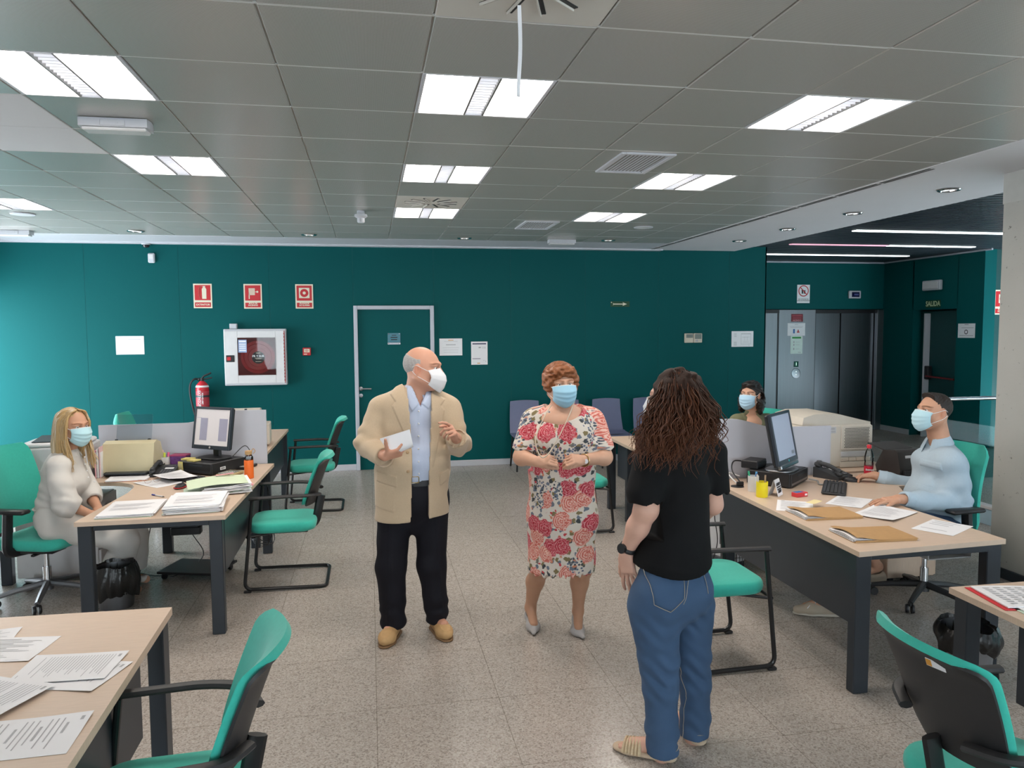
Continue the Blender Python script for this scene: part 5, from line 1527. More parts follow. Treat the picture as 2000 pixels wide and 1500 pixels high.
    for x, y in ((803, 921), (802, 884)):
        p = P(x-6, y, -.16); b = MB(); b.sphere((p[0]-org[0], front_y(V, p[0], p[2])-.001-org[1], p[2]), (.009, .004, .009), 12, 6)
        b.build('button', mat('horn_button', (.42, .28, .15), rough=.35), jo)
    # shoes
    for (hx, hy), (tx, ty) in (((772, 1232), (754, 1250)), ((853, 1222), (870, 1238))):
        a = atz(hx, hy, .04); c = atz(tx, ty, .03); a[1] = max(a[1], c[1]+.12)
        a = np.array((a[0], c[1]+.17, .045)); d = unit((c-a)*np.array((1, 1, 0)))
        F = Field(); up = np.array((0, 0, 1.))
        c = np.array((c[0], c[1], .036)); e = c+d*-.02
        F.cone(a, e, .042, .046, .02, flat=(up, .95)); F.cone(e, e+d*.045, .046, .034, .03, flat=(up, .80))
        F.cone(a+up*.02, a+up*.03+d*.03, .036, .034, .03)
        def fn(f, X, Y, Z, e=e, d=d):
            s = (X-e[0])*d[0]+(Y-e[1])*d[1]; q = (X-e[0])*d[1]-(Y-e[1])*d[0]
            ring = np.abs(np.sqrt(((s-.01)/.052)**2+(q/.030)**2)-1)
            f = f-.004*np.clip(1-ring/.10, 0, 1)*(Z > .03)
            return np.maximum(f, .002-Z)
        F.post.append(fn); V, Q = F.mesh(.004)
        s_ = mesh_vf('shoe', V, Q, mat('tan_nubuck', (.50, .31, .14), rough=.75, var=.12, scale=40), t, org)
        F = Field(); F.cone(a*np.array((1, 1, 0))+up*.006, e*np.array((1, 1, 0))+up*.006, .045, .049, .01, flat=(up, .3)); F.cone(e*np.array((1, 1, 0))+up*.006, (e+d*.046)*np.array((1, 1, 0))+up*.006, .049, .038, .01, flat=(up, .3))
        F.post.append(lambda f, X, Y, Z: np.maximum(f, .001-Z)); V, Q = F.mesh(.004)
        mesh_vf('sole', V, Q, mat('brown_sole', (.18, .10, .045), rough=.7), s_, org)
    # folded papers in the hand
    o2 = P(775, 865, -.275)
    tp = thing('folded_papers', 'folded white papers held by the person in the beige jacket', 'papers', o2)
    for k in range(3):
        b = MB()
        cs = [P(742, 857, -.235), P(800, 839, -.28), P(807, 872, -.285), P(764, 889, -.255)]
        def fn(u, v, k=k):
            # two leaves joined by a round fold along the lower edge
            s = v*2-1
            a_ = cs[0]*(1-u)+cs[1]*u; d_ = cs[3]*(1-u)+cs[2]*u
            bulge = .020+.006*k
            q = abs(s)
            p = a_*q+d_*(1-q)
            off = bulge*math.copysign(1, s)*min(1, (q*6))**.5*(.6+.4*u) if q > 0 else 0
            return p+np.array((0, off, 0))*(.5)-np.array((0, .006*k, 0))-o2
        b.slab(fn, 7, 21, .0009); b.build('sheet', M_paper, tp, 80)
person_jacket()

# ---------------------------------------------------------------- person in the floral dress
def floral():
    m = bpy.data.materials.new('floral_fabric'); m.use_nodes = True
    nt = m.node_tree; N = nt.nodes; L = nt.links; b = N['Principled BSDF']
    def math_(op, a, c=None, v=None):
        n = N.new('ShaderNodeMath'); n.operation = op; L.new(a, n.inputs[0])
        if c is not None: L.new(c, n.inputs[1])
        if v is not None: n.inputs[1].default_value = v
        return n.outputs[0]
    def mix(fac, a, c):
        n = N.new('ShaderNodeMix'); n.data_type = 'RGBA'; L.new(fac, n.inputs[0])
        for i, q in ((6, a), (7, c)):
            if isinstance(q, tuple): n.inputs[i].default_value = (*q, 1)
            else: L.new(q, n.inputs[i])
        return n.outputs[2]
    def ramp(x, a, c, inv=False):
        n = N.new('ShaderNodeMapRange'); L.new(x, n.inputs[0]); n.inputs[1].default_value = a; n.inputs[2].default_value = c
        if inv: n.inputs[3].default_value = 1; n.inputs[4].default_value = 0
        return n.outputs[0]
    tc = N.new('ShaderNodeTexCoord'); sx_ = N.new('ShaderNodeSeparateXYZ'); L.new(tc.outputs['Object'], sx_.inputs[0])
    mp = N.new('ShaderNodeCombineXYZ'); L.new(math_('MULTIPLY', math_('ARCTAN2', math_('ADD', sx_.outputs[0], v=-.03), math_('MULTIPLY', sx_.outputs[1], v=-1.0)), v=.165), mp.inputs[0]); L.new(sx_.outputs[2], mp.inputs[1])
    nz = N.new('ShaderNodeTexNoise'); nz.inputs['Scale'].default_value = 45; nz.inputs['Detail'].default_value = 2; L.new(mp.outputs[0], nz.inputs['Vector'])
    sub = N.new('ShaderNodeVectorMath'); sub.operation = 'SUBTRACT'; L.new(nz.outputs['Color'], sub.inputs[0]); sub.inputs[1].default_value = (.5, .5, .5)
    sc = N.new('ShaderNodeVectorMath'); sc.operation = 'SCALE'; L.new(sub.outputs[0], sc.inputs[0]); sc.inputs['Scale'].default_value = .035
    ad = N.new('ShaderNodeVectorMath'); ad.operation = 'ADD'; L.new(mp.outputs[0], ad.inputs[0]); L.new(sc.outputs[0], ad.inputs[1])
    def vor(scale, vec, rnd_=1.0):
        v = N.new('ShaderNodeTexVoronoi'); v.voronoi_dimensions = '2D'; v.inputs['Scale'].default_value = scale; v.inputs['Randomness'].default_value = rnd_; L.new(vec, v.inputs['Vector'])
        s = N.new('ShaderNodeSeparateColor'); L.new(v.outputs['Color'], s.inputs[0]); return v.outputs['Distance'], s.outputs
    d1, c1 = vor(9.0, ad.outputs[0], .85)
    d2, c2 = vor(26, ad.outputs[0]); d3, c3 = vor(55, mp.outputs[0]); d4, c4 = vor(34, ad.outputs[0])
    col = (.66, .60, .53)
    # leaves and stems
    leaf = math_('MULTIPLY', ramp(d2, .30, .36, True), ramp(c2[0], .18, .20))
    lc = mix(ramp(c2[1], .45, .5), (.20, .155, .07), (.14, .165, .21))
    lc = mix(ramp(c2[1], .80, .82), lc, (.045, .05, .055))
    o = mix(leaf, col, lc)
    # small buds
    bud = math_('MULTIPLY', ramp(d4, .24, .30, True), ramp(c4[0], .78, .80))
    o = mix(bud, o, mix(ramp(c4[1], .5, .55), (.52, .05, .06), (.60, .22, .12)))
    # blue grey sprays
    fl = ramp(d1, .47, .52, True)
    spray = math_('MULTIPLY', fl, ramp(c1[0], .66, .67))
    spray = math_('MULTIPLY', spray, ramp(d3, .30, .36, True))
    o = mix(spray, o, mix(ramp(c3[1], .4, .6), (.13, .16, .24), (.055, .065, .085)))
    # roses: petals as wavy rings
    rose = math_('MULTIPLY', fl, ramp(c1[0], .62, .63, True))
    ang = math_('MULTIPLY', d1, v=52.0)
    ang = math_('ADD', ang, math_('MULTIPLY', nz.outputs['Fac'], v=16.0))
    pet = ramp(math_('SINE', ang), -.5, .6)
    deep = mix(pet, (.40, .018, .035), (.66, .17, .20))
    coral = mix(pet, (.58, .13, .10), (.78, .46, .38))
    rc = mix(ramp(c1[1], .55, .56), deep, coral)
    edge = ramp(d3, .12, .2, True)
    rc = mix(math_('MULTIPLY', edge, v=.5), rc, (.70, .60, .52))
    o = mix(rose, o, rc)
    L.new(o, b.inputs['Base Color']); b.inputs['Roughness'].default_value = .8
    bp = N.new('ShaderNodeBump'); bp.inputs['Strength'].default_value = .25; bp.inputs['Distance'].default_value = .002
    L.new(d3, bp.inputs['Height']); L.new(bp.outputs[0], b.inputs['Normal'])
    return m
def person_floral():
    Y0 = 4.30
    P = lambda x, y, dy=0.0: at(x, y, Y0+dy)
    org = np.array((1.03, Y0, 0.0))
    t = thing('person', 'auburn haired person in a floral dress with a blue mask', 'person', org)
    fw = unit((-.12, -1, 0))
    H = Head(P(1095, 751, -.02), orient(math.radians(176), -.02, -.03), .98)
    F = Field()
    add_head(F, H, P(1097, 808, .03), .056, 1.05)
    F.cone(P(1058, 818, .03), P(1140, 816, .03), .060, .060, .05)
    F.cone(P(1097, 850, .02), P(1097, 1040, .02), .135, .14, .05, flat=(fw, .70))
    F.ell(P(1097, 822, -.02), (.15, .112, .085), None, .05)
    shR, elR, wrR = P(1036, 830, .03), P(1019, 893, -.04), P(1049, 902, -.20)
    shL, elL, wrL = P(1162, 828, .03), P(1180, 893, -.04), P(1136, 899, -.20)
    F.chain([shR, elR, wrR], [.056, .046, .029], .03); F.chain([shL, elL, wrL], [.056, .046, .029], .03)
    hand(F, wrR, P(1075, 898, -.25)-wrR, (.1, .75, -.55), -1, sc=.92, thumb=(20, 20), per=[(45, 48, 30), (55, 55, 30), (60, 58, 30), (66, 58, 30)], spread=2)
    hand(F, wrL, P(1108, 896, -.26)-wrL, (-.1, .75, -.55), 1, sc=.92, thumb=(20, 20), per=[(45, 48, 30), (55, 55, 30), (60, 58, 30), (66, 58, 30)], spread=2)
    feet = (((1056, 1110), (1052, 1150), (1047, 1205), (1044, 1236)), ((1138, 1110), (1137, 1150), (1133, 1212), (1131, 1244)))
    for (kx, ky), (cx, cy), (ax, ay), (fx, fy) in feet:
        hp = P(1097+(kx-1097)*.95, 1010, .03)
        fl = atz(fx, fy, 0.0)
        ank = np.array((P(ax, ay, 0)[0], fl[1]+.105, .125))
        kn = P(kx, ky, .02); calf = kn*.55+ank*.45+np.array((0, .025, .02))
        F.chain([hp, kn, calf, ank], [.085, .056, .052, .031], .03)
        F.cone(ank+np.array((0, 0, -.01)), fl+np.array((0, .02, .045)), .030, .026, .03)
        F.cone(ank+np.array((0, .012, -.02)), ank+np.array((0, .018, -.045)), .026, .024, .02)
    V, Q = F.mesh(.004)
    T = head_tint(H, V, brow=(.45, .30, .2))
    # tights on the legs
    z = V[:, 2]; w = np.clip((.62-z)*20, 0, 1)[:, None]
    T = T*(1-w)+np.array((.74, .70, .64))*w
    mesh_vf('body', V, Q, [skin('skin_warm', (.62, .36, .25)), M_eye, M_iris], t, org, T, eyes(H, (.2, 0)))
    face_mask(H, t, org, 'surgical', (.33, .58, .74))
    # curly auburn hair
    F = Field()
    F.ell(H.P(0, -.022, .042), H.r(.099, .108, .092), H.R, .02)
    for sx in (-1, 1): F.ell(H.P(sx*.075, .005, .012), H.r(.032, .055, .060), H.R, .03)
    F.ell(H.P(.0, .062, .085), H.r(.075, .038, .032), H.R, .03)
    def fn(f, X, Y, Z):
        x, y, z_ = X-H.c[0], Y-H.c[1], Z-H.c[2]
        l = [(x*H.R[0, i]+y*H.R[1, i]+z_*H.R[2, i])/H.s for i in range(3)]
        f = f+.006*wrinkle(l[0], l[1], l[2], 95, .4)
        face = np.sqrt((l[0]/.060)**2+((l[2]+.035)/.088)**2)-1
        f = np.where(l[1] > .0, np.maximum(f, -face*.06), f)
        return np.maximum(f, -(l[2]+.055))
    F.post.append(fn); V, Q = F.mesh(.004)
    M_aub = mat('auburn_hair', (.235, .075, .022), rough=.5, var=.45, scale=70, bump=.6, bscale=150)
    ho = mesh_vf('hair', V, Q, M_aub, t, org)
    r = random.Random(3); paths = []
    for k in range(330):
        a = r.uniform(0, 2*PI); e = r.uniform(-.25, 1.5)
        d = np.array((math.cos(a)*math.cos(e), math.sin(a)*math.cos(e), math.sin(e)))
        if d[1] > .35 and d[2] < .45: continue
        c = np.array((d[0]*.100, -.022+d[1]*.110, .040+d[2]*.096))
        s1 = unit(np.cross(d, (r.uniform(-1, 1), r.uniform(-1, 1), r.uniform(-1, 1)))); s2 = np.cross(d, s1)
        R_ = r.uniform(.010, .020); pts = []
        for q in range(7):
            b_ = q*.85
            p = c+s1*R_*math.cos(b_)+s2*R_*math.sin(b_)+d*(.001*q-.004)
            pts.append(H.P(*p))
        paths.append(pts)
    strands(paths, .0042, 'curl', M_aub, ho, org, 5, .4, 3)['kind'] = 'stuff'
    # dress
    F = Field()
    F.cone(P(1052, 822, .03), P(1146, 818, .03), .075, .075, .05, flat=(fw, .95))
    F.cone(P(1098, 840, .0), P(1098, 905, .0), .185, .190, .05, flat=(fw, .75))
    for x in (1070, 1125): F.ell(P(x, 862, -.085), (.085, .07, .085), None, .06)
    F.cone(P(1098, 905, .0), P(1098, 1010, .0), .190, .200, .05, flat=(fw, .76))
    F.cone(P(1098, 1010, .0), P(1097, 1110, .0), .200, .202, .05, flat=(fw, .74))
    F.chain([P(1043, 824, .03), P(1027, 874, -.01)], [.078, .080], .03); F.chain([P(1156, 822, .03), P(1173, 873, -.01)], [.078, .080], .03)
    # loose sleeve tip
    F.cone(P(1160, 868, -.08), P(1152, 893, -.10), .026, .006, .02)
    zh = P(1097, 1112)[2]; nc = P(1100, 792)
    zn = P(1097, 818)[2]
    sl = (P(1027, 876, 0), P(1174, 875, 0))
    def fn(f, X, Y, Z):
        f = f+.003*wrinkle(X, Y, Z, 14, .5)+.004*wrinkle(X, Y, Z, 26, 1.5)*np.clip((1.02-Z)*3, 0, 1)*np.clip((Z-.78)*6, 0, 1)
        ang = np.arctan2(Y-Y0, X-nc[0])
        f = np.maximum(f, (zh+.008*np.sin(ang*23)+.006*np.sin(ang*41+1))-Z)
        d = np.sqrt(((X-nc[0])/.125)**2+((Y-Y0)/.30)**2)
        dip = zn-.012+.10*np.clip(d, 0, 1.3)**2+.06*np.clip((Y-Y0+.02)*9, 0, 1)
        f = np.where(d < 1.15, np.maximum(f, Z-dip), f)
        for c in sl:
            near = (((X-c[0])**2+(Y-c[1])**2) < .13**2) & (Z > c[2]-.13)
            low = (c[2]+.006*np.sin(ang*9+X*60))-Z
            m_ = near & (np.abs(X-nc[0]) > .185) & (Y > Y0-.12)
            f = np.where(m_, np.maximum(f, low), f)
            rad = np.sqrt((X-c[0])**2+(Y-c[1]-.0)**2)
            f = np.where(m_ & (Z < c[2]+.03), np.maximum(f, .060-rad), f)
        return f
    F.post.append(fn); V, Q = F.mesh(.0045)
    mesh_vf('dress', V, Q, floral(), t, org)
    # shoes
    M_shoe = mat('grey_suede', (.36, .345, .34), rough=.85, var=.08, scale=60)
    for (kx, ky), (cx, cy), (ax, ay), (fx, fy) in feet:
        fl = atz(fx, fy, 0.0)
        ank = np.array((P(ax, ay, 0)[0], fl[1]+.105, .125))
        F = Field(); up = np.array((0, 0, 1.))
        ball_ = fl+np.array((0, .035, .026)); toe = fl+np.array(((fx-1090)*.0003, -.045, .016)); heel = ank+np.array((0, .015, -.062))
        F.cone(ball_, toe, .037, .012, .02, flat=(up, .75)); F.cone(heel, ball_, .031, .036, .03)
        F.cone(heel, heel+np.array((0, .018, .035)), .032, .024, .02)
        F.cone(heel+np.array((0, .022, -.01)), np.array((heel[0], heel[1]+.026, .004)), .017, .0065, .012)
        def fn(f, X, Y, Z, ank=ank, ball_=ball_, heel=heel):
            # foot opening
            s = np.sqrt(((X-heel[0])/.027)**2+((Y-(heel[1]*.55+ball_[1]*.45))/.070)**2+((Z-(.5*heel[2]+.5*ball_[2]+.045))/.040)**2)
            f = np.maximum(f, (1-s)*.03)
            return np.maximum(f, .001-Z)
        F.post.append(fn); V, Q = F.mesh(.0035)
        mesh_vf('shoe', V, Q, M_shoe, t, org)
    # long pearl necklace held in the hand, wristwatch, red nails
    pts = crom([P(1078, 790, -.05), P(1064, 812, -.135), P(1048, 850, -.215), P(1047, 872, -.235), P(1058, 893, -.26), P(1072, 885, -.26), P(1092, 852, -.225), P(1110, 815, -.155), P(1122, 785, -.05)], 16)
    b = MB(); acc = 0
    for i in range(1, len(pts)):
        b.sphere(tuple(pts[i]-org), .0042, 6, 4)
    nk = b.build('necklace', mat('pearl', (.68, .58, .46), rough=.25, var=.05), t); nk['kind'] = 'stuff'
    wp = P(1141, 899, -.185); ax_ = unit(wrL-elL)
    b = MB(); R_ = orient(math.atan2(ax_[0], ax_[1]), math.asin(ax_[2])); s1, s2 = R_[:, 0], R_[:, 2]
    b.tube([wp+ (s1*math.cos(a)+s2*math.sin(a))*.033-org for a in np.linspace(0, 2*PI, 25)[:-1]], .0045, 6, closed=True, flat=1.6)
    wo = b.build('wristwatch', mat('gold_bracelet', (.62, .45, .22), rough=.3, metal=1), t)
    b = MB(); b.cyl(tuple(wp+np.array((0, -.032, 0))-org), tuple(wp+np.array((0, -.040, 0))-org), .013, n=16); b.build('watch_dial', M_paper, wo)
person_floral()

# ---------------------------------------------------------------- person in the black blouse, seen from behind
def person_back():
    Y0 = 2.95
    P = lambda x, y, dy=0.0: at(x, y, Y0+dy)
    org = np.array((1.2, Y0, 0.0))
    t = thing('person', 'person with long curly brown hair in black blouse and jeans, seen from behind', 'person', org)
    yaw = math.radians(-32); fw = np.array((math.sin(yaw), math.cos(yaw), 0)); sd = np.array((fw[1], -fw[0], 0))
    H = Head(P(1314, 779, .02), orient(math.radians(-34), -.02, 0), 1.0)
    F = Field()
    add_head(F, H, P(1322, 862, .0), .052)
    F.cone(P(1285, 888, .0), P(1378, 880, .05), .055, .055, .05)
    F.cone(P(1330, 900, .02), P(1325, 1110, .02), .10, .11, .05)
    shL, elL, wrL = P(1270, 895, .0), P(1262, 995, -.03), P(1222, 1080, .05)
    shR, elR, wrR = P(1388, 885, .06), P(1391, 985, .10), P(1372, 1010, .28)
    F.chain([shL, (shL+elL)/2, elL, elL*.6+wrL*.4, wrL], [.056, .054, .047, .043, .028], .03); F.chain([shR, elR, wrR], [.054, .042, .028], .03)
    hand(F, wrL, P(1231, 1140, .03)-wrL, (.75, .6, -.1), -1, sc=.95, thumb=(30, 8), per=[(10, 14, 10), (8, 14, 10), (10, 16, 12), (14, 18, 12)], spread=10)
    hand(F, wrR, np.array((-.4, .6, .2)), (-.4, -.4, .6), 1, sc=.9, curls=(40, 45, 30))
    F.chain([P(1275, 1165, -.02), P(1288, 1330, -.03), P(1292, 1475, -.02)], [.085, .055, .038], .03)
    F.chain([P(1352, 1160, .06), P(1356, 1325, .06), P(1356, 1465, .09)], [.085, .055, .038], .03)
    fl1, fl2 = np.array((P(1292, 1475, -.02)[0], P(1292, 1475, -.02)[1], .06)), np.array((P(1356, 1465, .09)[0], P(1356, 1465, .09)[1], .06))
    d1, d2 = unit((-.75, .55, 0)), unit((-.15, 1, 0))
    F.cone(fl1, fl1+d1*.13+np.array((0, 0, -.028)), .036, .032, .02); F.cone(fl2, fl2+d2*.13+np.array((0, 0, -.028)), .036, .032, .02)
    for f_, d_ in ((fl1, d1), (fl2, d2)):
        s_ = np.array((d_[1], -d_[0], 0))
        for k, o in enumerate((-.024, -.010, .003, .015, .026)): F.cone(f_+d_*.13+s_*o+np.array((0, 0, -.03)), f_+d_*(.182-.006*abs(k-1))+s_*o*1.05+np.array((0, 0, -.036)), .010, .008, .004)
    V, Q = F.mesh(.0042)
    mesh_vf('body', V, Q, [skin('skin_rosy', (.62, .36, .27)), M_eye, M_iris], t, org, head_tint(H, V, brow=(.3, .2, .15)), eyes(H))
    face_mask(H, t, org, 'surgical', (.66, .70, .74))
    # blouse
    F = Field()
    F.cone(P(1290, 885, .0), P(1376, 878, .05), .066, .064, .05)
    F.cone(P(1322, 900, .02), P(1330, 985, .03), .128, .112, .05, flat=(fw, .92)); F.cone(P(1330, 985, .03), P(1313, 1098, .02), .112, .182, .06, flat=(fw, .92))
    F.ell(P(1330, 930, .10), (.11, .10, .09), None, .06)
    F.cone(shL+np.array((.004, 0, 0)), elL+np.array((.0, 0, .07)), .074, .082, .03); F.cone(shR, elR+np.array((0, 0, .055)), .070, .074, .03)
    zc = P(1262, 975)[2]; zc2 = P(1391, 960, .1)[2]; zh = P(1313, 1109)[2]; xm = P(1313, 1100)[0]
    nk = P(1322, 862)
    def fn(f, X, Y, Z):
        f = f+.0035*wrinkle(X, Y, Z, 17, .9)+.006*ball(X, Y, Z, P(1300, 930), .13)*wrinkle(X, Y, Z, 26, 2.4)
        a = X*40+Y*40
        f = np.maximum(f, zh+.26*(X-xm)**2*4-.003-Z+.02*(Y-Y0))
        for c, zz in ((elL, zc), (elR, zc2)):
            r2 = np.sqrt((X-c[0])**2+(Y-c[1])**2)
            m = (r2 < .115) & (Z < zz+.06) & (Z > zz-.16) & ((X < P(1280, 980)[0]) if c is elL else (X > P(1381, 980)[0]))
            f = np.where(m, np.maximum(f, zz+.006*np.sin(X*110+Y*70)-Z), f)
            f = np.where(m & (Z < zz+.02), np.maximum(f, .062-r2), f)
        d = np.sqrt((X-nk[0])**2+(Y-nk[1])**2)
        f = np.maximum(f, np.where(Z > nk[2]-.015, .055-d, -1))
        return f
    F.post.append(fn); V, Q = F.mesh(.005)
    mesh_vf('blouse', V, Q, mat('black_crepe', (.0065, .0065, .007), rough=.8, var=.1, scale=50, spec=.2, bump=.1, bscale=600), t, org)
    # jeans
    F = Field()
    F.cone(P(1312, 1100, .02), P(1308, 1150, .01), .130, .168, .05, flat=(fw, .86))
    F.ell(P(1285, 1160, -.065), (.095, .095, .095), None, .05); F.ell(P(1352, 1150, -.02), (.085, .10, .10), None, .05)
    F.chain([P(1277, 1185, -.02), P(1287, 1290, -.03), P(1290, 1340, -.03), P(1293, 1420, -.02), P(1293, 1512, -.02)], [.112, .082, .072, .066, .070], .03)
    F.chain([P(1350, 1180, .06), P(1352, 1280, .06), P(1357, 1330, .06), P(1358, 1400, .08), P(1352, 1475, .09)], [.102, .076, .067, .062, .066], .03)
    pk = [polymask([(P(a, b, -.1)[0], P(a, b, -.1)[2]) for a, b in q], .004) for q in ([(1263, 1110), (1335, 1116), (1330, 1160), (1300, 1185), (1270, 1174)], [(1374, 1108), (1395, 1100), (1398, 1150), (1379, 1158)])]
    seam = [(P(1352, 1105, -.1), P(1325, 1172, -.1)), (P(1263, 1112, -.1), P(1268, 1172, -.1)), (P(1268, 1172, -.1), P(1298, 1185, -.1)), (P(1298, 1185, -.1), P(1326, 1160, -.1)), (P(1326, 1160, -.1), P(1334, 1116, -.1)), (P(1263, 1118, -.1), P(1334, 1123, -.1)),
            (P(1375, 1108, -.1), P(1379, 1156, -.1)), (P(1328, 1290, .0), P(1345, 1370, 0.)), (P(1345, 1370, 0.), P(1344, 1478, 0.))]
    kn1, kn2 = P(1290, 1320, -.1), P(1357, 1310, 0.)
    cr1, cr2 = P(1285, 1235, -.1), P(1350, 1210, 0.)
    def fn(f, X, Y, Z):
        bk = (Y < Y0+.02)
        f = f-.0045*sum(p(X, Z) for p in pk)*bk
        for c, r_, am, sd_ in ((kn1, .10, .0075, .2), (kn2, .10, .0075, 1.7), (cr1, .09, .005, .9), (cr2, .09, .005, 2.2), (P(1293, 1440), .12, .004, 3.), (P(1356, 1440), .12, .004, 1.)):
            f = f+am*ball(X, Y, Z, c, r_)*np.sin(Z*85+6*X+4*np.sin(X*22+sd_)+sd_)
        f = np.maximum(f, Z-P(1312, 1085)[2])
        return np.maximum(f, .030-Z)
    F.post.append(fn); V, Q = F.mesh(.005)
    m = mat('blue_denim', (.048, .095, .180), rough=.85, var=.16, scale=9, bump=.2, bscale=700)
    jo = mesh_vf('jeans', V, Q, m, t, org)
    # stitching follows the surface
    Vn = V
    b = MB()
    for a, c in seam:
        pts = []
        for q in np.linspace(0, 1, 14):
            p = a*(1-q)+c*q
            d = (Vn[:, 0]-p[0])**2+(Vn[:, 2]-p[2])**2
            cand = np.argsort(d)[:30]; j = cand[np.argmin(Vn[cand, 1])]
            pts.append(np.array((p[0], Vn[j, 1]-.0012, p[2]))-org)
        b.tube(pts, .0013, 4)
    so = b.build('stitching', mat('tan_thread', (.42, .36, .28), rough=.8), jo); so['kind'] = 'stuff'
    # sandals
    for f_, d_, kind in ((fl1, d1, 0), (fl2, d2, 1)):
        up = np.array((0, 0, 1.)); g = f_*np.array((1, 1, 0)); s_ = np.array((d_[1], -d_[0], 0))
        F = Field(); F.cone(g-d_*.03+up*.016, g+d_*.14+up*.012, .036, .042, .01, flat=(up, .42)); F.cone(g+d_*.14+up*.012, g+d_*.18+up*.012, .042, .036, .01, flat=(up, .42))
        F.post.append(lambda f, X, Y, Z: np.maximum(f, .001-Z)); V, Q = F.mesh(.004)
        so = mesh_vf('sandal', V, Q, mat('beige_leather', (.55, .42, .30), rough=.6, var=.1), t, org)
        b = MB()
        for k in range(6):
            c = g+d_*(.085+.014*k)
            b.tube([c+s_*(.047*math.cos(a))+up*(.016+.052*math.sin(a)*(1-.05*k))-org for a in np.linspace(0, PI, 13)], .0085, 6, flat=.45)
        b.build('woven_strap', mat('woven_straw', (.58, .44, .28), rough=.7, var=.3, scale=120), so)
        b = MB(); b.tube([g-d_*.02+np.array((0, 0, .06))+s_*.038*math.cos(a)+d_*(-.04)*math.sin(a)-org for a in np.linspace(0, PI, 13)], .012, 6, flat=.3); b.build('heel_strap', mat('beige_leather'), so)
    # watch and ring
    ax_ = unit(wrL-elL); R_ = orient(math.atan2(ax_[0], ax_[1]), math.asin(ax_[2])); s1, s2 = R_[:, 0], R_[:, 2]
    wc = elL*.12+wrL*.88
    b = MB(); b.tube([wc+(s1*math.cos(a)+s2*math.sin(a))*.034-org for a in np.linspace(0, 2*PI, 25)[:-1]], .006, 6, closed=True, flat=1.8)
    wo = b.build('wristwatch', M_black, t)
    dr = unit(np.array((-.8, -.45, .1))); b = MB(); b.cyl(tuple(wc+dr*.032-org), tuple(wc+dr*.046-org), .021, n=20); b.build('watch_case', mat('black_glass', (.02, .02, .022), rough=.15), wo)
    # long curly hair
    M_h1 = mat('dark_brown_hair', (.030, .013, .008), rough=.65, spec=.25, var=.5, scale=50, bump=.4, bscale=90)
    M_h2 = mat('auburn_tips', (.115, .034, .012), rough=.45, var=.5, scale=50)
    def tips():
        m = bpy.data.materials.new('brown_hair_auburn_ends'); m.use_nodes = True; nt = m.node_tree; N = nt.nodes; L = nt.links; b = N['Principled BSDF']
        tc = N.new('ShaderNodeTexCoord'); sp = N.new('ShaderNodeSeparateXYZ'); L.new(tc.outputs['Object'], sp.inputs[0])
        no = N.new('ShaderNodeTexNoise'); no.inputs['Scale'].default_value = 35; L.new(tc.outputs['Object'], no.inputs['Vector'])
        ad = N.new('ShaderNodeMath'); ad.operation = 'MULTIPLY_ADD'; ad.inputs[1].default_value = .22; L.new(no.outputs['Fac'], ad.inputs[0]); L.new(sp.outputs[2], ad.inputs[2])
        rp = N.new('ShaderNodeMapRange'); rp.inputs[1].default_value = H.c[2]-.10; rp.inputs[2].default_value = H.c[2]+.22; L.new(ad.outputs[0], rp.inputs[0])
        cr = N.new('ShaderNodeValToRGB'); cr.color_ramp.elements[0].color = (.125, .040, .014, 1); cr.color_ramp.elements[1].color = (.022, .011, .008, 1); L.new(rp.outputs[0], cr.inputs[0])
        L.new(cr.outputs[0], b.inputs['Base Color']); b.inputs['Roughness'].default_value = .6; b.inputs['Specular IOR Level'].default_value = .3
        return m
    M_hg = tips()
    F = Field()
    F.ell(H.P(0, -.03, .03), H.r(.096, .108, .098), H.R, .03)
    F.ell(P(1318, 820, -.04), (.118, .105, .12), None, .05)
    F.ell(P(1318, 862, -.045), (.115, .07, .09), None, .05)
    F.ell(P(1262, 868, -.0), (.045, .05, .085), None, .04)
    def fn(f, X, Y, Z):
        f = f+.008*np.sin(X*75+3*np.sin(Z*40))*np.sin(Z*34+2*np.sin(X*50+Y*30))
        l = (X-H.c[0])*H.R[0, 1]+(Y-H.c[1])*H.R[1, 1]+(Z-H.c[2])*H.R[2, 1]
        return np.maximum(f, np.minimum((l-.055), 1)*np.where(Z > H.c[2]-.12, 1, -1)*1.0-np.where(Z > H.c[2]-.12, 0, 1))
    F.post.append(fn); V, Q = F.mesh(.0055)
    ho = mesh_vf('hair', V, Q, M_h1, t, org)
    r = random.Random(11); A = []; B = []
    for k in range(1300):
        a = r.uniform(-PI, PI); e = r.uniform(-.15, 1.45)
        d = np.array((math.sin(a)*math.cos(e), -math.cos(a)*math.cos(e), math.sin(e)))
        if d[1] > .40 and d[2] < .75: continue
        st = H.P(d[0]*.094, -.03+d[1]*.104, .03+d[2]*.097)
        low = r.random(); hx = d[0]
        wd = H.R @ np.array((d[0], min(d[1], .1), 0))
        end_y = 838+34*low
        if hx < -.35: end_y = 850+62*low
        elif hx > .35: end_y = 838+30*low
        elif r.random() < .12: end_y = 880+50*low
        ez = P(1310, end_y, -.05)[2]
        spread = (.045+.062*r.random())*(.55 if hx > .25 else 1.0)
        n = 10; pts = []
        ph = r.uniform(0, 6.28); amp = r.uniform(.007, .016); fq = r.uniform(1.5, 2.3)
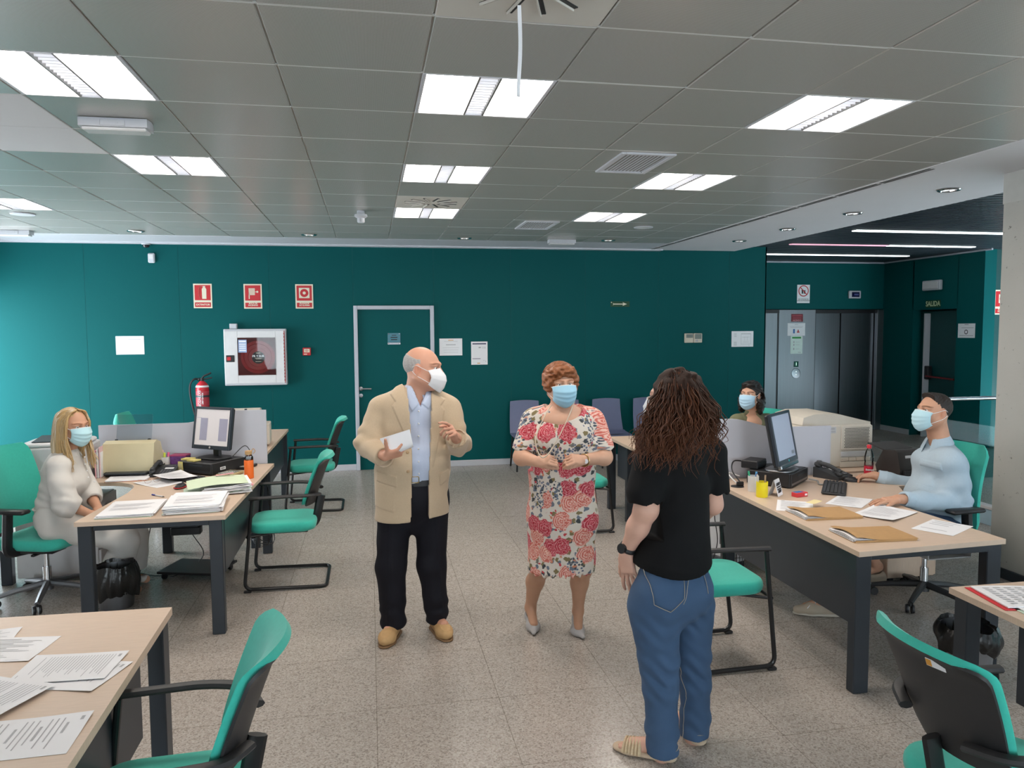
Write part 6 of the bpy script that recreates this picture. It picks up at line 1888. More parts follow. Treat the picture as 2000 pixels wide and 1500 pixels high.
        for q in range(n+1):
            u = q/n
            z = st[2]*(1-u)+ez*u
            out = math.sin(min(1, u*1.35)*PI/2)*spread
            base = st+wd*out*(1.0 if hx > -.3 else 1.2)
            if hx < -.35: base = base+np.array((-.062*u*u, -.015*u, 0))
            if hx > .35: base = base+np.array((.004*u*u, 0, 0))
            p = np.array((base[0], base[1], z))
            w = amp*(.25+1.0*u)
            p += np.array((math.cos(ph+q*fq), math.sin(ph+q*fq), .45*math.sin(ph*2+q*fq*1.1)))*w
            pts.append(p)
        (B if r.random() < (.50 if hx < -.3 or hx > .45 else .18) else A).append(pts)
    strands(A, .0026, 'lock', M_hg, ho, org, 3, .3, 3)['kind'] = 'stuff'
    strands(B, .0024, 'auburn_lock', M_h2, ho, org, 3, .3, 3)['kind'] = 'stuff'
person_back()

# ---------------------------------------------------------------- seated blonde person in white
def collar_poly(P, pts): return polymask([(P(a, b)[0], P(a, b)[2]) for a, b in pts], .004)
def person_blonde():
    Y0 = 5.5
    P = lambda x, y, dy=0.0: at(x, y, Y0+dy)
    org = np.array((-2.1, Y0, 0.0))
    t = thing('person', 'blonde person in white blouse and trousers seated at the left desk', 'person', org)
    fw = unit((.95, -.30, 0))
    H = Head(P(144, 832, .0), orient(math.radians(124), -.10, 0), .98)
    F = Field()
    add_head(F, H, P(133, 884, .02), .050, .95)
    F.cone(P(118, 905, -.12), P(140, 897, .14), .05, .05, .05)
    F.cone(P(122, 915, .02), P(106, 1020, .03), .10, .11, .05)
    shR, elR, wrR = P(112, 912, -.15), P(130, 985, -.20), P(173, 1003, -.15)
    shL, elL, wrL = P(148, 903, .15), P(176, 966, .08), P(191, 992, -.03)
    F.chain([shR, elR, wrR], [.045, .040, .026], .03); F.chain([shL, elL, wrL], [.045, .040, .026], .03)
    hand(F, wrR, P(195, 1010, -.12)-wrR, (.2, .5, -.8), -1, sc=.92, thumb=(25, 15), curls=(25, 30, 20))
    hand(F, wrL, P(197, 1008, -.10)-wrL, (-.1, .1, -1), 1, sc=.92, thumb=(25, 15), curls=(25, 30, 20))
    kR, kL = P(246, 1053, .06), P(264, 1046, .28)
    F.chain([P(108, 1036, -.06), kR, np.array((kR[0]-.10, kR[1]+.1, .12))], [.08, .058, .035], .03); F.chain([P(108, 1040, .10), kL, np.array((kL[0]-.06, kL[1]+.05, .12))], [.08, .058, .035], .03)
    for k in (kR, kL):
        a = np.array((k[0]-.08, k[1]+.07, .05)); F.cone(a, a+fw*.14+np.array((0, 0, -.02)), .034, .028, .02)
    V, Q = F.mesh(.0045)
    mesh_vf('body', V, Q, [skin('skin_tan', (.55, .295, .19)), M_eye, M_iris], t, org, head_tint(H, V, brow=(.42, .3, .2)), eyes(H, (.15, -.12)))
    face_mask(H, t, org, 'surgical', (.45, .68, .74))
    M_wh = mat('white_cotton', (.60, .57, .53), rough=.85, var=.03, scale=20, sheen=.1)
    F = Field()
    F.cone(P(117, 908, -.13), P(142, 900, .15), .062, .06, .05)
    F.cone(P(124, 915, .02), P(112, 985, .03), .125, .120, .06); F.cone(P(112, 985, .03), P(108, 1012, .03), .12, .13, .04)
    F.ell(P(142, 940, .0), (.10, .13, .09), None, .06)
    F.chain([shR, (shR+elR)/2+np.array((0, -.01, .0)), elR, elR*.55+wrR*.45], [.066, .074, .080, .062], .03)
    F.chain([shL, elL, elL*.5+wrL*.5], [.064, .070, .055], .03)
    F.cone(P(136, 886, .02), P(135, 880, .02), .058, .055, .02)
    cR, nR = elR*.55+wrR*.45, unit(wrR-elR); cL, nL = elL*.55+wrL*.45, unit(wrL-elL)
    def fn(f, X, Y, Z):
        f = f+.004*wrinkle(X, Y, Z, 24, .4)+.006*ball(X, Y, Z, elR, .12)*wrinkle(X, Y, Z, 45, 1.1)+.006*ball(X, Y, Z, P(110, 985), .14)*np.sin(Z*110+X*30)
        for c, n in ((cR, nR), (cL, nL)):
            s = (X-c[0])*n[0]+(Y-c[1])*n[1]+(Z-c[2])*n[2]; d2 = (X-c[0])**2+(Y-c[1])**2+(Z-c[2])**2
            near = d2 < .10**2
            f = np.where(near, np.maximum(f, s), f)
            f = np.where(near & (s > -.02), np.maximum(f, .042-np.sqrt(np.maximum(d2-s*s, 0))), f)
        return f
    F.post.append(fn); V, Q = F.mesh(.005); bl = mesh_vf('blouse', V, Q, M_wh, t, org)
    collar(bpy.data.objects[bl.name], P(137, 878, .02), (.95, -.3, 0), .054, .062, .026, .006, .25, M_wh, org, .012)
    b = MB()
    for q in range(5):
        p = P(160+3*q, 895+13*q, -.05); b = MB(); b.sphere((p[0]-org[0], front_y(V, p[0], p[2])-org[1], p[2]), .005, 8, 5); b.build('button', M_paper, bl)
    F = Field()
    F.cone(P(106, 1010, -.04), P(108, 1010, .10), .11, .11, .05); F.cone(P(106, 1026, -.06), P(108, 1026, .11), .100, .100, .05)
    F.chain([P(112, 1030, -.06), kR], [.095, .085], .04); F.chain([P(112, 1030, .11), kL], [.095, .085], .04)
    hR, hL = np.array((kR[0]-.10, kR[1]+.10, .14)), np.array((kL[0]-.04, kL[1]+.06, .14))
    F.cone(kR, hR, .085, .105, .04); F.cone(kL, hL, .085, .10, .04)
    def fn(f, X, Y, Z):
        f = f+.006*wrinkle(X, Y, Z, 16, 1.4)+.006*ball(X, Y, Z, P(120, 1020), .15)*wrinkle(X, Y, Z, 40, .4)
        return np.maximum(np.maximum(f, .11-Z), Z-P(108, 985)[2])
    F.post.append(fn); V, Q = F.mesh(.006); mesh_vf('trousers', V, Q, M_wh, t, org)
    b = MB()
    zb = P(108, 992)[2]; c = P(110, 992, .03)
    b.tube([np.array((c[0]+.128*math.cos(a), c[1]+.128*math.sin(a), zb))-org for a in np.linspace(0, 2*PI, 33)[:-1]], .014, 6, closed=True, flat=.4); b.build('waistband', M_wh, t)
    for k in (kR, kL):
        a = np.array((k[0]-.08, k[1]+.07, .035)); F = Field(); F.cone(a, a+fw*.13, .038, .034, .02, flat=((0, 0, 1), .8)); F.post.append(lambda f, X, Y, Z: np.maximum(f, .002-Z)); V, Q = F.mesh(.005)
        mesh_vf('shoe', V, Q, mat('white_shoe', (.6, .58, .55), rough=.6), t, org)
    # straight blonde hair
    M_b = mat('blonde_hair', (.50, .33, .15), rough=.42, var=.3, scale=60, stretch=(3, 3, .4))
    M_b2 = mat('light_blonde_hair', (.62, .50, .34), rough=.42, var=.25, scale=60, stretch=(3, 3, .4))
    F = Field()
    F.ell(H.P(0, -.030, .030), H.r(.087, .100, .096), H.R, .03)
    F.ell(H.P(0, -.075, -.06), H.r(.075, .045, .13), H.R, .05)
    for sx in (-1, 1): F.ell(H.P(sx*.078, -.035, -.10), H.r(.020, .048, .13), H.R, .03)
    def fn(f, X, Y, Z):
        x, y, z = X-H.c[0], Y-H.c[1], Z-H.c[2]
        l = [(x*H.R[0, i]+y*H.R[1, i]+z*H.R[2, i])/H.s for i in range(3)]
        f = f+.002*np.sin(l[0]*160+l[1]*120)
        face = np.sqrt((l[0]/.066)**2+((l[2]+.04)/.112)**2)-1
        f = np.where(l[1] > .0, np.maximum(f, -face*.06), f)
        return np.maximum(f, np.where(l[2] < .0, l[1]-.012, -1))
    F.post.append(fn); V, Q = F.mesh(.0045); ho = mesh_vf('hair', V, Q, M_b, t, org)
    r = random.Random(5); A = []; B = []
    for k in range(420):
        sx = r.choice((-1, 1)); u0 = r.uniform(0, 1)
        y0 = .045-.145*u0
        st = (sx*r.uniform(.004, .012), y0*.8, .124-.9*(y0+.01)**2*3)
        midx = sx*r.uniform(.078, .090)
        front = u0 < .28
        endz = -.27+r.uniform(-.03, .05) if front else -.28+r.uniform(-.04, .06)
        yb = .022+r.uniform(-.035, .022) if front else -.005-.10*((u0-.28)/.72)
        pts = [H.P(*st), H.P(sx*.055, y0*.95, .100-.02*u0), H.P(midx, y0*.9 if not front else yb+.004, .03), H.P(midx*1.0, yb, -.06), H.P(midx*(1.0 if front else .95)+r.uniform(-.012, .012), yb+(.035 if front else -.005), -.15), H.P(midx*(1.0 if front else .95)+r.uniform(-.02, .02), yb+(.075 if front else .01)+r.uniform(-.015, .015), endz)]
        (B if (u0 > .6 or r.random() < .25) else A).append(pts)
    strands(A, .0048, 'lock', M_b, ho, org, 5, .25, 4)['kind'] = 'stuff'; strands(B, .0048, 'pale_lock', M_b2, ho, org, 5, .25, 4)['kind'] = 'stuff'
person_blonde()

# ---------------------------------------------------------------- seated person in the light blue shirt
def person_shirt():
    Y0 = 4.36
    P = lambda x, y, dy=0.0: at(x, y, Y0+dy)
    org = np.array((3.65, Y0, 0.0))
    t = thing('person', 'dark haired person in a light blue shirt seated at the right desk', 'person', org)
    fw = unit((-1, -.05, 0))
    H = Head(P(1823, 804, .0), orient(math.radians(-90), .10, 0), 1.03)
    F = Field()
    add_head(F, H, P(1836, 868, .0), .060, 1.05, 1.1)
    F.cone(P(1850, 897, -.15), P(1836, 890, .17), .055, .055, .05)
    F.cone(P(1842, 910, .0), P(1848, 1015, .0), .12, .12, .05)
    shL, elL = P(1860, 902, -.18), P(1872, 982, -.17)
    wrL = np.array((3.185, 4.075, .775)); shR, elR = P(1838, 893, .19), P(1790, 952, .24); wrR = np.array((3.50, 4.73, .785))
    F.chain([shL, elL, wrL], [.054, .044, .029], .03); F.chain([shR, elR, wrR], [.054, .044, .029], .03)
    hand(F, wrL, (-1, .10, -.06), (0, 0, -1), 1, sc=1.0, thumb=(22, 5), curls=(6, 10, 8), spread=5)
    hand(F, wrR, (-.8, .35, -.05), (.0, -.15, -1), -1, sc=1.0, thumb=(30, 20), curls=(32, 45, 30), spread=3)
    kL, kR = np.array((3.10, 4.22, .53)), np.array((3.16, 4.52, .53))
    aL, aR = np.array((2.86, 4.25, .10)), np.array((3.55, 4.74, .12))
    F.chain([P(1850, 1025, -.08), kL, aL], [.085, .06, .038], .03); F.chain([P(1850, 1025, .10), kR, aR], [.085, .06, .038], .03)
    F.cone(aL, aL+np.array((-.14, .05, -.055)), .036, .030, .02); F.cone(aR, aR+np.array((-.14, .02, -.06)), .036, .030, .02)
    V, Q = F.mesh(.0045)
    mesh_vf('body', V, Q, [skin('skin_olive', (.56, .305, .20)), M_eye, M_iris], t, org, head_tint(H, V, brow=(.2, .14, .1), stubble=(.62, .55, .52)), eyes(H, (-.2, 0)))
    face_mask(H, t, org, 'surgical', (.46, .68, .76))
    F = Field()
    F.ell(H.P(0, -.022, .032), H.r(.0785, .098, .090), H.R, .01)
    F.ell(H.P(0, .045, .098), H.r(.055, .045, .022), H.R, .03)
    def fn(f, X, Y, Z):
        x, y, z = X-H.c[0], Y-H.c[1], Z-H.c[2]
        l = [(x*H.R[0, i]+y*H.R[1, i]+z*H.R[2, i])/H.s for i in range(3)]
        f = f+.0014*np.sin(l[0]*260)*np.sin(l[1]*240+l[2]*200)
        face = l[1]-.030-.50*np.maximum(0, l[2]-.045)
        low = -(l[2]+.060-.45*np.maximum(0, l[1]+.02))
        fade = .004*np.clip((.01-l[2])*14, 0, 1)
        return np.maximum(f+fade, np.maximum(face, low)*.8)
    F.post.append(fn); V, Q = F.mesh(.0038); mesh_vf('hair', V, Q, mat('near_black_hair', (.020, .013, .010), rough=.55, var=.4, scale=120, bump=.3, bscale=200), t, org)
    M_s = mat('light_blue_chambray', (.40, .50, .58), rough=.85, var=.05, scale=90, bump=.1, bscale=700)
    F = Field()
    F.cone(P(1850, 900, -.15), P(1836, 893, .17), .068, .066, .05)
    F.cone(P(1838, 912, .0), P(1836, 960, .0), .138, .142, .06, flat=((0, 1, 0), 1.25)); F.cone(P(1836, 960, .0), P(1840, 1010, .0), .142, .145, .06, flat=((0, 1, 0), 1.25))
    F.ell(P(1812, 968, .0), (.13, .16, .12), None, .08)
    F.chain([shL, (shL+elL)/2, elL, elL*.35+wrL*.65, elL*.08+wrL*.92], [.072, .072, .066, .050, .043], .06)
    F.chain([shR, elR, elR*.35+wrR*.65, elR*.08+wrR*.92], [.070, .060, .048, .043], .03)
    F.cone(P(1836, 872, .0), P(1833, 862, .0), .072, .066, .02); F.ell(P(1830, 900, .0), (.115, .16, .08), None, .10)
    cp1 = collar_poly(P, [(1805, 852), (1822, 850), (1855, 842), (1850, 860), (1832, 888), (1816, 872)])
    pkp = collar_poly(P, [(1782, 897), (1811, 895), (1809, 905), (1799, 909), (1782, 903)]); pkb = collar_poly(P, [(1780, 900), (1808, 902), (1797, 944), (1773, 936)])
    cL, nL = elL*.08+wrL*.92, unit(wrL-elL); cR, nR = elR*.08+wrR*.92, unit(wrR-elR)
    nkc = P(1822, 858)
    def fn(f, X, Y, Z):
        nr = (Y < Y0-.01)
        f = f-(.004*pkp(X, Z)+.002*pkb(X, Z))*(Y < Y0-.01)*(Y > Y0-.19)
        f = f+.0035*wrinkle(X, Y, Z, 20, .6)+.011*ball(X, Y, Z, elL, .13)*wrinkle(X, Y, Z, 36, 1.7)+.006*ball(X, Y, Z, P(1820, 950), .15)*wrinkle(X, Y, Z, 24, .2)
        for c, n in ((cL, nL), (cR, nR)):
            s = (X-c[0])*n[0]+(Y-c[1])*n[1]+(Z-c[2])*n[2]; d2 = (X-c[0])**2+(Y-c[1])**2+(Z-c[2])**2
            near = d2 < .09**2
            f = f-np.where(near & (s > -.055), .003, 0)
            f = np.where(near, np.maximum(f, s), f)
            f = np.where(near & (s > -.02), np.maximum(f, .033-np.sqrt(np.maximum(d2-s*s, 0))), f)
        # open neck in front
        v = np.sqrt(((X-nkc[0]+.055)/.055)**2+((Y-Y0)/.045)**2+((Z-nkc[2])/.075)**2)
        return np.maximum(f, (1-v)*.04)
    F.post.append(fn); V, Q = F.mesh(.005); so = mesh_vf('shirt', V, Q, M_s, t, org)
    collar(so, P(1832, 852, .0), (-1, -.1, 0), .066, .096, .052, .036, .30, M_s, org, .016)
    F = Field()
    F.cone(P(1848, 1018, -.07), P(1848, 1018, .10), .105, .105, .05)
    F.chain([P(1846, 1025, -.08), kL, aL+np.array((.06, -.0, .12))], [.098, .075, .062], .03); F.chain([P(1846, 1025, .10), kR, aR+np.array((-.06, 0, .1))], [.098, .075, .062], .03)
    def fn(f, X, Y, Z): return np.maximum(f+.004*wrinkle(X, Y, Z, 22, .8), .155-Z)
    F.post.append(fn); V, Q = F.mesh(.006); mesh_vf('jeans', V, Q, mat('dark_denim', (.03, .06, .12), rough=.85, var=.15), t, org)
    M_boat = mat('sand_canvas', (.46, .38, .29), rough=.8, var=.08)
    for a, d in ((aL, unit((-1, .32, 0))), (aR, unit((-1, .1, 0)))):
        g = np.array((a[0], a[1], 0)); up = np.array((0, 0, 1.)); s_ = np.array((d[1], -d[0], 0))
        F = Field(); F.cone(g-d*.03+up*.045, g+d*.12+up*.036, .043, .044, .02); F.cone(g+d*.12+up*.036, g+d*.20+up*.030, .044, .030, .03, flat=(up, .85))
        def fn(f, X, Y, Z, g=g, d=d):
            s = (X-g[0])*d[0]+(Y-g[1])*d[1]; q = (X-g[0])*d[1]-(Y-g[1])*d[0]
            v = np.sqrt(((s-.03)/.065)**2+(q/.033)**2+((Z-.095)/.045)**2)
            return np.maximum(np.maximum(f, (1-v)*.03), .016-Z)
        F.post.append(fn); V, Q = F.mesh(.004); so = mesh_vf('shoe', V, Q, M_boat, t, org)
        F = Field(); F.cone(g-d*.03+up*.010, g+d*.12+up*.010, .046, .048, .01, flat=(up, .3)); F.cone(g+d*.12+up*.010, g+d*.20+up*.010, .048, .034, .01, flat=(up, .3)); F.post.append(lambda f, X, Y, Z: np.maximum(f, .001-Z)); V, Q = F.mesh(.004)
        mesh_vf('sole', V, Q, mat('cream_sole', (.55, .50, .42), rough=.7), so, org)
        c = g+d*.105+up*.080
        b = MB()
        for k in (-1, 1):
            b.tube(crom([c-org, c+s_*k*.03+up*.03+d*.01-org, c+s_*k*.045+up*.012-org, c+s_*k*.02-up*.005-org], 5), .0028, 5); b.tube(crom([c-org, c+s_*k*.03+d*.03-up*.01-org, c+s_*k*.045+d*.05-up*.025-org], 5), .0026, 5)
        for k in range(3): b.tube([c+d*(.012+.016*k)+s_*.022-up*(.012+.004*k)-org, c+d*(.012+.016*k)-s_*.022-up*(.012+.004*k)-org], .0026, 5)
        b.build('lace', M_paper, so)
person_shirt()

# ---------------------------------------------------------------- seated person in the olive shirt
def person_olive():
    Y0 = 6.42
    P = lambda x, y, dy=0.0: at(x, y, Y0+dy)
    org = np.array((3.43, Y0, 0.0))
    t = thing('person', 'person with shoulder length black hair in an olive shirt behind the partition', 'person', org)
    H = Head(P(1466, 771, .0), orient(math.radians(-128), .0, 0), 1.02)
    F = Field()
    add_head(F, H, P(1471, 822, .02), .056, .98, 1.0)
    F.cone(P(1440, 826, .02), P(1500, 826, .05), .065, .065, .05); F.cone(P(1470, 850, .04), P(1474, 960, .06), .12, .12, .05); F.ell(P(1467, 826, -.03), (.10, .095, .075), None, .04)
    sh, s2 = P(1432, 840, .0), P(1507, 840, .06)
    w1, w2 = np.array((2.98, 6.25, .77)), np.array((3.0, 6.45, .77))
    F.chain([sh, P(1428, 900, -.03), w1], [.05, .042, .028], .03); F.chain([s2, P(1510, 905, .0), w2], [.05, .042, .028], .03)
    hand(F, w1, (-1, 0, -.1), (0, 0, -1), 1, curls=(10, 15, 10)); hand(F, w2, (-1, 0, -.1), (0, 0, -1), -1, curls=(10, 15, 10))
    for dy in (-.08, .10): F.chain([P(1476, 990, dy), np.array((2.95, Y0+dy, .52)), np.array((2.92, Y0+dy, .10)), np.array((2.80, Y0+dy, .04))], [.085, .06, .04, .032], .03)
    V, Q = F.mesh(.005)
    mesh_vf('body', V, Q, [skin('skin_fair', (.60, .35, .245)), M_eye, M_iris], t, org, head_tint(H, V, brow=(.18, .12, .1)), eyes(H, (.3, 0)))
    face_mask(H, t, org, 'surgical', (.40, .60, .76))
    F = Field()
    F.ell(H.P(0, -.028, .034), H.r(.092, .106, .096), H.R, .03); F.ell(H.P(0, -.06, -.06), H.r(.105, .065, .095), H.R, .05)
    for sx in (-1, 1): F.ell(H.P(sx*.090, -.015, -.070), H.r(.034, .046, .105), H.R, .04)
    F.ell(H.P(0, .05, .095), H.r(.06, .045, .025), H.R, .03)
    def fn(f, X, Y, Z):
        x, y, z = X-H.c[0], Y-H.c[1], Z-H.c[2]
        l = [(x*H.R[0, i]+y*H.R[1, i]+z*H.R[2, i])/H.s for i in range(3)]
        f = f+.005*np.sin(l[0]*90+3*np.sin(l[2]*60))*np.sin(l[1]*80+2*np.sin(l[2]*50))
        face = np.sqrt((l[0]/.068)**2+((l[2]+.03)/.095)**2)-1
        f = np.where(l[1] > .0, np.maximum(f, -face*.06), f)
        ear = np.sqrt(((l[0]-.085)/.04)**2+((l[1]+.005)/.035)**2+((l[2]+.01)/.04)**2)
        ear2 = np.sqrt(((l[0]+.085)/.04)**2+((l[1]+.005)/.035)**2+((l[2]+.01)/.04)**2)
        return np.maximum(np.maximum(f, (1-ear)*.03), (1-ear2)*.03)
    F.post.append(fn); V, Q = F.mesh(.005); mesh_vf('hair', V, Q, mat('black_hair', (.010, .0075, .007), rough=.45, var=.5, scale=80, bump=.4, bscale=120), t, org)
    F = Field()
    F.cone(P(1442, 825, .0), P(1498, 825, .05), .085, .085, .05); F.cone(P(1470, 850, .03), P(1474, 970, .05), .165, .16, .06)
    F.chain([sh, P(1427, 905, -.03), w1+np.array((.08, 0, .01))], [.078, .064, .045], .03); F.chain([s2, P(1511, 908, .0), w2+np.array((.08, 0, .01))], [.078, .064, .045], .03)
    F.cone(P(1471, 816, .02), P(1470, 806, .02), .078, .068, .03)
    nkp = collar_poly(P, [(1452, 805), (1453, 812), (1465, 838), (1482, 812), (1484, 805)]); cl = collar_poly(P, [(1446, 808), (1453, 806), (1463, 832), (1457, 836), (1447, 824)]); cr = collar_poly(P, [(1484, 804), (1492, 806), (1492, 822), (1474, 833), (1470, 828)])
    def fn(f, X, Y, Z):
        fr = (Y < Y0+.02)
        f = f-.006*(cl(X, Z)+cr(X, Z))*fr+.004*wrinkle(X, Y, Z, 22, .3)
        return np.where((nkp(X, Z) > .5) & (Y < Y0-.02), np.maximum(f, .004), f)
    F.post.append(fn); V, Q = F.mesh(.0055); so = mesh_vf('shirt', V, Q, mat('olive_cotton', (.165, .165, .095), rough=.85, var=.06, scale=60), t, org)
    collar(so, P(1470, 803, .02), unit((-.8, -1, 0)), .062, .10, .045, .035, .42, mat('olive_cotton'), org, .014)
    for x, y in ((1474, 812), (1453, 829)):
        p = P(x, y, -.13); b = MB(); b.sphere((p[0]-org[0], front_y(V, p[0], p[2])-.002-org[1], p[2]), .006, 8, 6); b.build('button', M_paper, so)
    F = Field(); F.cone(P(1476, 985, -.07), P(1476, 985, .11), .11, .11, .05)
    for dy in (-.08, .10): F.chain([P(1476, 990, dy), np.array((2.95, Y0+dy, .52)), np.array((2.92, Y0+dy, .12))], [.10, .075, .06], .03)
    V, Q = F.mesh(.007); mesh_vf('trousers', V, Q, mat('dark_denim'), t, org)
    for dy in (-.08, .10):
        F = Field(); F.cone((2.93, Y0+dy, .04), (2.78, Y0+dy, .035), .042, .040, .02); F.post.append(lambda f, X, Y, Z: np.maximum(f, .002-Z)); V, Q = F.mesh(.006); mesh_vf('shoe', V, Q, M_black, t, org)
person_olive()

# ================================================================ things on the desks
def sheet_z(seed, curl):
    r = random.Random(seed); a, c, d = r.uniform(-1, 1), r.uniform(-1, 1), r.uniform(0, 6)
    return lambda u, v: .0008+curl*max(0, a*(u-.5)*(v-.5)*4)+curl*.6*max(0, math.sin(d+u*3)*(abs(v-.5)*2)**2*c)
def sheet_mesh(w, h, seed, curl=.004):
    zf = sheet_z(seed, curl); b = MB()
    b.slab(lambda u, v: ((u-.5)*w, (v-.5)*h, zf(u, v)), 13, 13, .0004)
    return b.mesh('sheet', M_paper, 60)
def paper(x, y, rz, label, w=.21, h=.297, z=DZ, seed=1, lines=20, bold=0, curl=.004, group=None, cat='paper', logo=True, land=False):
    t = thing('printed_sheet', label, cat, (x, y, z+.0006), rz, group)
    inst(sheet_mesh(w, h, seed, curl), 'sheet', t)
    L = textlines(w, h, lines, seed, .11, .22)
    if bold: L = [q if i % bold else (q[0], q[1], q[2]*.5, q[3]*2) for i, q in enumerate(L)]
    if logo: L += [(-w*.34, h*.44, w*.10, h*.03), (w*.30, -h*.45, w*.15, h*.008)]
    # bars of print follow the curl of the sheet
    b = MB(); zf = sheet_z(seed, curl); Z = lambda x_, y_: zf(x_/w+.5, y_/h+.5)+.0007
    for (px_, py_, ww, hh) in L:
        n = max(1, int(ww/.02))
        for q in range(n):
            xa, xb = px_-ww/2+ww*q/n, px_-ww/2+ww*(q+1)/n; ya, yb = py_-hh/2, py_+hh/2
            b.quad((xa, ya, Z(xa, ya)), (xb, ya, Z(xb, ya)), (xb, yb, Z(xb, yb)), (xa, yb, Z(xa, yb)))
    o = b.build('printed_text', M_ink, t, 0); o['kind'] = 'stuff'
    return t
def pile(x, y, rz, label, w, h, th, n, seed, z=DZ, messy=.008, cover=None, name='paper_pile'):
    t = thing(name, label, 'papers', (x, y, z), rz)
    r = random.Random(seed)
    for k in range(n):
        b = MB(); tk = th/n
        sag = r.uniform(0, .004); ph = r.uniform(0, 6)
        b.slab(lambda u, v: ((u-.5)*w, (v-.5)*h, (k+1)*tk+sag*math.sin(ph+5*u)*abs(2*v-1)*.5), 5, 5, tk*.82)
        o = b.build('sheet_bundle', cover if (cover and k in (0,)) else M_paper, t, 50)
        o.location = (r.uniform(-messy, messy), r.uniform(-messy, messy), 0); o.rotation_euler = (0, 0, r.uniform(-.04, .04))
    L = textlines(w, h, 14, seed, .12, .25)
    b = MB()
    for (px_, py_, ww, hh) in L[2:9]: b.quad((px_-ww/2, py_-hh/2, th+.003), (px_+ww/2, py_-hh/2, th+.003), (px_+ww/2, py_+hh/2, th+.003), (px_-ww/2, py_+hh/2, th+.003))
    o = b.build('printed_text', mat('faint_print', (.45, .45, .48), rough=.8), t, 0); o['kind'] = 'stuff'
    return t
def keyboard(x, y, rz, label, w=.44, d=.15):
    t = thing('keyboard', label, 'keyboard', (x, y, DZ), rz)
    b = MB(); b.box((0, 0, .010), (w, d, .014), .004, M=Matrix.Rotation(.05, 4, 'X')); b.build('case', M_black, t)
    b = MB()
    for j in range(6):
        for i in range(21):
            if i in (15, 19) and j in (2, 3): continue
            b.box(((i-10)*w/21.8, (2.5-j)*d/6.6, .020+.0012*(2.5-j)), (w/21.8*.82, d/6.6*.80, .007), .0012)
    o = b.build('keycap', mat('dark_keycap', (.022, .023, .028), rough=.45), t); o['kind'] = 'stuff'
    b = MB()
    for sx in (-1, 1): b.box((sx*w*.38, d*.42, .004), (.03, .012, .008), .002)
    b.build('foot', M_black, t)['kind'] = 'stuff'
def mouse(x, y, rz, label, red=False):
    t = thing('computer_mouse', label, 'mouse', (x, y, DZ), rz)
    F = Field(); F.ell((0, 0, .006), (.032, .058, .030), None, .01); F.post.append(lambda f, X, Y, Z: np.maximum(f, .001-Z)); V, Q = F.mesh(.004)
    mesh_vf('shell', V, Q, M_black, t)
    b = MB(); b.cyl((-.004, .030, .031), (.004, .030, .031), .009, n=12); b.build('scroll_wheel', M_dark, t)
    if red: b = MB(); b.tube(crom([(-.031, .02, .012), (-.033, -.02, .010), (-.02, -.052, .010), (.02, -.052, .010), (.033, -.02, .010), (.031, .02, .012)], 5), .003, 6); b.build('red_trim', M_red, t)
def monitor(x, y, z, rz, label, w, h, scr, stand_h=.10, tilt=.12, silver=False):
    t = thing('monitor', label, 'monitor', (x, y, z), rz)
    T = Matrix.Translation((0, -.02, stand_h)) @ Matrix.Rotation(-tilt, 4, 'X')
    fr = mat('dark_blue_bezel', (.022, .030, .042), rough=.4)
    b = MB(T)
    for sx in (-1, 1): b.box((sx*(w/2-.010), 0, h/2), (.020, .024, h), .003)
    b.box((0, 0, h-.010), (w-.04, .024, .020), .003); b.box((0, 0, .016), (w-.04, .024, .032), .003); bez = b.build('bezel', fr, t)
    b = MB(T); b.box((0, .022, h/2), (w-.006, .03, h-.006), .010); b.box((0, .05, h*.5), (w*.5, .035, h*.55), .012); b.build('rear_housing', M_black, t)
    b = MB(T); b.box((0, .001, h/2+.006), (w-.04, .014, h-.052)); sc = b.build('screen', scr, t)
    b = MB(T); b.cyl((0, -.013, .016), (0, -.0145, .016), .009, n=14); b.build('logo', M_chrome, bez)
    if silver: b = MB(T); b.box((0, -.004, -.012), (w*.9, .03, .03), .006); b.build('speaker_bar', M_steel, t)
    b = MB(); b.tube([(0, .05, .0), (0, .045, stand_h+h*.4)], .022, 8, flat=1.8); b.build('neck', M_black, t)
    b = MB(); cushion(b, .26, .20, .08, 0, .014, (0, .02), .004, 5, .005); b.build('foot', M_black if not silver else M_steel, t)
    return t, sc, T
def pc_box(x, y, rz, label, w, d, h, silver=False):
    t = thing('desktop_computer', label, 'computer', (x, y, DZ), rz)
    b = MB(); b.box((0, 0, h/2+.004), (w, d, h-.008), .004); b.build('case', M_black, t)
    b = MB(); b.box((0, -d/2-.006, h/2+.004), (w-.006, .014, h-.012), .003); f = b.build('front_panel', M_black, t)
    b = MB(); b.box((0, -d/2-.014, h*.28), (w*.96, .003, h*.14)); b.build('trim_strip', M_steel if silver else M_dark, f)
    b = MB(); b.box((w*.05, -d/2-.014, h*.75), (w*.4, .003, h*.10)); b.build('drive_slot', M_dark, f)
    b = MB(); b.box((w/2+.0006, -d*.18, h*.45), (.001, .055, .022)); st = b.build('barcode_label', M_paper, t)
    b = MB()
    for k in range(7): b.box((w/2+.0014, -d*.18-.018+k*.006, h*.45), (.0006, .0022 if k % 2 else .0035, .014))
    b.build('barcode', M_inkd, st)['kind'] = 'stuff'
    for sx in (-1, 1):
        for sy in (-1, 1):
            b = MB(); b.cyl((sx*w*.42, sy*d*.42, 0), (sx*w*.42, sy*d*.42, .006), .01, n=10); b.build('foot', M_dark, t)
    return t
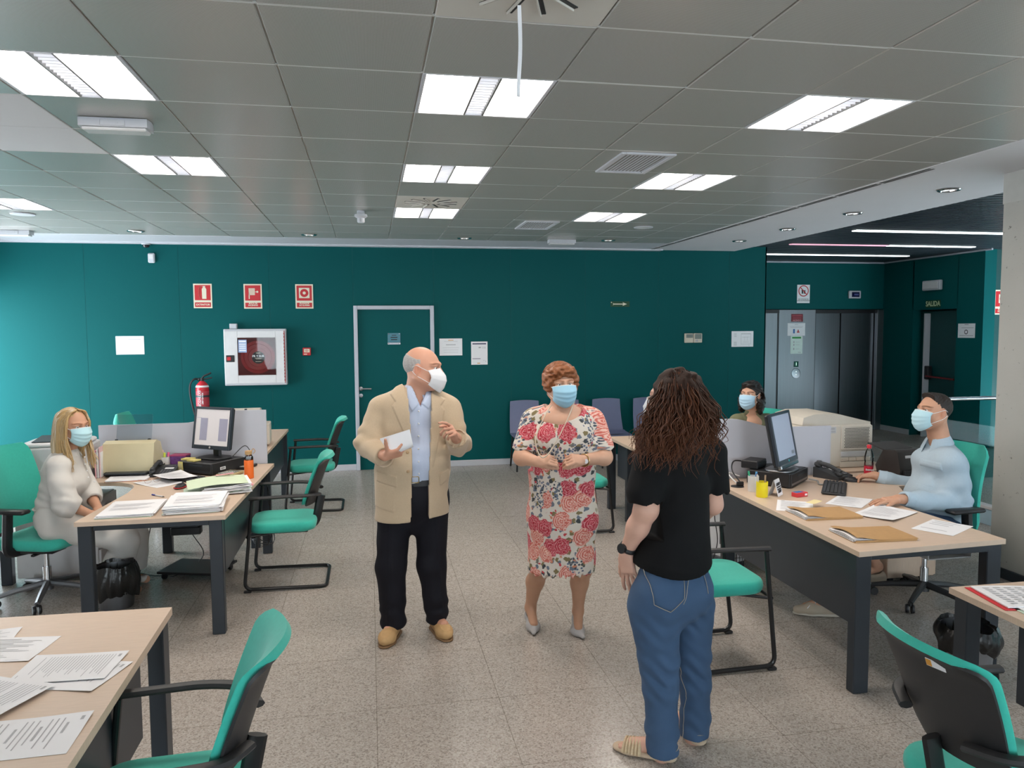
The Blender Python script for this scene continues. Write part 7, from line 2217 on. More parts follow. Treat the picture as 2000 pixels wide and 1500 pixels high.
def desk_phone(x, y, rz, label):
    t = thing('desk_phone', label, 'phone', (x, y, DZ), rz)
    T = Matrix.Rotation(.30, 4, 'X')
    g = mat('charcoal_phone', (.035, .038, .042), rough=.45)
    b = MB(); b.prism([(-.10, 0), (.10, 0), (.10, .075), (-.10, .022)], -.095, .095, M=Matrix(((0, 0, 1, 0), (1, 0, 0, 0), (0, 1, 0, 0), (0, 0, 0, 1)))); b.build('base', g, t)
    S = Matrix.Translation((0, 0, .049)) @ Matrix.Rotation(.26, 4, 'X')
    b = MB(S); b.box((.028, .068, .002), (.10, .032, .004), .001); b.build('display', mat('phone_lcd', (.05, .045, .055), rough=.2), t)
    b = MB(S); b.box((.035, .022, .002), (.075, .026, .003), .001); b.build('label_card', M_paper, t)
    b = MB(S)
    for i in range(4):
        for j in range(4): b.box((-.012+i*.024, -.012-j*.020, .003), (.018, .013, .006), .002)
    b.build('keypad', mat('grey_key', (.10, .10, .11), rough=.5), t)['kind'] = 'stuff'
    b = MB(S); b.tube(crom([(-.068, -.092, .030), (-.068, -.06, .040), (-.068, 0, .046), (-.068, .06, .040), (-.068, .092, .030)], 5), [.022]*5+[.016]*11+[.022]*5, 10)
    b.sphere((-.068, -.085, .022), (.026, .030, .020), 14, 8); b.sphere((-.068, .085, .022), (.026, .030, .020), 14, 8); b.build('handset', g, t)
    return t
def cup(x, y, label, matl, pens, r=.036, h=.105, name='pen_cup', z=DZ):
    t = thing(name, label, 'pen cup', (x, y, z))
    b = MB(); b.lathe([(r*.96, 0), (r, .004), (r, h), (r-.003, h), (r-.004, .006), (.0005, .005)], 28); b.build('cup', matl, t)
    rr = random.Random(int(x*100))
    for k, (c, ln, pr) in enumerate(pens):
        a = k*2.3; p0 = (r*.45*math.cos(a), r*.45*math.sin(a), .01); p1 = (r*.85*math.cos(a+.4), r*.85*math.sin(a+.4), ln)
        b = MB(); b.cyl(p0, p1, pr, n=8); o = b.build('pen', mat('pen_body_%d' % (k+len(pens)*7), (.6, .6, .6) if pr > .006 else c, rough=.4), t)
        q = np.array(p1)-np.array(p0); q /= np.linalg.norm(q)
        b = MB(); b.cyl(tuple(np.array(p1)-q*.03), tuple(np.array(p1)+q*.004), pr*1.12, n=8); b.build('pen_cap', mat('pen_%02d%02d%02d' % tuple(int(v*99) for v in c), c, rough=.4), o)
    return t
def cable(pts, label, r=.0035, z=None, matl=None, name='cable'):
    P_ = crom(pts, 7); o = np.array(P_[0])
    b = MB(); b.tube([p-o for p in P_], r, 6)
    ob = b.build(name, matl or M_black, None); ob.location = Vector(o); tag(ob, label, 'cable'); return ob

# ---------------------------------------------------------------- left desk
pile(-1.455, 4.945, .06, 'low pile of white printed sheets at the desk corner beside the blonde person', .31, .40, .020, 6, 4, cover=mat('pale_green_card', (.55, .68, .56), rough=.7))
pile(-1.085, 4.965, .10, 'thick messy stack of white papers at the front of the left desk', .32, .40, .052, 13, 9, messy=.014, cover=mat('pale_green_card'))
t = thing('green_folder', 'open pale green folder stuffed with papers behind the thick stack', 'folder', (-1.05, 5.42, DZ), .25)
b = MB(); b.slab(lambda u, v: ((u-.5)*.42, (v-.5)*.34, .004+.075*max(0, u-.42)**1.3*(1.0)), 9, 9, .0012); b.build('cover', mat('pale_green_card'), t, 60)
b = MB(); b.slab(lambda u, v: ((u-.5)*.38, (v-.5)*.33, .058+.022*u+.010*math.sin(u*4)), 9, 9, .0012); b.build('top_leaf', mat('pale_lime_card', (.60, .70, .50), rough=.7), t, 60)
r_ = random.Random(2)
for k in range(9):
    b = MB(); ph = r_.uniform(0, 6)
    b.slab(lambda u, v: ((u-.5)*.30+.05, (v-.5)*.32, .006+.006*k+.012*u+.003*math.sin(6*u+ph)), 7, 5, .0042); o_ = b.build('sheet_bundle', M_paper, t, 60); o_.location = (r_.uniform(-.01, .014), r_.uniform(-.012, .008), 0)
b = MB(); b.slab(lambda u, v: (.06+(u-.5)*.12, .14+(v-.5)*.03, .086+.008*u), 4, 3, .001); b.build('pink_slip', mat('pink_paper', (.72, .32, .36), rough=.75), t)
def pen(x, y, rz, label, c, z=DZ, ln=.14):
    t = thing('pen', label, 'pen', (x, y, z+.005), rz)
    b = MB(); b.cyl((-ln/2, 0, 0), (ln/2-.02, 0, 0), .0042, n=8); b.build('barrel', mat('clear_white_barrel', (.62, .64, .70), rough=.3), t)
    b = MB(); b.cyl((-ln/2-.002, 0, 0), (-ln/2+.035, 0, 0), .0052, n=8); b.build('cap', mat('pen_%02d%02d%02d' % tuple(int(v*99) for v in c), c, rough=.4), t)
    b = MB(); b.cyl((ln/2-.02, 0, 0), (ln/2, 0, 0), .0042, .0008, n=8); b.build('tip', M_dark, t)
pen(-1.405, 5.33, -.75, 'blue capped ballpoint pen in front of the green folder', (.03, .05, .35))
paper(-1.525, 5.80, .80, 'white sheet under the reading glasses on the left desk', seed=21, lines=16, curl=.010)
paper(-1.44, 5.92, .62, 'white sheet lying across the black keyboard on the left desk', seed=22, lines=16, curl=.012, z=DZ+.030)
pile(-1.79, 6.02, .10, 'white paper pad with orange edge in front of the beige scanner', .28, .21, .012, 3, 31, messy=.004, cover=mat('orange_card', (.65, .18, .06), rough=.7))
keyboard(-1.42, 5.96, -.72, 'black keyboard half covered by a sheet on the left desk')
mouse(-1.325, 5.585, -.3, 'black mouse with red trim on the left desk', True)
# glasses
t = thing('reading_glasses', 'thin framed reading glasses resting on a sheet', 'glasses', (-1.555, 5.76, DZ+.012), .7)
for sx in (-1, 1):
    b = MB(); b.tube([(sx*.032+.024*math.cos(a), 0, .020+.018*math.sin(a)) for a in np.linspace(0, 2*PI, 21)[:-1]], .0012, 5, closed=True); rm = b.build('rim', mat('rose_metal', (.6, .42, .36), rough=.3, metal=.7), t)
    b = MB(); b.grid(lambda u, v: (sx*.032+.0235*v*math.cos(2*PI*u), 0, .020+.0175*v*math.sin(2*PI*u)), 18, 3, cu=True); b.build('lens', glass_mat('lens_glass', (.93, .93, .93), .3), rm)
    b = MB(); b.tube(crom([(sx*.056, 0, .024), (sx*.058, .05, .024), (sx*.054, .10, .018), (sx*.050, .13, .004)], 5), .0013, 5); b.build('temple', mat('rose_metal'), t)
b = MB(); b.tube(crom([(-.010, 0, .024), (0, .003, .028), (.010, 0, .024)], 4), .0012, 5); b.build('bridge', mat('rose_metal'), t)
# computer, monitor, sticky notes
pc_box(-1.24, 6.245, -.60, 'black desktop computer lying under the left monitor', .34, .34, .095)
t, sc, T = monitor(-1.235, 6.255, DZ+.095, -.60, 'dark framed monitor showing a document on the left desk', .385, .335, mat('lit_screen_left', (.60, .56, .56), rough=.3, emit=.18, var=.01), .075, .16)
b = MB(T)
for x, w_ in ((-.085, .075), (.115, .085)): b = MB(T); b.quad((x-w_/2, -.0075, .07), (x+w_/2, -.0075, .07), (x+w_/2, -.0075, .245), (x-w_/2, -.0075, .245)); b.build('screen_image', mat('lit_grey_blocks', (.27, .26, .33), rough=.3, emit=.22), sc, 0)
b = MB(T)
b.quad((-.165, -.0074, .246), (-.115, -.0074, .246), (-.115, -.0074, .248), (-.165, -.0074, .248))
b.build('screen_image', mat('lit_grey_blocks', (.27, .26, .33), rough=.3, emit=.22), sc, 0)
for k, (dx, dy, rz, nm) in enumerate(((-.145, -.10, .2, 'left'), (-.05, -.135, -.1, 'right'))):
    c_ = np.array((-1.24, 6.245))+np.array((math.cos(-.6)*dx-math.sin(-.6)*dy, math.sin(-.6)*dx+math.cos(-.6)*dy))
    t = thing('sticky_note_pad', 'yellow sticky note pad on the %s of the black desktop computer' % nm, 'sticky notes', (c_[0], c_[1], DZ+.0955), -.6+rz)
    for q in range(3):
        b = MB(); b.slab(lambda u, v: ((u-.5)*.085, (v-.5)*.065, .003+.004*q+.003*u*u), 5, 4, .0032); b.build('note', mat('yellow_note', (.74, .62, .22), rough=.75), t, 60)
c_ = np.array((-1.24, 6.245))+np.array((math.cos(-.6)*-.13-math.sin(-.6)*-.188, math.sin(-.6)*-.13+math.cos(-.6)*-.188))
t = thing('hanging_sticky_note', 'yellow sticky note hanging down the front of the computer', 'sticky notes', (c_[0], c_[1], DZ+.055), -.6)
b = MB(); b.slab(lambda u, v: ((u-.5)*.05, -.006*math.sin(v*2), (v-.5)*.08), 4, 5, .0006); b.build('note', mat('yellow_note'), t, 60)
rects([(0, .02-.012*k, .035, .003) for k in range(4)], 'handwriting', M_ink, t, lift=.009)
desk_phone(-1.565, 6.13, -.12, 'black desk phone left of the sticky notes').scale = (.88, .88, .88)
cup(-1.62, 6.36, 'white pen cup with pink and green highlighters by the beige scanner', mat('white_glazed', (.66, .65, .64), rough=.3), [((.75, .12, .30), .135, .008), ((.08, .60, .28), .13, .008), ((.62, .72, .10), .138, .008), ((.10, .12, .35), .12, .005)])
text_mesh('M', .03, M_inkd, 'cup_mark', bpy.data.objects['pen_cup'], Matrix.Translation((0, -.0375, .05)), bold=.001)
t = thing('glue_bottle', 'small white glue bottle behind the pen cup', 'bottle', (-1.655, 6.44, DZ)); b = MB(); b.lathe([(.018, 0), (.020, .004), (.020, .10), (.010, .118)], 16); b.build('bottle', mat('white_glazed'), t); b = MB(); b.lathe([(.011, .117), (.011, .14), (.006, .15), (.0005, .15)], 14); b.build('cap', mat('peach_cap', (.70, .50, .40), rough=.5), t)
t = thing('tissue_box', 'purple patterned small box behind the desk phone', 'box', (-1.515, 6.415, DZ), -.2); b = MB(); b.box((0, 0, .055), (.13, .09, .11), .004); b.build('carton', mat('purple_print_card', (.14, .05, .20), rough=.5, var=.6, scale=60), t); b = MB(); b.box((0, 0, .108), (.132, .092, .014), .003); b.build('lid_band', mat('magenta_band', (.35, .05, .13), rough=.5), t)
t = thing('ink_stamp', 'small black stamp beside the beige scanner', 'stamp', (-1.665, 6.27, DZ)); b = MB(); b.box((0, 0, .012), (.035, .05, .024), .004); b.build('foot', M_black, t); b = MB(); b.box((0, 0, .055), (.028, .03, .07), .006); b.build('handle', M_black, t)
# calculators
def calc(x, y, rz, label, c, w=.10, d=.15):
    t = thing('calculator', label, 'calculator', (x, y, DZ), rz); b = MB(); b.box((0, 0, .011), (w, d, .020), .004, M=Matrix.Rotation(.04, 4, 'X')); b.build('case', c, t)
    b = MB(); b.box((0, d*.32, .023), (w*.8, d*.2, .004), .001); b.build('display', mat('grey_lcd'), t)
    b = MB()
    for i in range(5):
        for j in range(5): b.box(((i-2)*w*.17, d*.12-j*d*.13, .023), (w*.12, d*.08, .006), .001)
    b.build('key', mat('pale_key', (.4, .4, .38), rough=.5), t)['kind'] = 'stuff'
calc(-1.07, 6.02, -.5, 'tan calculator in front of the computer on the left desk', mat('tan_plastic', (.42, .32, .16), rough=.5), .13, .17)
calc(-1.02, 6.32, -.4, 'large black calculator right of the computer on the left desk', M_black, .15, .18)
# orange bottle
t = thing('drinking_bottle', 'orange sleeved glass bottle with wooden lid on the left desk', 'bottle', (-.905, 5.86, DZ))
b = MB(); b.lathe([(.030, .0), (.034, .004), (.034, .135), (.033, .138), (.0005, .138)], 24); b.build('sleeve', mat('orange_silicone', (.85, .16, .02), rough=.5), t)
b = MB(); b.lathe([(.0325, .138), (.0325, .160), (.024, .172), (.022, .182)], 24); b.build('glass_neck', glass_mat('bottle_glass', (.82, .86, .88), .4), t)
b = MB(); b.lathe([(.025, .18), (.026, .184), (.026, .205), (.022, .208), (.0005, .208)], 24); b.build('lid', mat('bamboo', (.50, .30, .14), rough=.55, stretch=(8, 8, 1)), t)
b = MB(); b.tube(crom([(.022, 0, .205), (.034, 0, .222), (.048, 0, .205), (.036, 0, .185)], 5), .003, 6); b.build('strap', mat('tan_cord', (.48, .30, .16), rough=.8), t)
# loose markers
for k, (dx, dy, a, c, nm) in enumerate(((-.045, -.03, .4, (.80, .20, .02), 'orange'), (-.02, -.055, -.3, (.12, .55, .08), 'green'), (.01, -.07, -.8, (.05, .05, .40), 'blue'), (-.055, .0, -.1, (.65, .10, .05), 'red'))):
    t = thing('marker', '%s felt marker lying by the orange bottle' % nm, 'marker', (-.955+dx, 5.86+dy*1.6, DZ+.007+.004*k), a)
    b = MB(); b.cyl((-.055, 0, 0), (.02, 0, 0), .0068, n=10); b.build('barrel', mat('marker_%s' % nm, c, rough=.4), t); b = MB(); b.cyl((.018, 0, 0), (.055, 0, 0), .0076, n=10); b.build('cap', mat('marker_cap_%s' % nm, tuple(min(1, v*1.1) for v in c), rough=.4), t)
t = thing('pink_note_block', 'pink note slips near the edge of the left desk', 'sticky notes', (-.88, 5.60, DZ), .3); 
for q in range(3): b = MB(); b.slab(lambda u, v: ((u-.5)*.075, (v-.5)*.075, .002+.003*q+.002*v), 4, 4, .002); b.build('note', mat('pink_paper'), t, 60)
paper(-1.06, 5.76, .35, 'white sheet behind the green folder on the left desk', seed=25, lines=18, curl=.006)
# beige document scanner with clear feeder
t = thing('document_scanner', 'beige document scanner with clear feeder sheet on the left desk', 'scanner', (-1.825, 6.28, DZ), -.04)
b = MB(); b.prism([(-.13, .03), (.12, .03), (.125, .10), (.06, .235), (-.03, .262), (-.10, .245), (-.135, .10)], -.185, .185, M=Matrix(((0, 0, 1, 0), (1, 0, 0, 0), (0, 1, 0, 0), (0, 0, 0, 1)))); b.build('body', mat('cream_yellow_plastic', (.60, .53, .34), rough=.45), t, 40)
b = MB(); b.box((0, -.02, .018), (.34, .24, .034), .008); b.build('base', M_black, t)
b = MB(); b.box((0, -.16, .03), (.30, .10, .012), .004); b.build('output_tray', M_dark, t)
b = MB(); b.box((.14, -.115, .13), (.022, .012, .030), .003, M=Matrix()); b.build('button', M_dark, t)
b = MB(); b.slab(lambda u, v: ((u-.5)*.26, .02+.06*v, .25+.20*v), 5, 6, .003); b.build('feeder_sheet', glass_mat('clear_plastic', (.84, .88, .90), .3, .12), t)
for sx in (-1, 1): b = MB(); b.box((sx*.12, .0, .262), (.02, .02, .012), .003); b.build('hinge', M_dark, t)
# white printer behind the blonde person
t = thing('laser_printer', 'white laser printer behind the blonde person', 'printer', (-2.305, 6.18, DZ), .06)
b = MB(); b.box((0, 0, .13), (.44, .42, .26), .012); b.build('body', mat('grey_white_plastic', (.52, .53, .54), rough=.45), t)
b = MB(); cushion(b, .43, .40, .07, .26, .292, (0, 0), .006); b.build('lid', mat('white_lacquer_bright'), t)
b = MB(); b.slab(lambda u, v: ((u-.5)*.28, -.05+(v-.5)*.22, .300+.022*v), 5, 5, .004); b.build('output_tray', M_dark, t)
b = MB(); b.box((0, -.213, .06), (.36, .008, .08), .003); b.build('paper_drawer', mat('grey_white_plastic'), t)
b = MB(); b.box((.17, -.214, .16), (.03, .006, .06), .002); b.build('control_panel', M_dark, t)
for k, (c, nm) in enumerate((((.70, .36, .40), 'pink'), ((.75, .75, .76), 'white'), ((.68, .45, .47), 'rose'))):
    t = thing('upright_folder', '%s paper folder standing between printer and scanner' % nm, 'folder', (-2.05+.016*k, 6.22, DZ), .05)
    b = MB(); b.box((0, 0, .105+.006*k), (.008, .24, .21+.012*k), .001); b.build('cover', mat('folder_%s' % nm, c, rough=.7), t); b = MB(); b.box((.0055, 0, .10), (.003, .23, .19), .0005); b.build('leaves', M_paper, t)
# under the left desk
t = thing('computer_cradle', 'dark grey metal computer cradle on the floor under the left desk', 'stand', (-1.31, 5.95, 0), -.30)
b = MB(); b.box((0, 0, .055), (.46, .34, .018), .004); b.build('tray', M_black, t)
b = MB(); b.prism([(-.15, .06), (.16, .06), (.16, .44), (.02, .44)], -.008, .008, M=Matrix.Translation((.20, 0, 0)) @ Matrix(((0, 0, 1, 0), (1, 0, 0, 0), (0, 1, 0, 0), (0, 0, 0, 1)))); b.build('side_panel', mat('grey_steel_panel', (.07, .075, .08), rough=.4), t)
for sx in (-1, 1):
    for sy in (-1, 1): b = MB(); b.cyl((sx*.19-.012, sy*.13, .023), (sx*.19+.012, sy*.13, .023), .023, n=12); b.build('caster', M_black, t)
t = thing('power_strip', 'black power adapter box hanging under the left desk', 'power adapter', (-1.42, 6.12, .30)); b = MB(); b.box((0, 0, 0), (.22, .08, .06), .006); b.build('case', M_black, t); b = MB(); b.box((0, -.02, .05), (.20, .10, .03), .003); b.build('cover', M_dark, t)
cable([(-1.62, 6.1, .70), (-1.63, 6.0, .45), (-1.66, 5.9, .20), (-1.68, 5.85, .02), (-1.45, 5.95, .006), (-1.30, 6.1, .10), (-1.38, 6.12, .27)], 'black cable looping down behind the blonde person\'s knees')
cable([(-1.75, 6.05, .006), (-1.6, 5.95, .006), (-1.45, 6.0, .006), (-1.3, 6.2, .006)], 'black cable lying on the floor by the left cradle')
cable([(-1.10, 6.33, .83), (-1.02, 6.42, .90), (-.97, 6.40, .84), (-.965, 6.36, .76), (-1.0, 6.45, .742)], 'black monitor cable curving behind the left computer')
for k in range(3): cable([(-.845+.012*k, 6.15+.03*k, .70), (-.80-.01*k, 6.2, .50), (-.83+.02*k, 6.25, .30), (-.78, 6.22-.05*k, .16), (-.88, 6.1, .14+.03*k), (-.95, 6.2, .18)], 'thin black cable hanging from the %s edge of the left desk' % ('front', 'middle', 'rear')[k], .003)
t = thing('cable_tray', 'black wire cable basket under the left desk edge', 'cable tray', (-.86, 6.2, .16))
for k in range(5): b = MB(); b.tube(fillet([(-.05, -.12+.06*k, .10), (-.05, -.12+.06*k, 0), (.05, -.12+.06*k, 0), (.05, -.12+.06*k, .10)], .01), .0025, 5); b.build('wire', M_tube, t)
for z_ in (.0, .05, .10):
    for sx in (-1, 1): b = MB(); b.tube([(sx*.05, -.12, z_), (sx*.05, .12, z_)], .0025, 5); b.build('wire', M_tube, t)
# far left printer
t = thing('ivory_printer', 'ivory printer on the far left desk behind the partition', 'printer', (-1.17, 7.58, DZ), .05)
b = MB(); b.box((-.04, 0, .17), (.36, .34, .26), .012); b.build('body', M_beige, t); b = MB(); b.prism([(-.17, .30), (.17, .30), (.14, .345), (.02, .36), (-.12, .335)], -.20, .12, M=Matrix(((0, 0, 1, 0), (1, 0, 0, 0), (0, 1, 0, 0), (0, 0, 0, 1)))); b.build('lid', M_beige, t)
b = MB(); b.box((.165, -.02, .12), (.09, .24, .20), .008); b.build('side_feeder', M_beige, t); b = MB(); b.box((-.04, 0, .02), (.38, .36, .04), .006); b.build('base', M_beige, t); b = MB(); b.cyl((.0, -.12, .35), (.0, -.12, .365), .012, n=10); b.build('button', M_dark, t)

# ---------------------------------------------------------------- right desk
paper(2.555, 4.185, -.55, 'white sheet under the yellow note on the right desk', seed=41, lines=14, curl=.005)
t = thing('yellow_note', 'small yellow note on the sheet behind the brown folder', 'sticky notes', (2.665, 4.155, DZ+.028), .5); b = MB(); b.slab(lambda u, v: ((u-.5)*.10, (v-.5)*.055, .001+.004*u*u), 5, 4, .0008); b.build('note', mat('pale_yellow_note', (.78, .66, .34), rough=.75), t)
M_kraft = mat('brown_kraft_card', (.46, .27, .115), rough=.7, var=.08, scale=40)
def kraft(x, y, rz, label, seed):
    t = thing('document_wallet', label, 'folder', (x, y, DZ), rz); r = random.Random(seed)
    prof = lambda u: .004+.026*math.exp(-((u-.04)/.20)**2)
    b = MB(); b.slab(lambda u, v: ((u-.5)*.34, (v-.5)*.25, .002), 5, 5, .002); b.build('back_cover', M_kraft, t)
    b = MB(); b.slab(lambda u, v: ((u-.5)*.34+.012, (v-.5)*.25, .010+prof(u)*(.5+.5*math.sin(PI*min(1, v+.12)))), 15, 9, .0018); b.build('front_cover', M_kraft, t, 60)
    b = MB(); b.slab(lambda u, v: ((u-.5)*.34+.004, -.125-.002, .002+.010*v), 5, 3, .002); b.build('spine_fold', M_kraft, t)
    for k in range(9):
        b = MB(); b.slab(lambda u, v: ((u-.5)*.315-.012+.004*math.sin(k*2.1), (v-.5)*.225, .004+.0030*k*(.35+.65*math.exp(-((u)/.3)**2))*(.5+.5*math.sin(PI*min(1, v+.12)))), 9, 7, .0014)
        b.build('sheet', M_paper, t, 60)
    b = MB()
    for k in range(8): b.box((-.172-.0*k, -.07+.018*k, .013+.001*(k % 3)), (.002, .010, .003))
    b.build('print_edge', M_ink, t)['kind'] = 'stuff'
kraft(2.60, 3.965, -.05, 'brown kraft document wallet beside the white sheet, farther from the camera', 3)
kraft(2.585, 3.505, -.06, 'brown kraft document wallet nearest the front edge of the right desk', 4)
paper(2.955, 4.225, -.85, 'white sheet under the left hand of the light blue shirt', seed=42, lines=18, curl=.003)
paper(2.965, 3.905, -1.05, 'printed letter with black logo fanned towards the light blue shirt', seed=43, lines=16, curl=.010, w=.24, h=.34, z=DZ+.004)
paper(3.065, 3.565, -1.05, 'plain white sheet at the front right corner of the right desk', seed=44, lines=6, curl=.003, logo=False)
keyboard(3.085, 4.575, .95, 'black keyboard on the right desk in front of the computer', .42, .15)
mouse(3.36, 4.79, .9, 'black mouse under the hand on the right desk')
pc_box(2.835, 4.885, .72, 'black desktop computer with silver strip under the right monitor', .36, .30, .10, True)
t, sc, T = monitor(2.845, 4.80, DZ+.10, .72, 'tilted monitor with grey screen turned to the light blue shirt', .40, .36, mat('lit_screen_right', (.30, .33, .42), rough=.25, emit=.25, var=.01), .055, .20, True)
b = MB(T); b.quad((.10, -.0075, .05), (.155, -.0075, .05), (.155, -.0075, .075), (.10, -.0075, .075)); b.build('screen_image', mat('lit_dark_button', (.14, .15, .19), rough=.3, emit=.12), sc, 0)
t = thing('dock_unit', 'black box unit on the computer behind the right monitor', 'computer', (2.70, 4.965, DZ+.10), .72); b = MB(); b.box((0, 0, .03), (.18, .12, .055), .005); b.build('case', M_black, t); b = MB(); b.box((0, -.062, .03), (.16, .004, .02)); b.build('port_panel', M_dark, t)
desk_phone(3.325, 4.955, .45, 'black desk phone right of the tilted monitor')
cup(2.525, 4.645, 'white pen cup with blue and green pens on the right desk', mat('white_glazed'), [((.10, .35, .62), .125, .006), ((.04, .40, .22), .13, .006), ((.04, .08, .22), .12, .006)], .036, .105)
cup(2.495, 4.475, 'bright yellow pen cup on the right desk', mat('yellow_glazed', (.80, .66, .015), rough=.35), [((.30, .20, .12), .135, .005), ((.55, .50, .45), .14, .005)], .037, .10)
t = thing('desk_calendar', 'small tent shaped desk calendar beside the yellow cup', 'calendar', (2.61, 4.50, DZ), .75)
b = MB(); b.slab(lambda u, v: ((u-.5)*.10, -.028*(1-v)-.002, .105*v), 3, 5, .0015); fr_ = b.build('front_leaf', M_paper, t)
b = MB(); b.slab(lambda u, v: ((u-.5)*.10, .035*(1-v)+.002, .105*v), 3, 5, .0015); b.build('back_leaf', mat('grey_card', (.50, .50, .52), rough=.6), t)
b = MB()
for (x_, v_, w_, h_) in ((0, .72, .07, .02), (0, .55, .075, .008), (0, .42, .075, .008), (0, .28, .06, .02)): b.box((x_, -.028*(1-v_)-.0045, .105*v_), (w_, .001, h_), M=Matrix())
b.build('printed_text', M_inkd, fr_)['kind'] = 'stuff'
t = thing('eraser_box', 'small red and blue carton on the right desk', 'box', (2.74, 4.435, DZ), .25); b = MB(); b.box((0, 0, .014), (.095, .05, .028), .002); b.build('carton', mat('red_carton', (.62, .04, .05), rough=.45), t); b = MB(); b.box((-.01, .005, .0285), (.06, .036, .002)); b.build('blue_panel', mat('blue_print'), t); b = MB(); b.box((.030, -.0255, .014), (.02, .001, .012)); b.build('white_mark', M_paper, t)
t = thing('cable_grommet', 'round black cable grommet on the right desk', 'cable grommet', (2.49, 4.80, DZ)); b = MB(); b.lathe([(.04, 0), (.045, .001), (.043, .005), (.02, .006), (.0005, .006)], 20); b.build('ring', M_black, t); b = MB(); b.box((.02, .0, .02), (.05, .02, .03), .004); b.build('plug', M_black, t)
cable([(2.51, 4.80, .765), (2.50, 4.90, .83), (2.56, 4.99, .88), (2.66, 5.0, .87), (2.72, 4.98, .87)], 'black cable arching up behind the right computer', .005)
cable([(2.49, 4.81, .757), (2.47, 4.88, .80), (2.52, 4.97, .80), (2.60, 4.98, .77)], 'white cable looping beside the cable grommet', .004, matl=mat('white_elastic'))
cable([(3.05, 4.83, .76), (3.10, 4.80, .75), (3.07, 4.72, .742), (3.16, 4.70, .745), (3.22, 4.74, .75)], 'grey cable between computer and keyboard on the right desk', .006, matl=mat('grey_cable', (.30, .30, .29), rough=.5))
# bottle
t = thing('water_bottle', 'clear plastic bottle with red cap and label on the right desk', 'bottle', (3.60, 4.93, DZ))
b = MB(); b.lathe([(.026, 0), (.031, .006), (.031, .022)], 24); b.lathe([(.0312, .078), (.031, .10), (.029, .11), (.031, .12), (.031, .15), (.024, .185), (.013, .205), (.013, .215)], 24); b.build('bottle', glass_mat('pet_plastic', (.90, .92, .93), .3, .08), t)
b = MB(); b.lathe([(.0316, .020), (.0316, .080)], 24); lb = b.build('label', mat('red_bottle_label', (.58, .02, .05), rough=.4), t); text_mesh('Bezoya', .020, M_paper, 'lettering', lb, Matrix.Rotation(-.4, 4, 'Z') @ Matrix.Translation((.0, -.0328, .055)), bold=.0006)
b = MB(); b.lathe([(.015, .21), (.016, .214), (.016, .232), (.014, .235), (.0005, .235)], 20); b.build('cap', mat('red_cap', (.70, .03, .05), rough=.4), t)
# black scanner
t = thing('black_scanner', 'black document scanner on the right desk beside the bottle', 'scanner', (3.84, 4.86, DZ), .12)
b = MB(); b.prism([(-.10, .02), (.10, .02), (.12, .08), (.05, .20), (-.06, .215), (-.085, .20), (-.115, .07)], -.15, .15, M=Matrix(((0, 0, 1, 0), (1, 0, 0, 0), (0, 1, 0, 0), (0, 0, 0, 1)))); b.build('body', mat('brown_black_plastic', (.035, .030, .028), rough=.4), t, 40)
b = MB(); b.box((0, 0, .012), (.29, .22, .024), .006); b.build('base', M_black, t)
b = MB(); b.box((0, -.125, .05), (.26, .03, .05), .004); b.build('paper_mouth', M_black, t)
b = MB(); b.slab(lambda u, v: ((u-.5)*.26-.03*v, .06+.13*v, .20+.035*v), 5, 5, .006); b.build('feed_tray', mat('brown_black_plastic'), t)
b = MB(); b.box((-.06, -.094, .165), (.055, .002, .022), M=Matrix.Identity(4)); b.build('sticker', M_paper, t); b = MB(); b.box((.02, -.112, .11), (.018, .003, .018)); b.build('logo', M_cream, t)
# beige laser printer on the far desk return
t = thing('beige_laser_printer', 'large beige laser printer with perforated side behind the right monitor', 'printer', (3.585, 5.52, DZ), .0)
b = MB(); b.box((.0, 0, .17), (.60, .46, .34), .012); bd = b.build('body', M_beige, t)
b = MB(); b.prism([(-.30, .34), (.29, .34), (.29, .355), (.20, .375), (.0, .425), (-.20, .425), (-.29, .40)], -.22, .20, M=Matrix(((1, 0, 0, 0), (0, 0, 1, 0), (0, 1, 0, 0), (0, 0, 0, 1)))); b.build('lid', M_beige, t, 40)
b = MB(); b.box((.16, -.236, .235), (.27, .012, .19), .004); vp = b.build('vent_panel', M_beige, t)
b = MB()
for i in range(17):
    for j in range(14): b.box((.055+i*.0125+(.006 if j % 2 else 0), -.2435, .160+j*.0115), (.006, .003, .006))
b.build('vent_hole', M_black, vp)['kind'] = 'stuff'
b = MB(); b.box((.155, -.235, .105), (.26, .014, .045), .006); b.build('release_bar', mat('grey_white_plastic'), t)
for k in range(4): b = MB(); b.box((.06+.065*k, -.236, .066), (.060, .010, .028), .003); b.build('rib', M_beige, t)
b = MB(); b.box((.155, -.236, .025), (.27, .012, .044), .003); b.build('paper_tray', M_beige, t)
b = MB(); b.box((-.06, -.233, .30), (.085, .004, .05), .001); pn = b.build('label_plate', mat('grey_white_plastic'), t); rects([(-.06, .31, .06, .014), (-.055, .288, .06, .012)], 'label_print', M_ink, pn, lift=.2358)
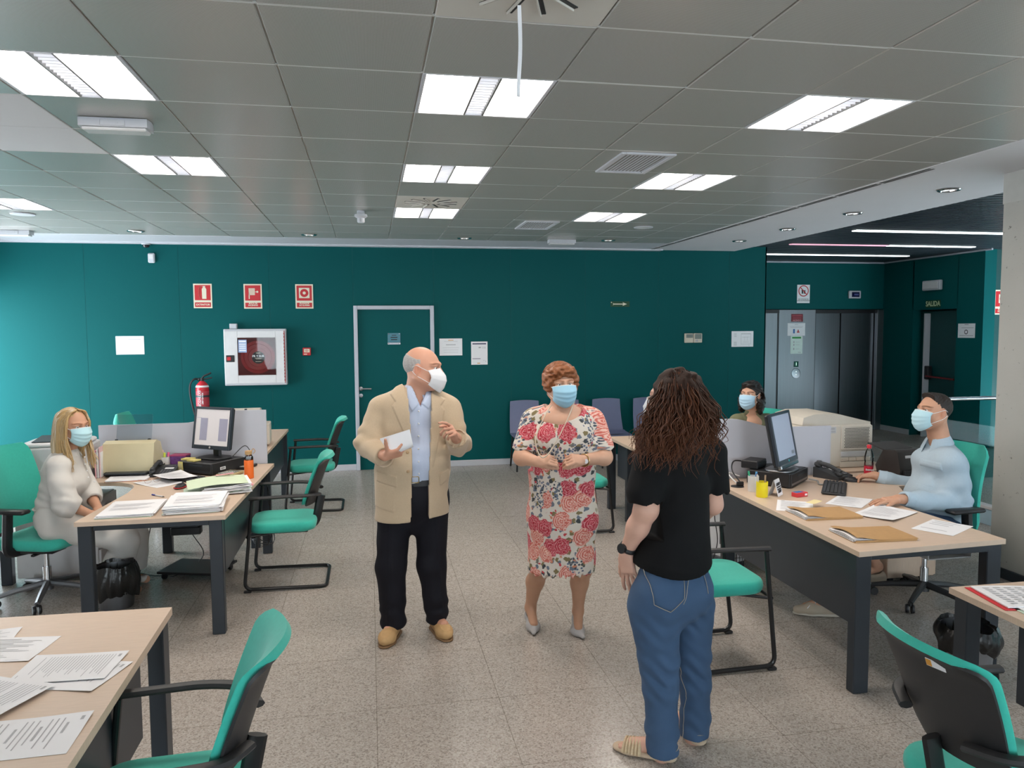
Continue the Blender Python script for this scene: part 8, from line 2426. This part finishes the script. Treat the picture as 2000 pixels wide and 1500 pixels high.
# under and beside the right desk
t = thing('tower_computer', 'beige tower computer tilted behind the right desk panel', 'computer', (2.63, 5.42, .0), .35)
b = MB(); b.box((0, 0, .30), (.18, .40, .40), .006, M=Matrix.Rotation(.22, 4, 'X')); b.build('case', mat('grey_white_plastic'), t); b = MB(); b.box((0, -.204, .36), (.15, .006, .20), .003, M=Matrix.Rotation(.22, 4, 'X')); b.build('front_panel', M_beige, t); b = MB(); b.box((0, .0, .05), (.22, .40, .10), .004); b.build('cradle', M_dark, t)
cable([(2.42, 4.96, .72), (2.41, 4.98, .5), (2.43, 4.97, .3), (2.39, 4.99, .1), (2.43, 5.0, .02)], 'black cable running down behind the right desk panel')
t = thing('wire_basket', 'black wire cable basket standing behind the right desk panel', 'cable tray', (2.62, 5.12, 0))
for k in range(6): b = MB(); b.tube(fillet([(-.06+.024*k, -.05, .0), (-.06+.024*k, -.05, .24), (-.06+.024*k, .05, .24), (-.06+.024*k, .05, 0)], .02), .0025, 5); b.build('wire', M_tube, t)
for z_ in (.06, .14, .22): b = MB(); b.tube([(-.07, -.05, z_), (.07, -.05, z_)], .0025, 5); b.build('wire', M_tube, t)
t = thing('drawer_tray', 'clear plastic paper tray under the right desk', 'tray', (3.02, 3.62, .60)); b = MB(); b.box((0, 0, 0), (.26, .34, .006), .002); b.build('tray_floor', mat('grey_white_plastic'), t)
for sx in (-1, 1): b = MB(); b.box((sx*.13, 0, .05), (.006, .34, .10), .002); b.build('side', mat('grey_white_plastic'), t)

# ---------------------------------------------------------------- near left desk papers
paper(-1.275, 2.83, -.12, 'printed form with black mark nearest the far edge, bottom left desk', seed=51, lines=13, bold=3, w=.297, h=.21, z=DZ)
paper(-1.40, 2.93, .10, 'sheet tucked under the form on the bottom left desk', seed=56, lines=12, w=.24, h=.18, z=DZ-.0003)
paper(-.965, 2.575, -.55-PI/2+.25, 'partly hidden printed sheet at the edge of the bottom left desk', seed=52, lines=16, z=DZ)
paper(-.985, 2.625, -PI/2-.06, 'densely printed sheet in the middle of the bottom left desk', seed=53, lines=24, z=DZ+.004, curl=.006)
paper(-1.15, 2.455, -PI/2-.42, 'sheet with short list at the left picture edge, bottom left desk', seed=54, lines=18, z=DZ+.009)
paper(-.955, 2.185, -PI/2+.02, 'large text application form nearest the camera, bottom left desk', seed=55, lines=15, bold=4, z=DZ, w=.22, h=.31)
# near right desk
t = thing('red_folder', 'red folder with printed sheets on the right edge desk', 'folder', (2.585, 2.545, DZ), -.18)
b = MB(); b.slab(lambda u, v: ((u-.5)*.34, (v-.5)*.26, .003), 4, 4, .002); b.build('cover', mat('red_card', (.62, .03, .04), rough=.6), t)
b = MB(); b.slab(lambda u, v: ((u-.5)*.32+.01, (v-.5)*.24+.004, .010+.002*math.sin(u*5)), 7, 4, .005); b.build('sheets', M_paper, t)
b = MB()
for k in range(9):
    for q in range(6): b.quad((-.12+q*.045, .09-k*.022, .0135), (-.12+q*.045+.03, .09-k*.022, .0135), (-.12+q*.045+.03, .096-k*.022, .0135), (-.12+q*.045, .096-k*.022, .0135))
b.build('printed_table', M_ink, t, 0)['kind'] = 'stuff'
t = thing('green_plastic_folder', 'pale green plastic folder in front of the red folder', 'folder', (2.60, 2.36, DZ), -.12)
b = MB(); b.slab(lambda u, v: ((u-.5)*.34, (v-.5)*.25, .003), 4, 4, .002); b.build('cover', mat('pale_green_card'), t); b = MB(); b.slab(lambda u, v: ((u-.5)*.31, (v-.5)*.22+.006, .0075), 4, 4, .003); b.build('sheets', M_paper, t)
b = MB()
for k in range(6): b.quad((-.12, .08-k*.03, .0085), (-.02+.02*(k % 3), .08-k*.03, .0085), (-.02+.02*(k % 3), .09-k*.03, .0085), (-.12, .09-k*.03, .0085))
b.build('printed_text', M_ink, t, 0)['kind'] = 'stuff'
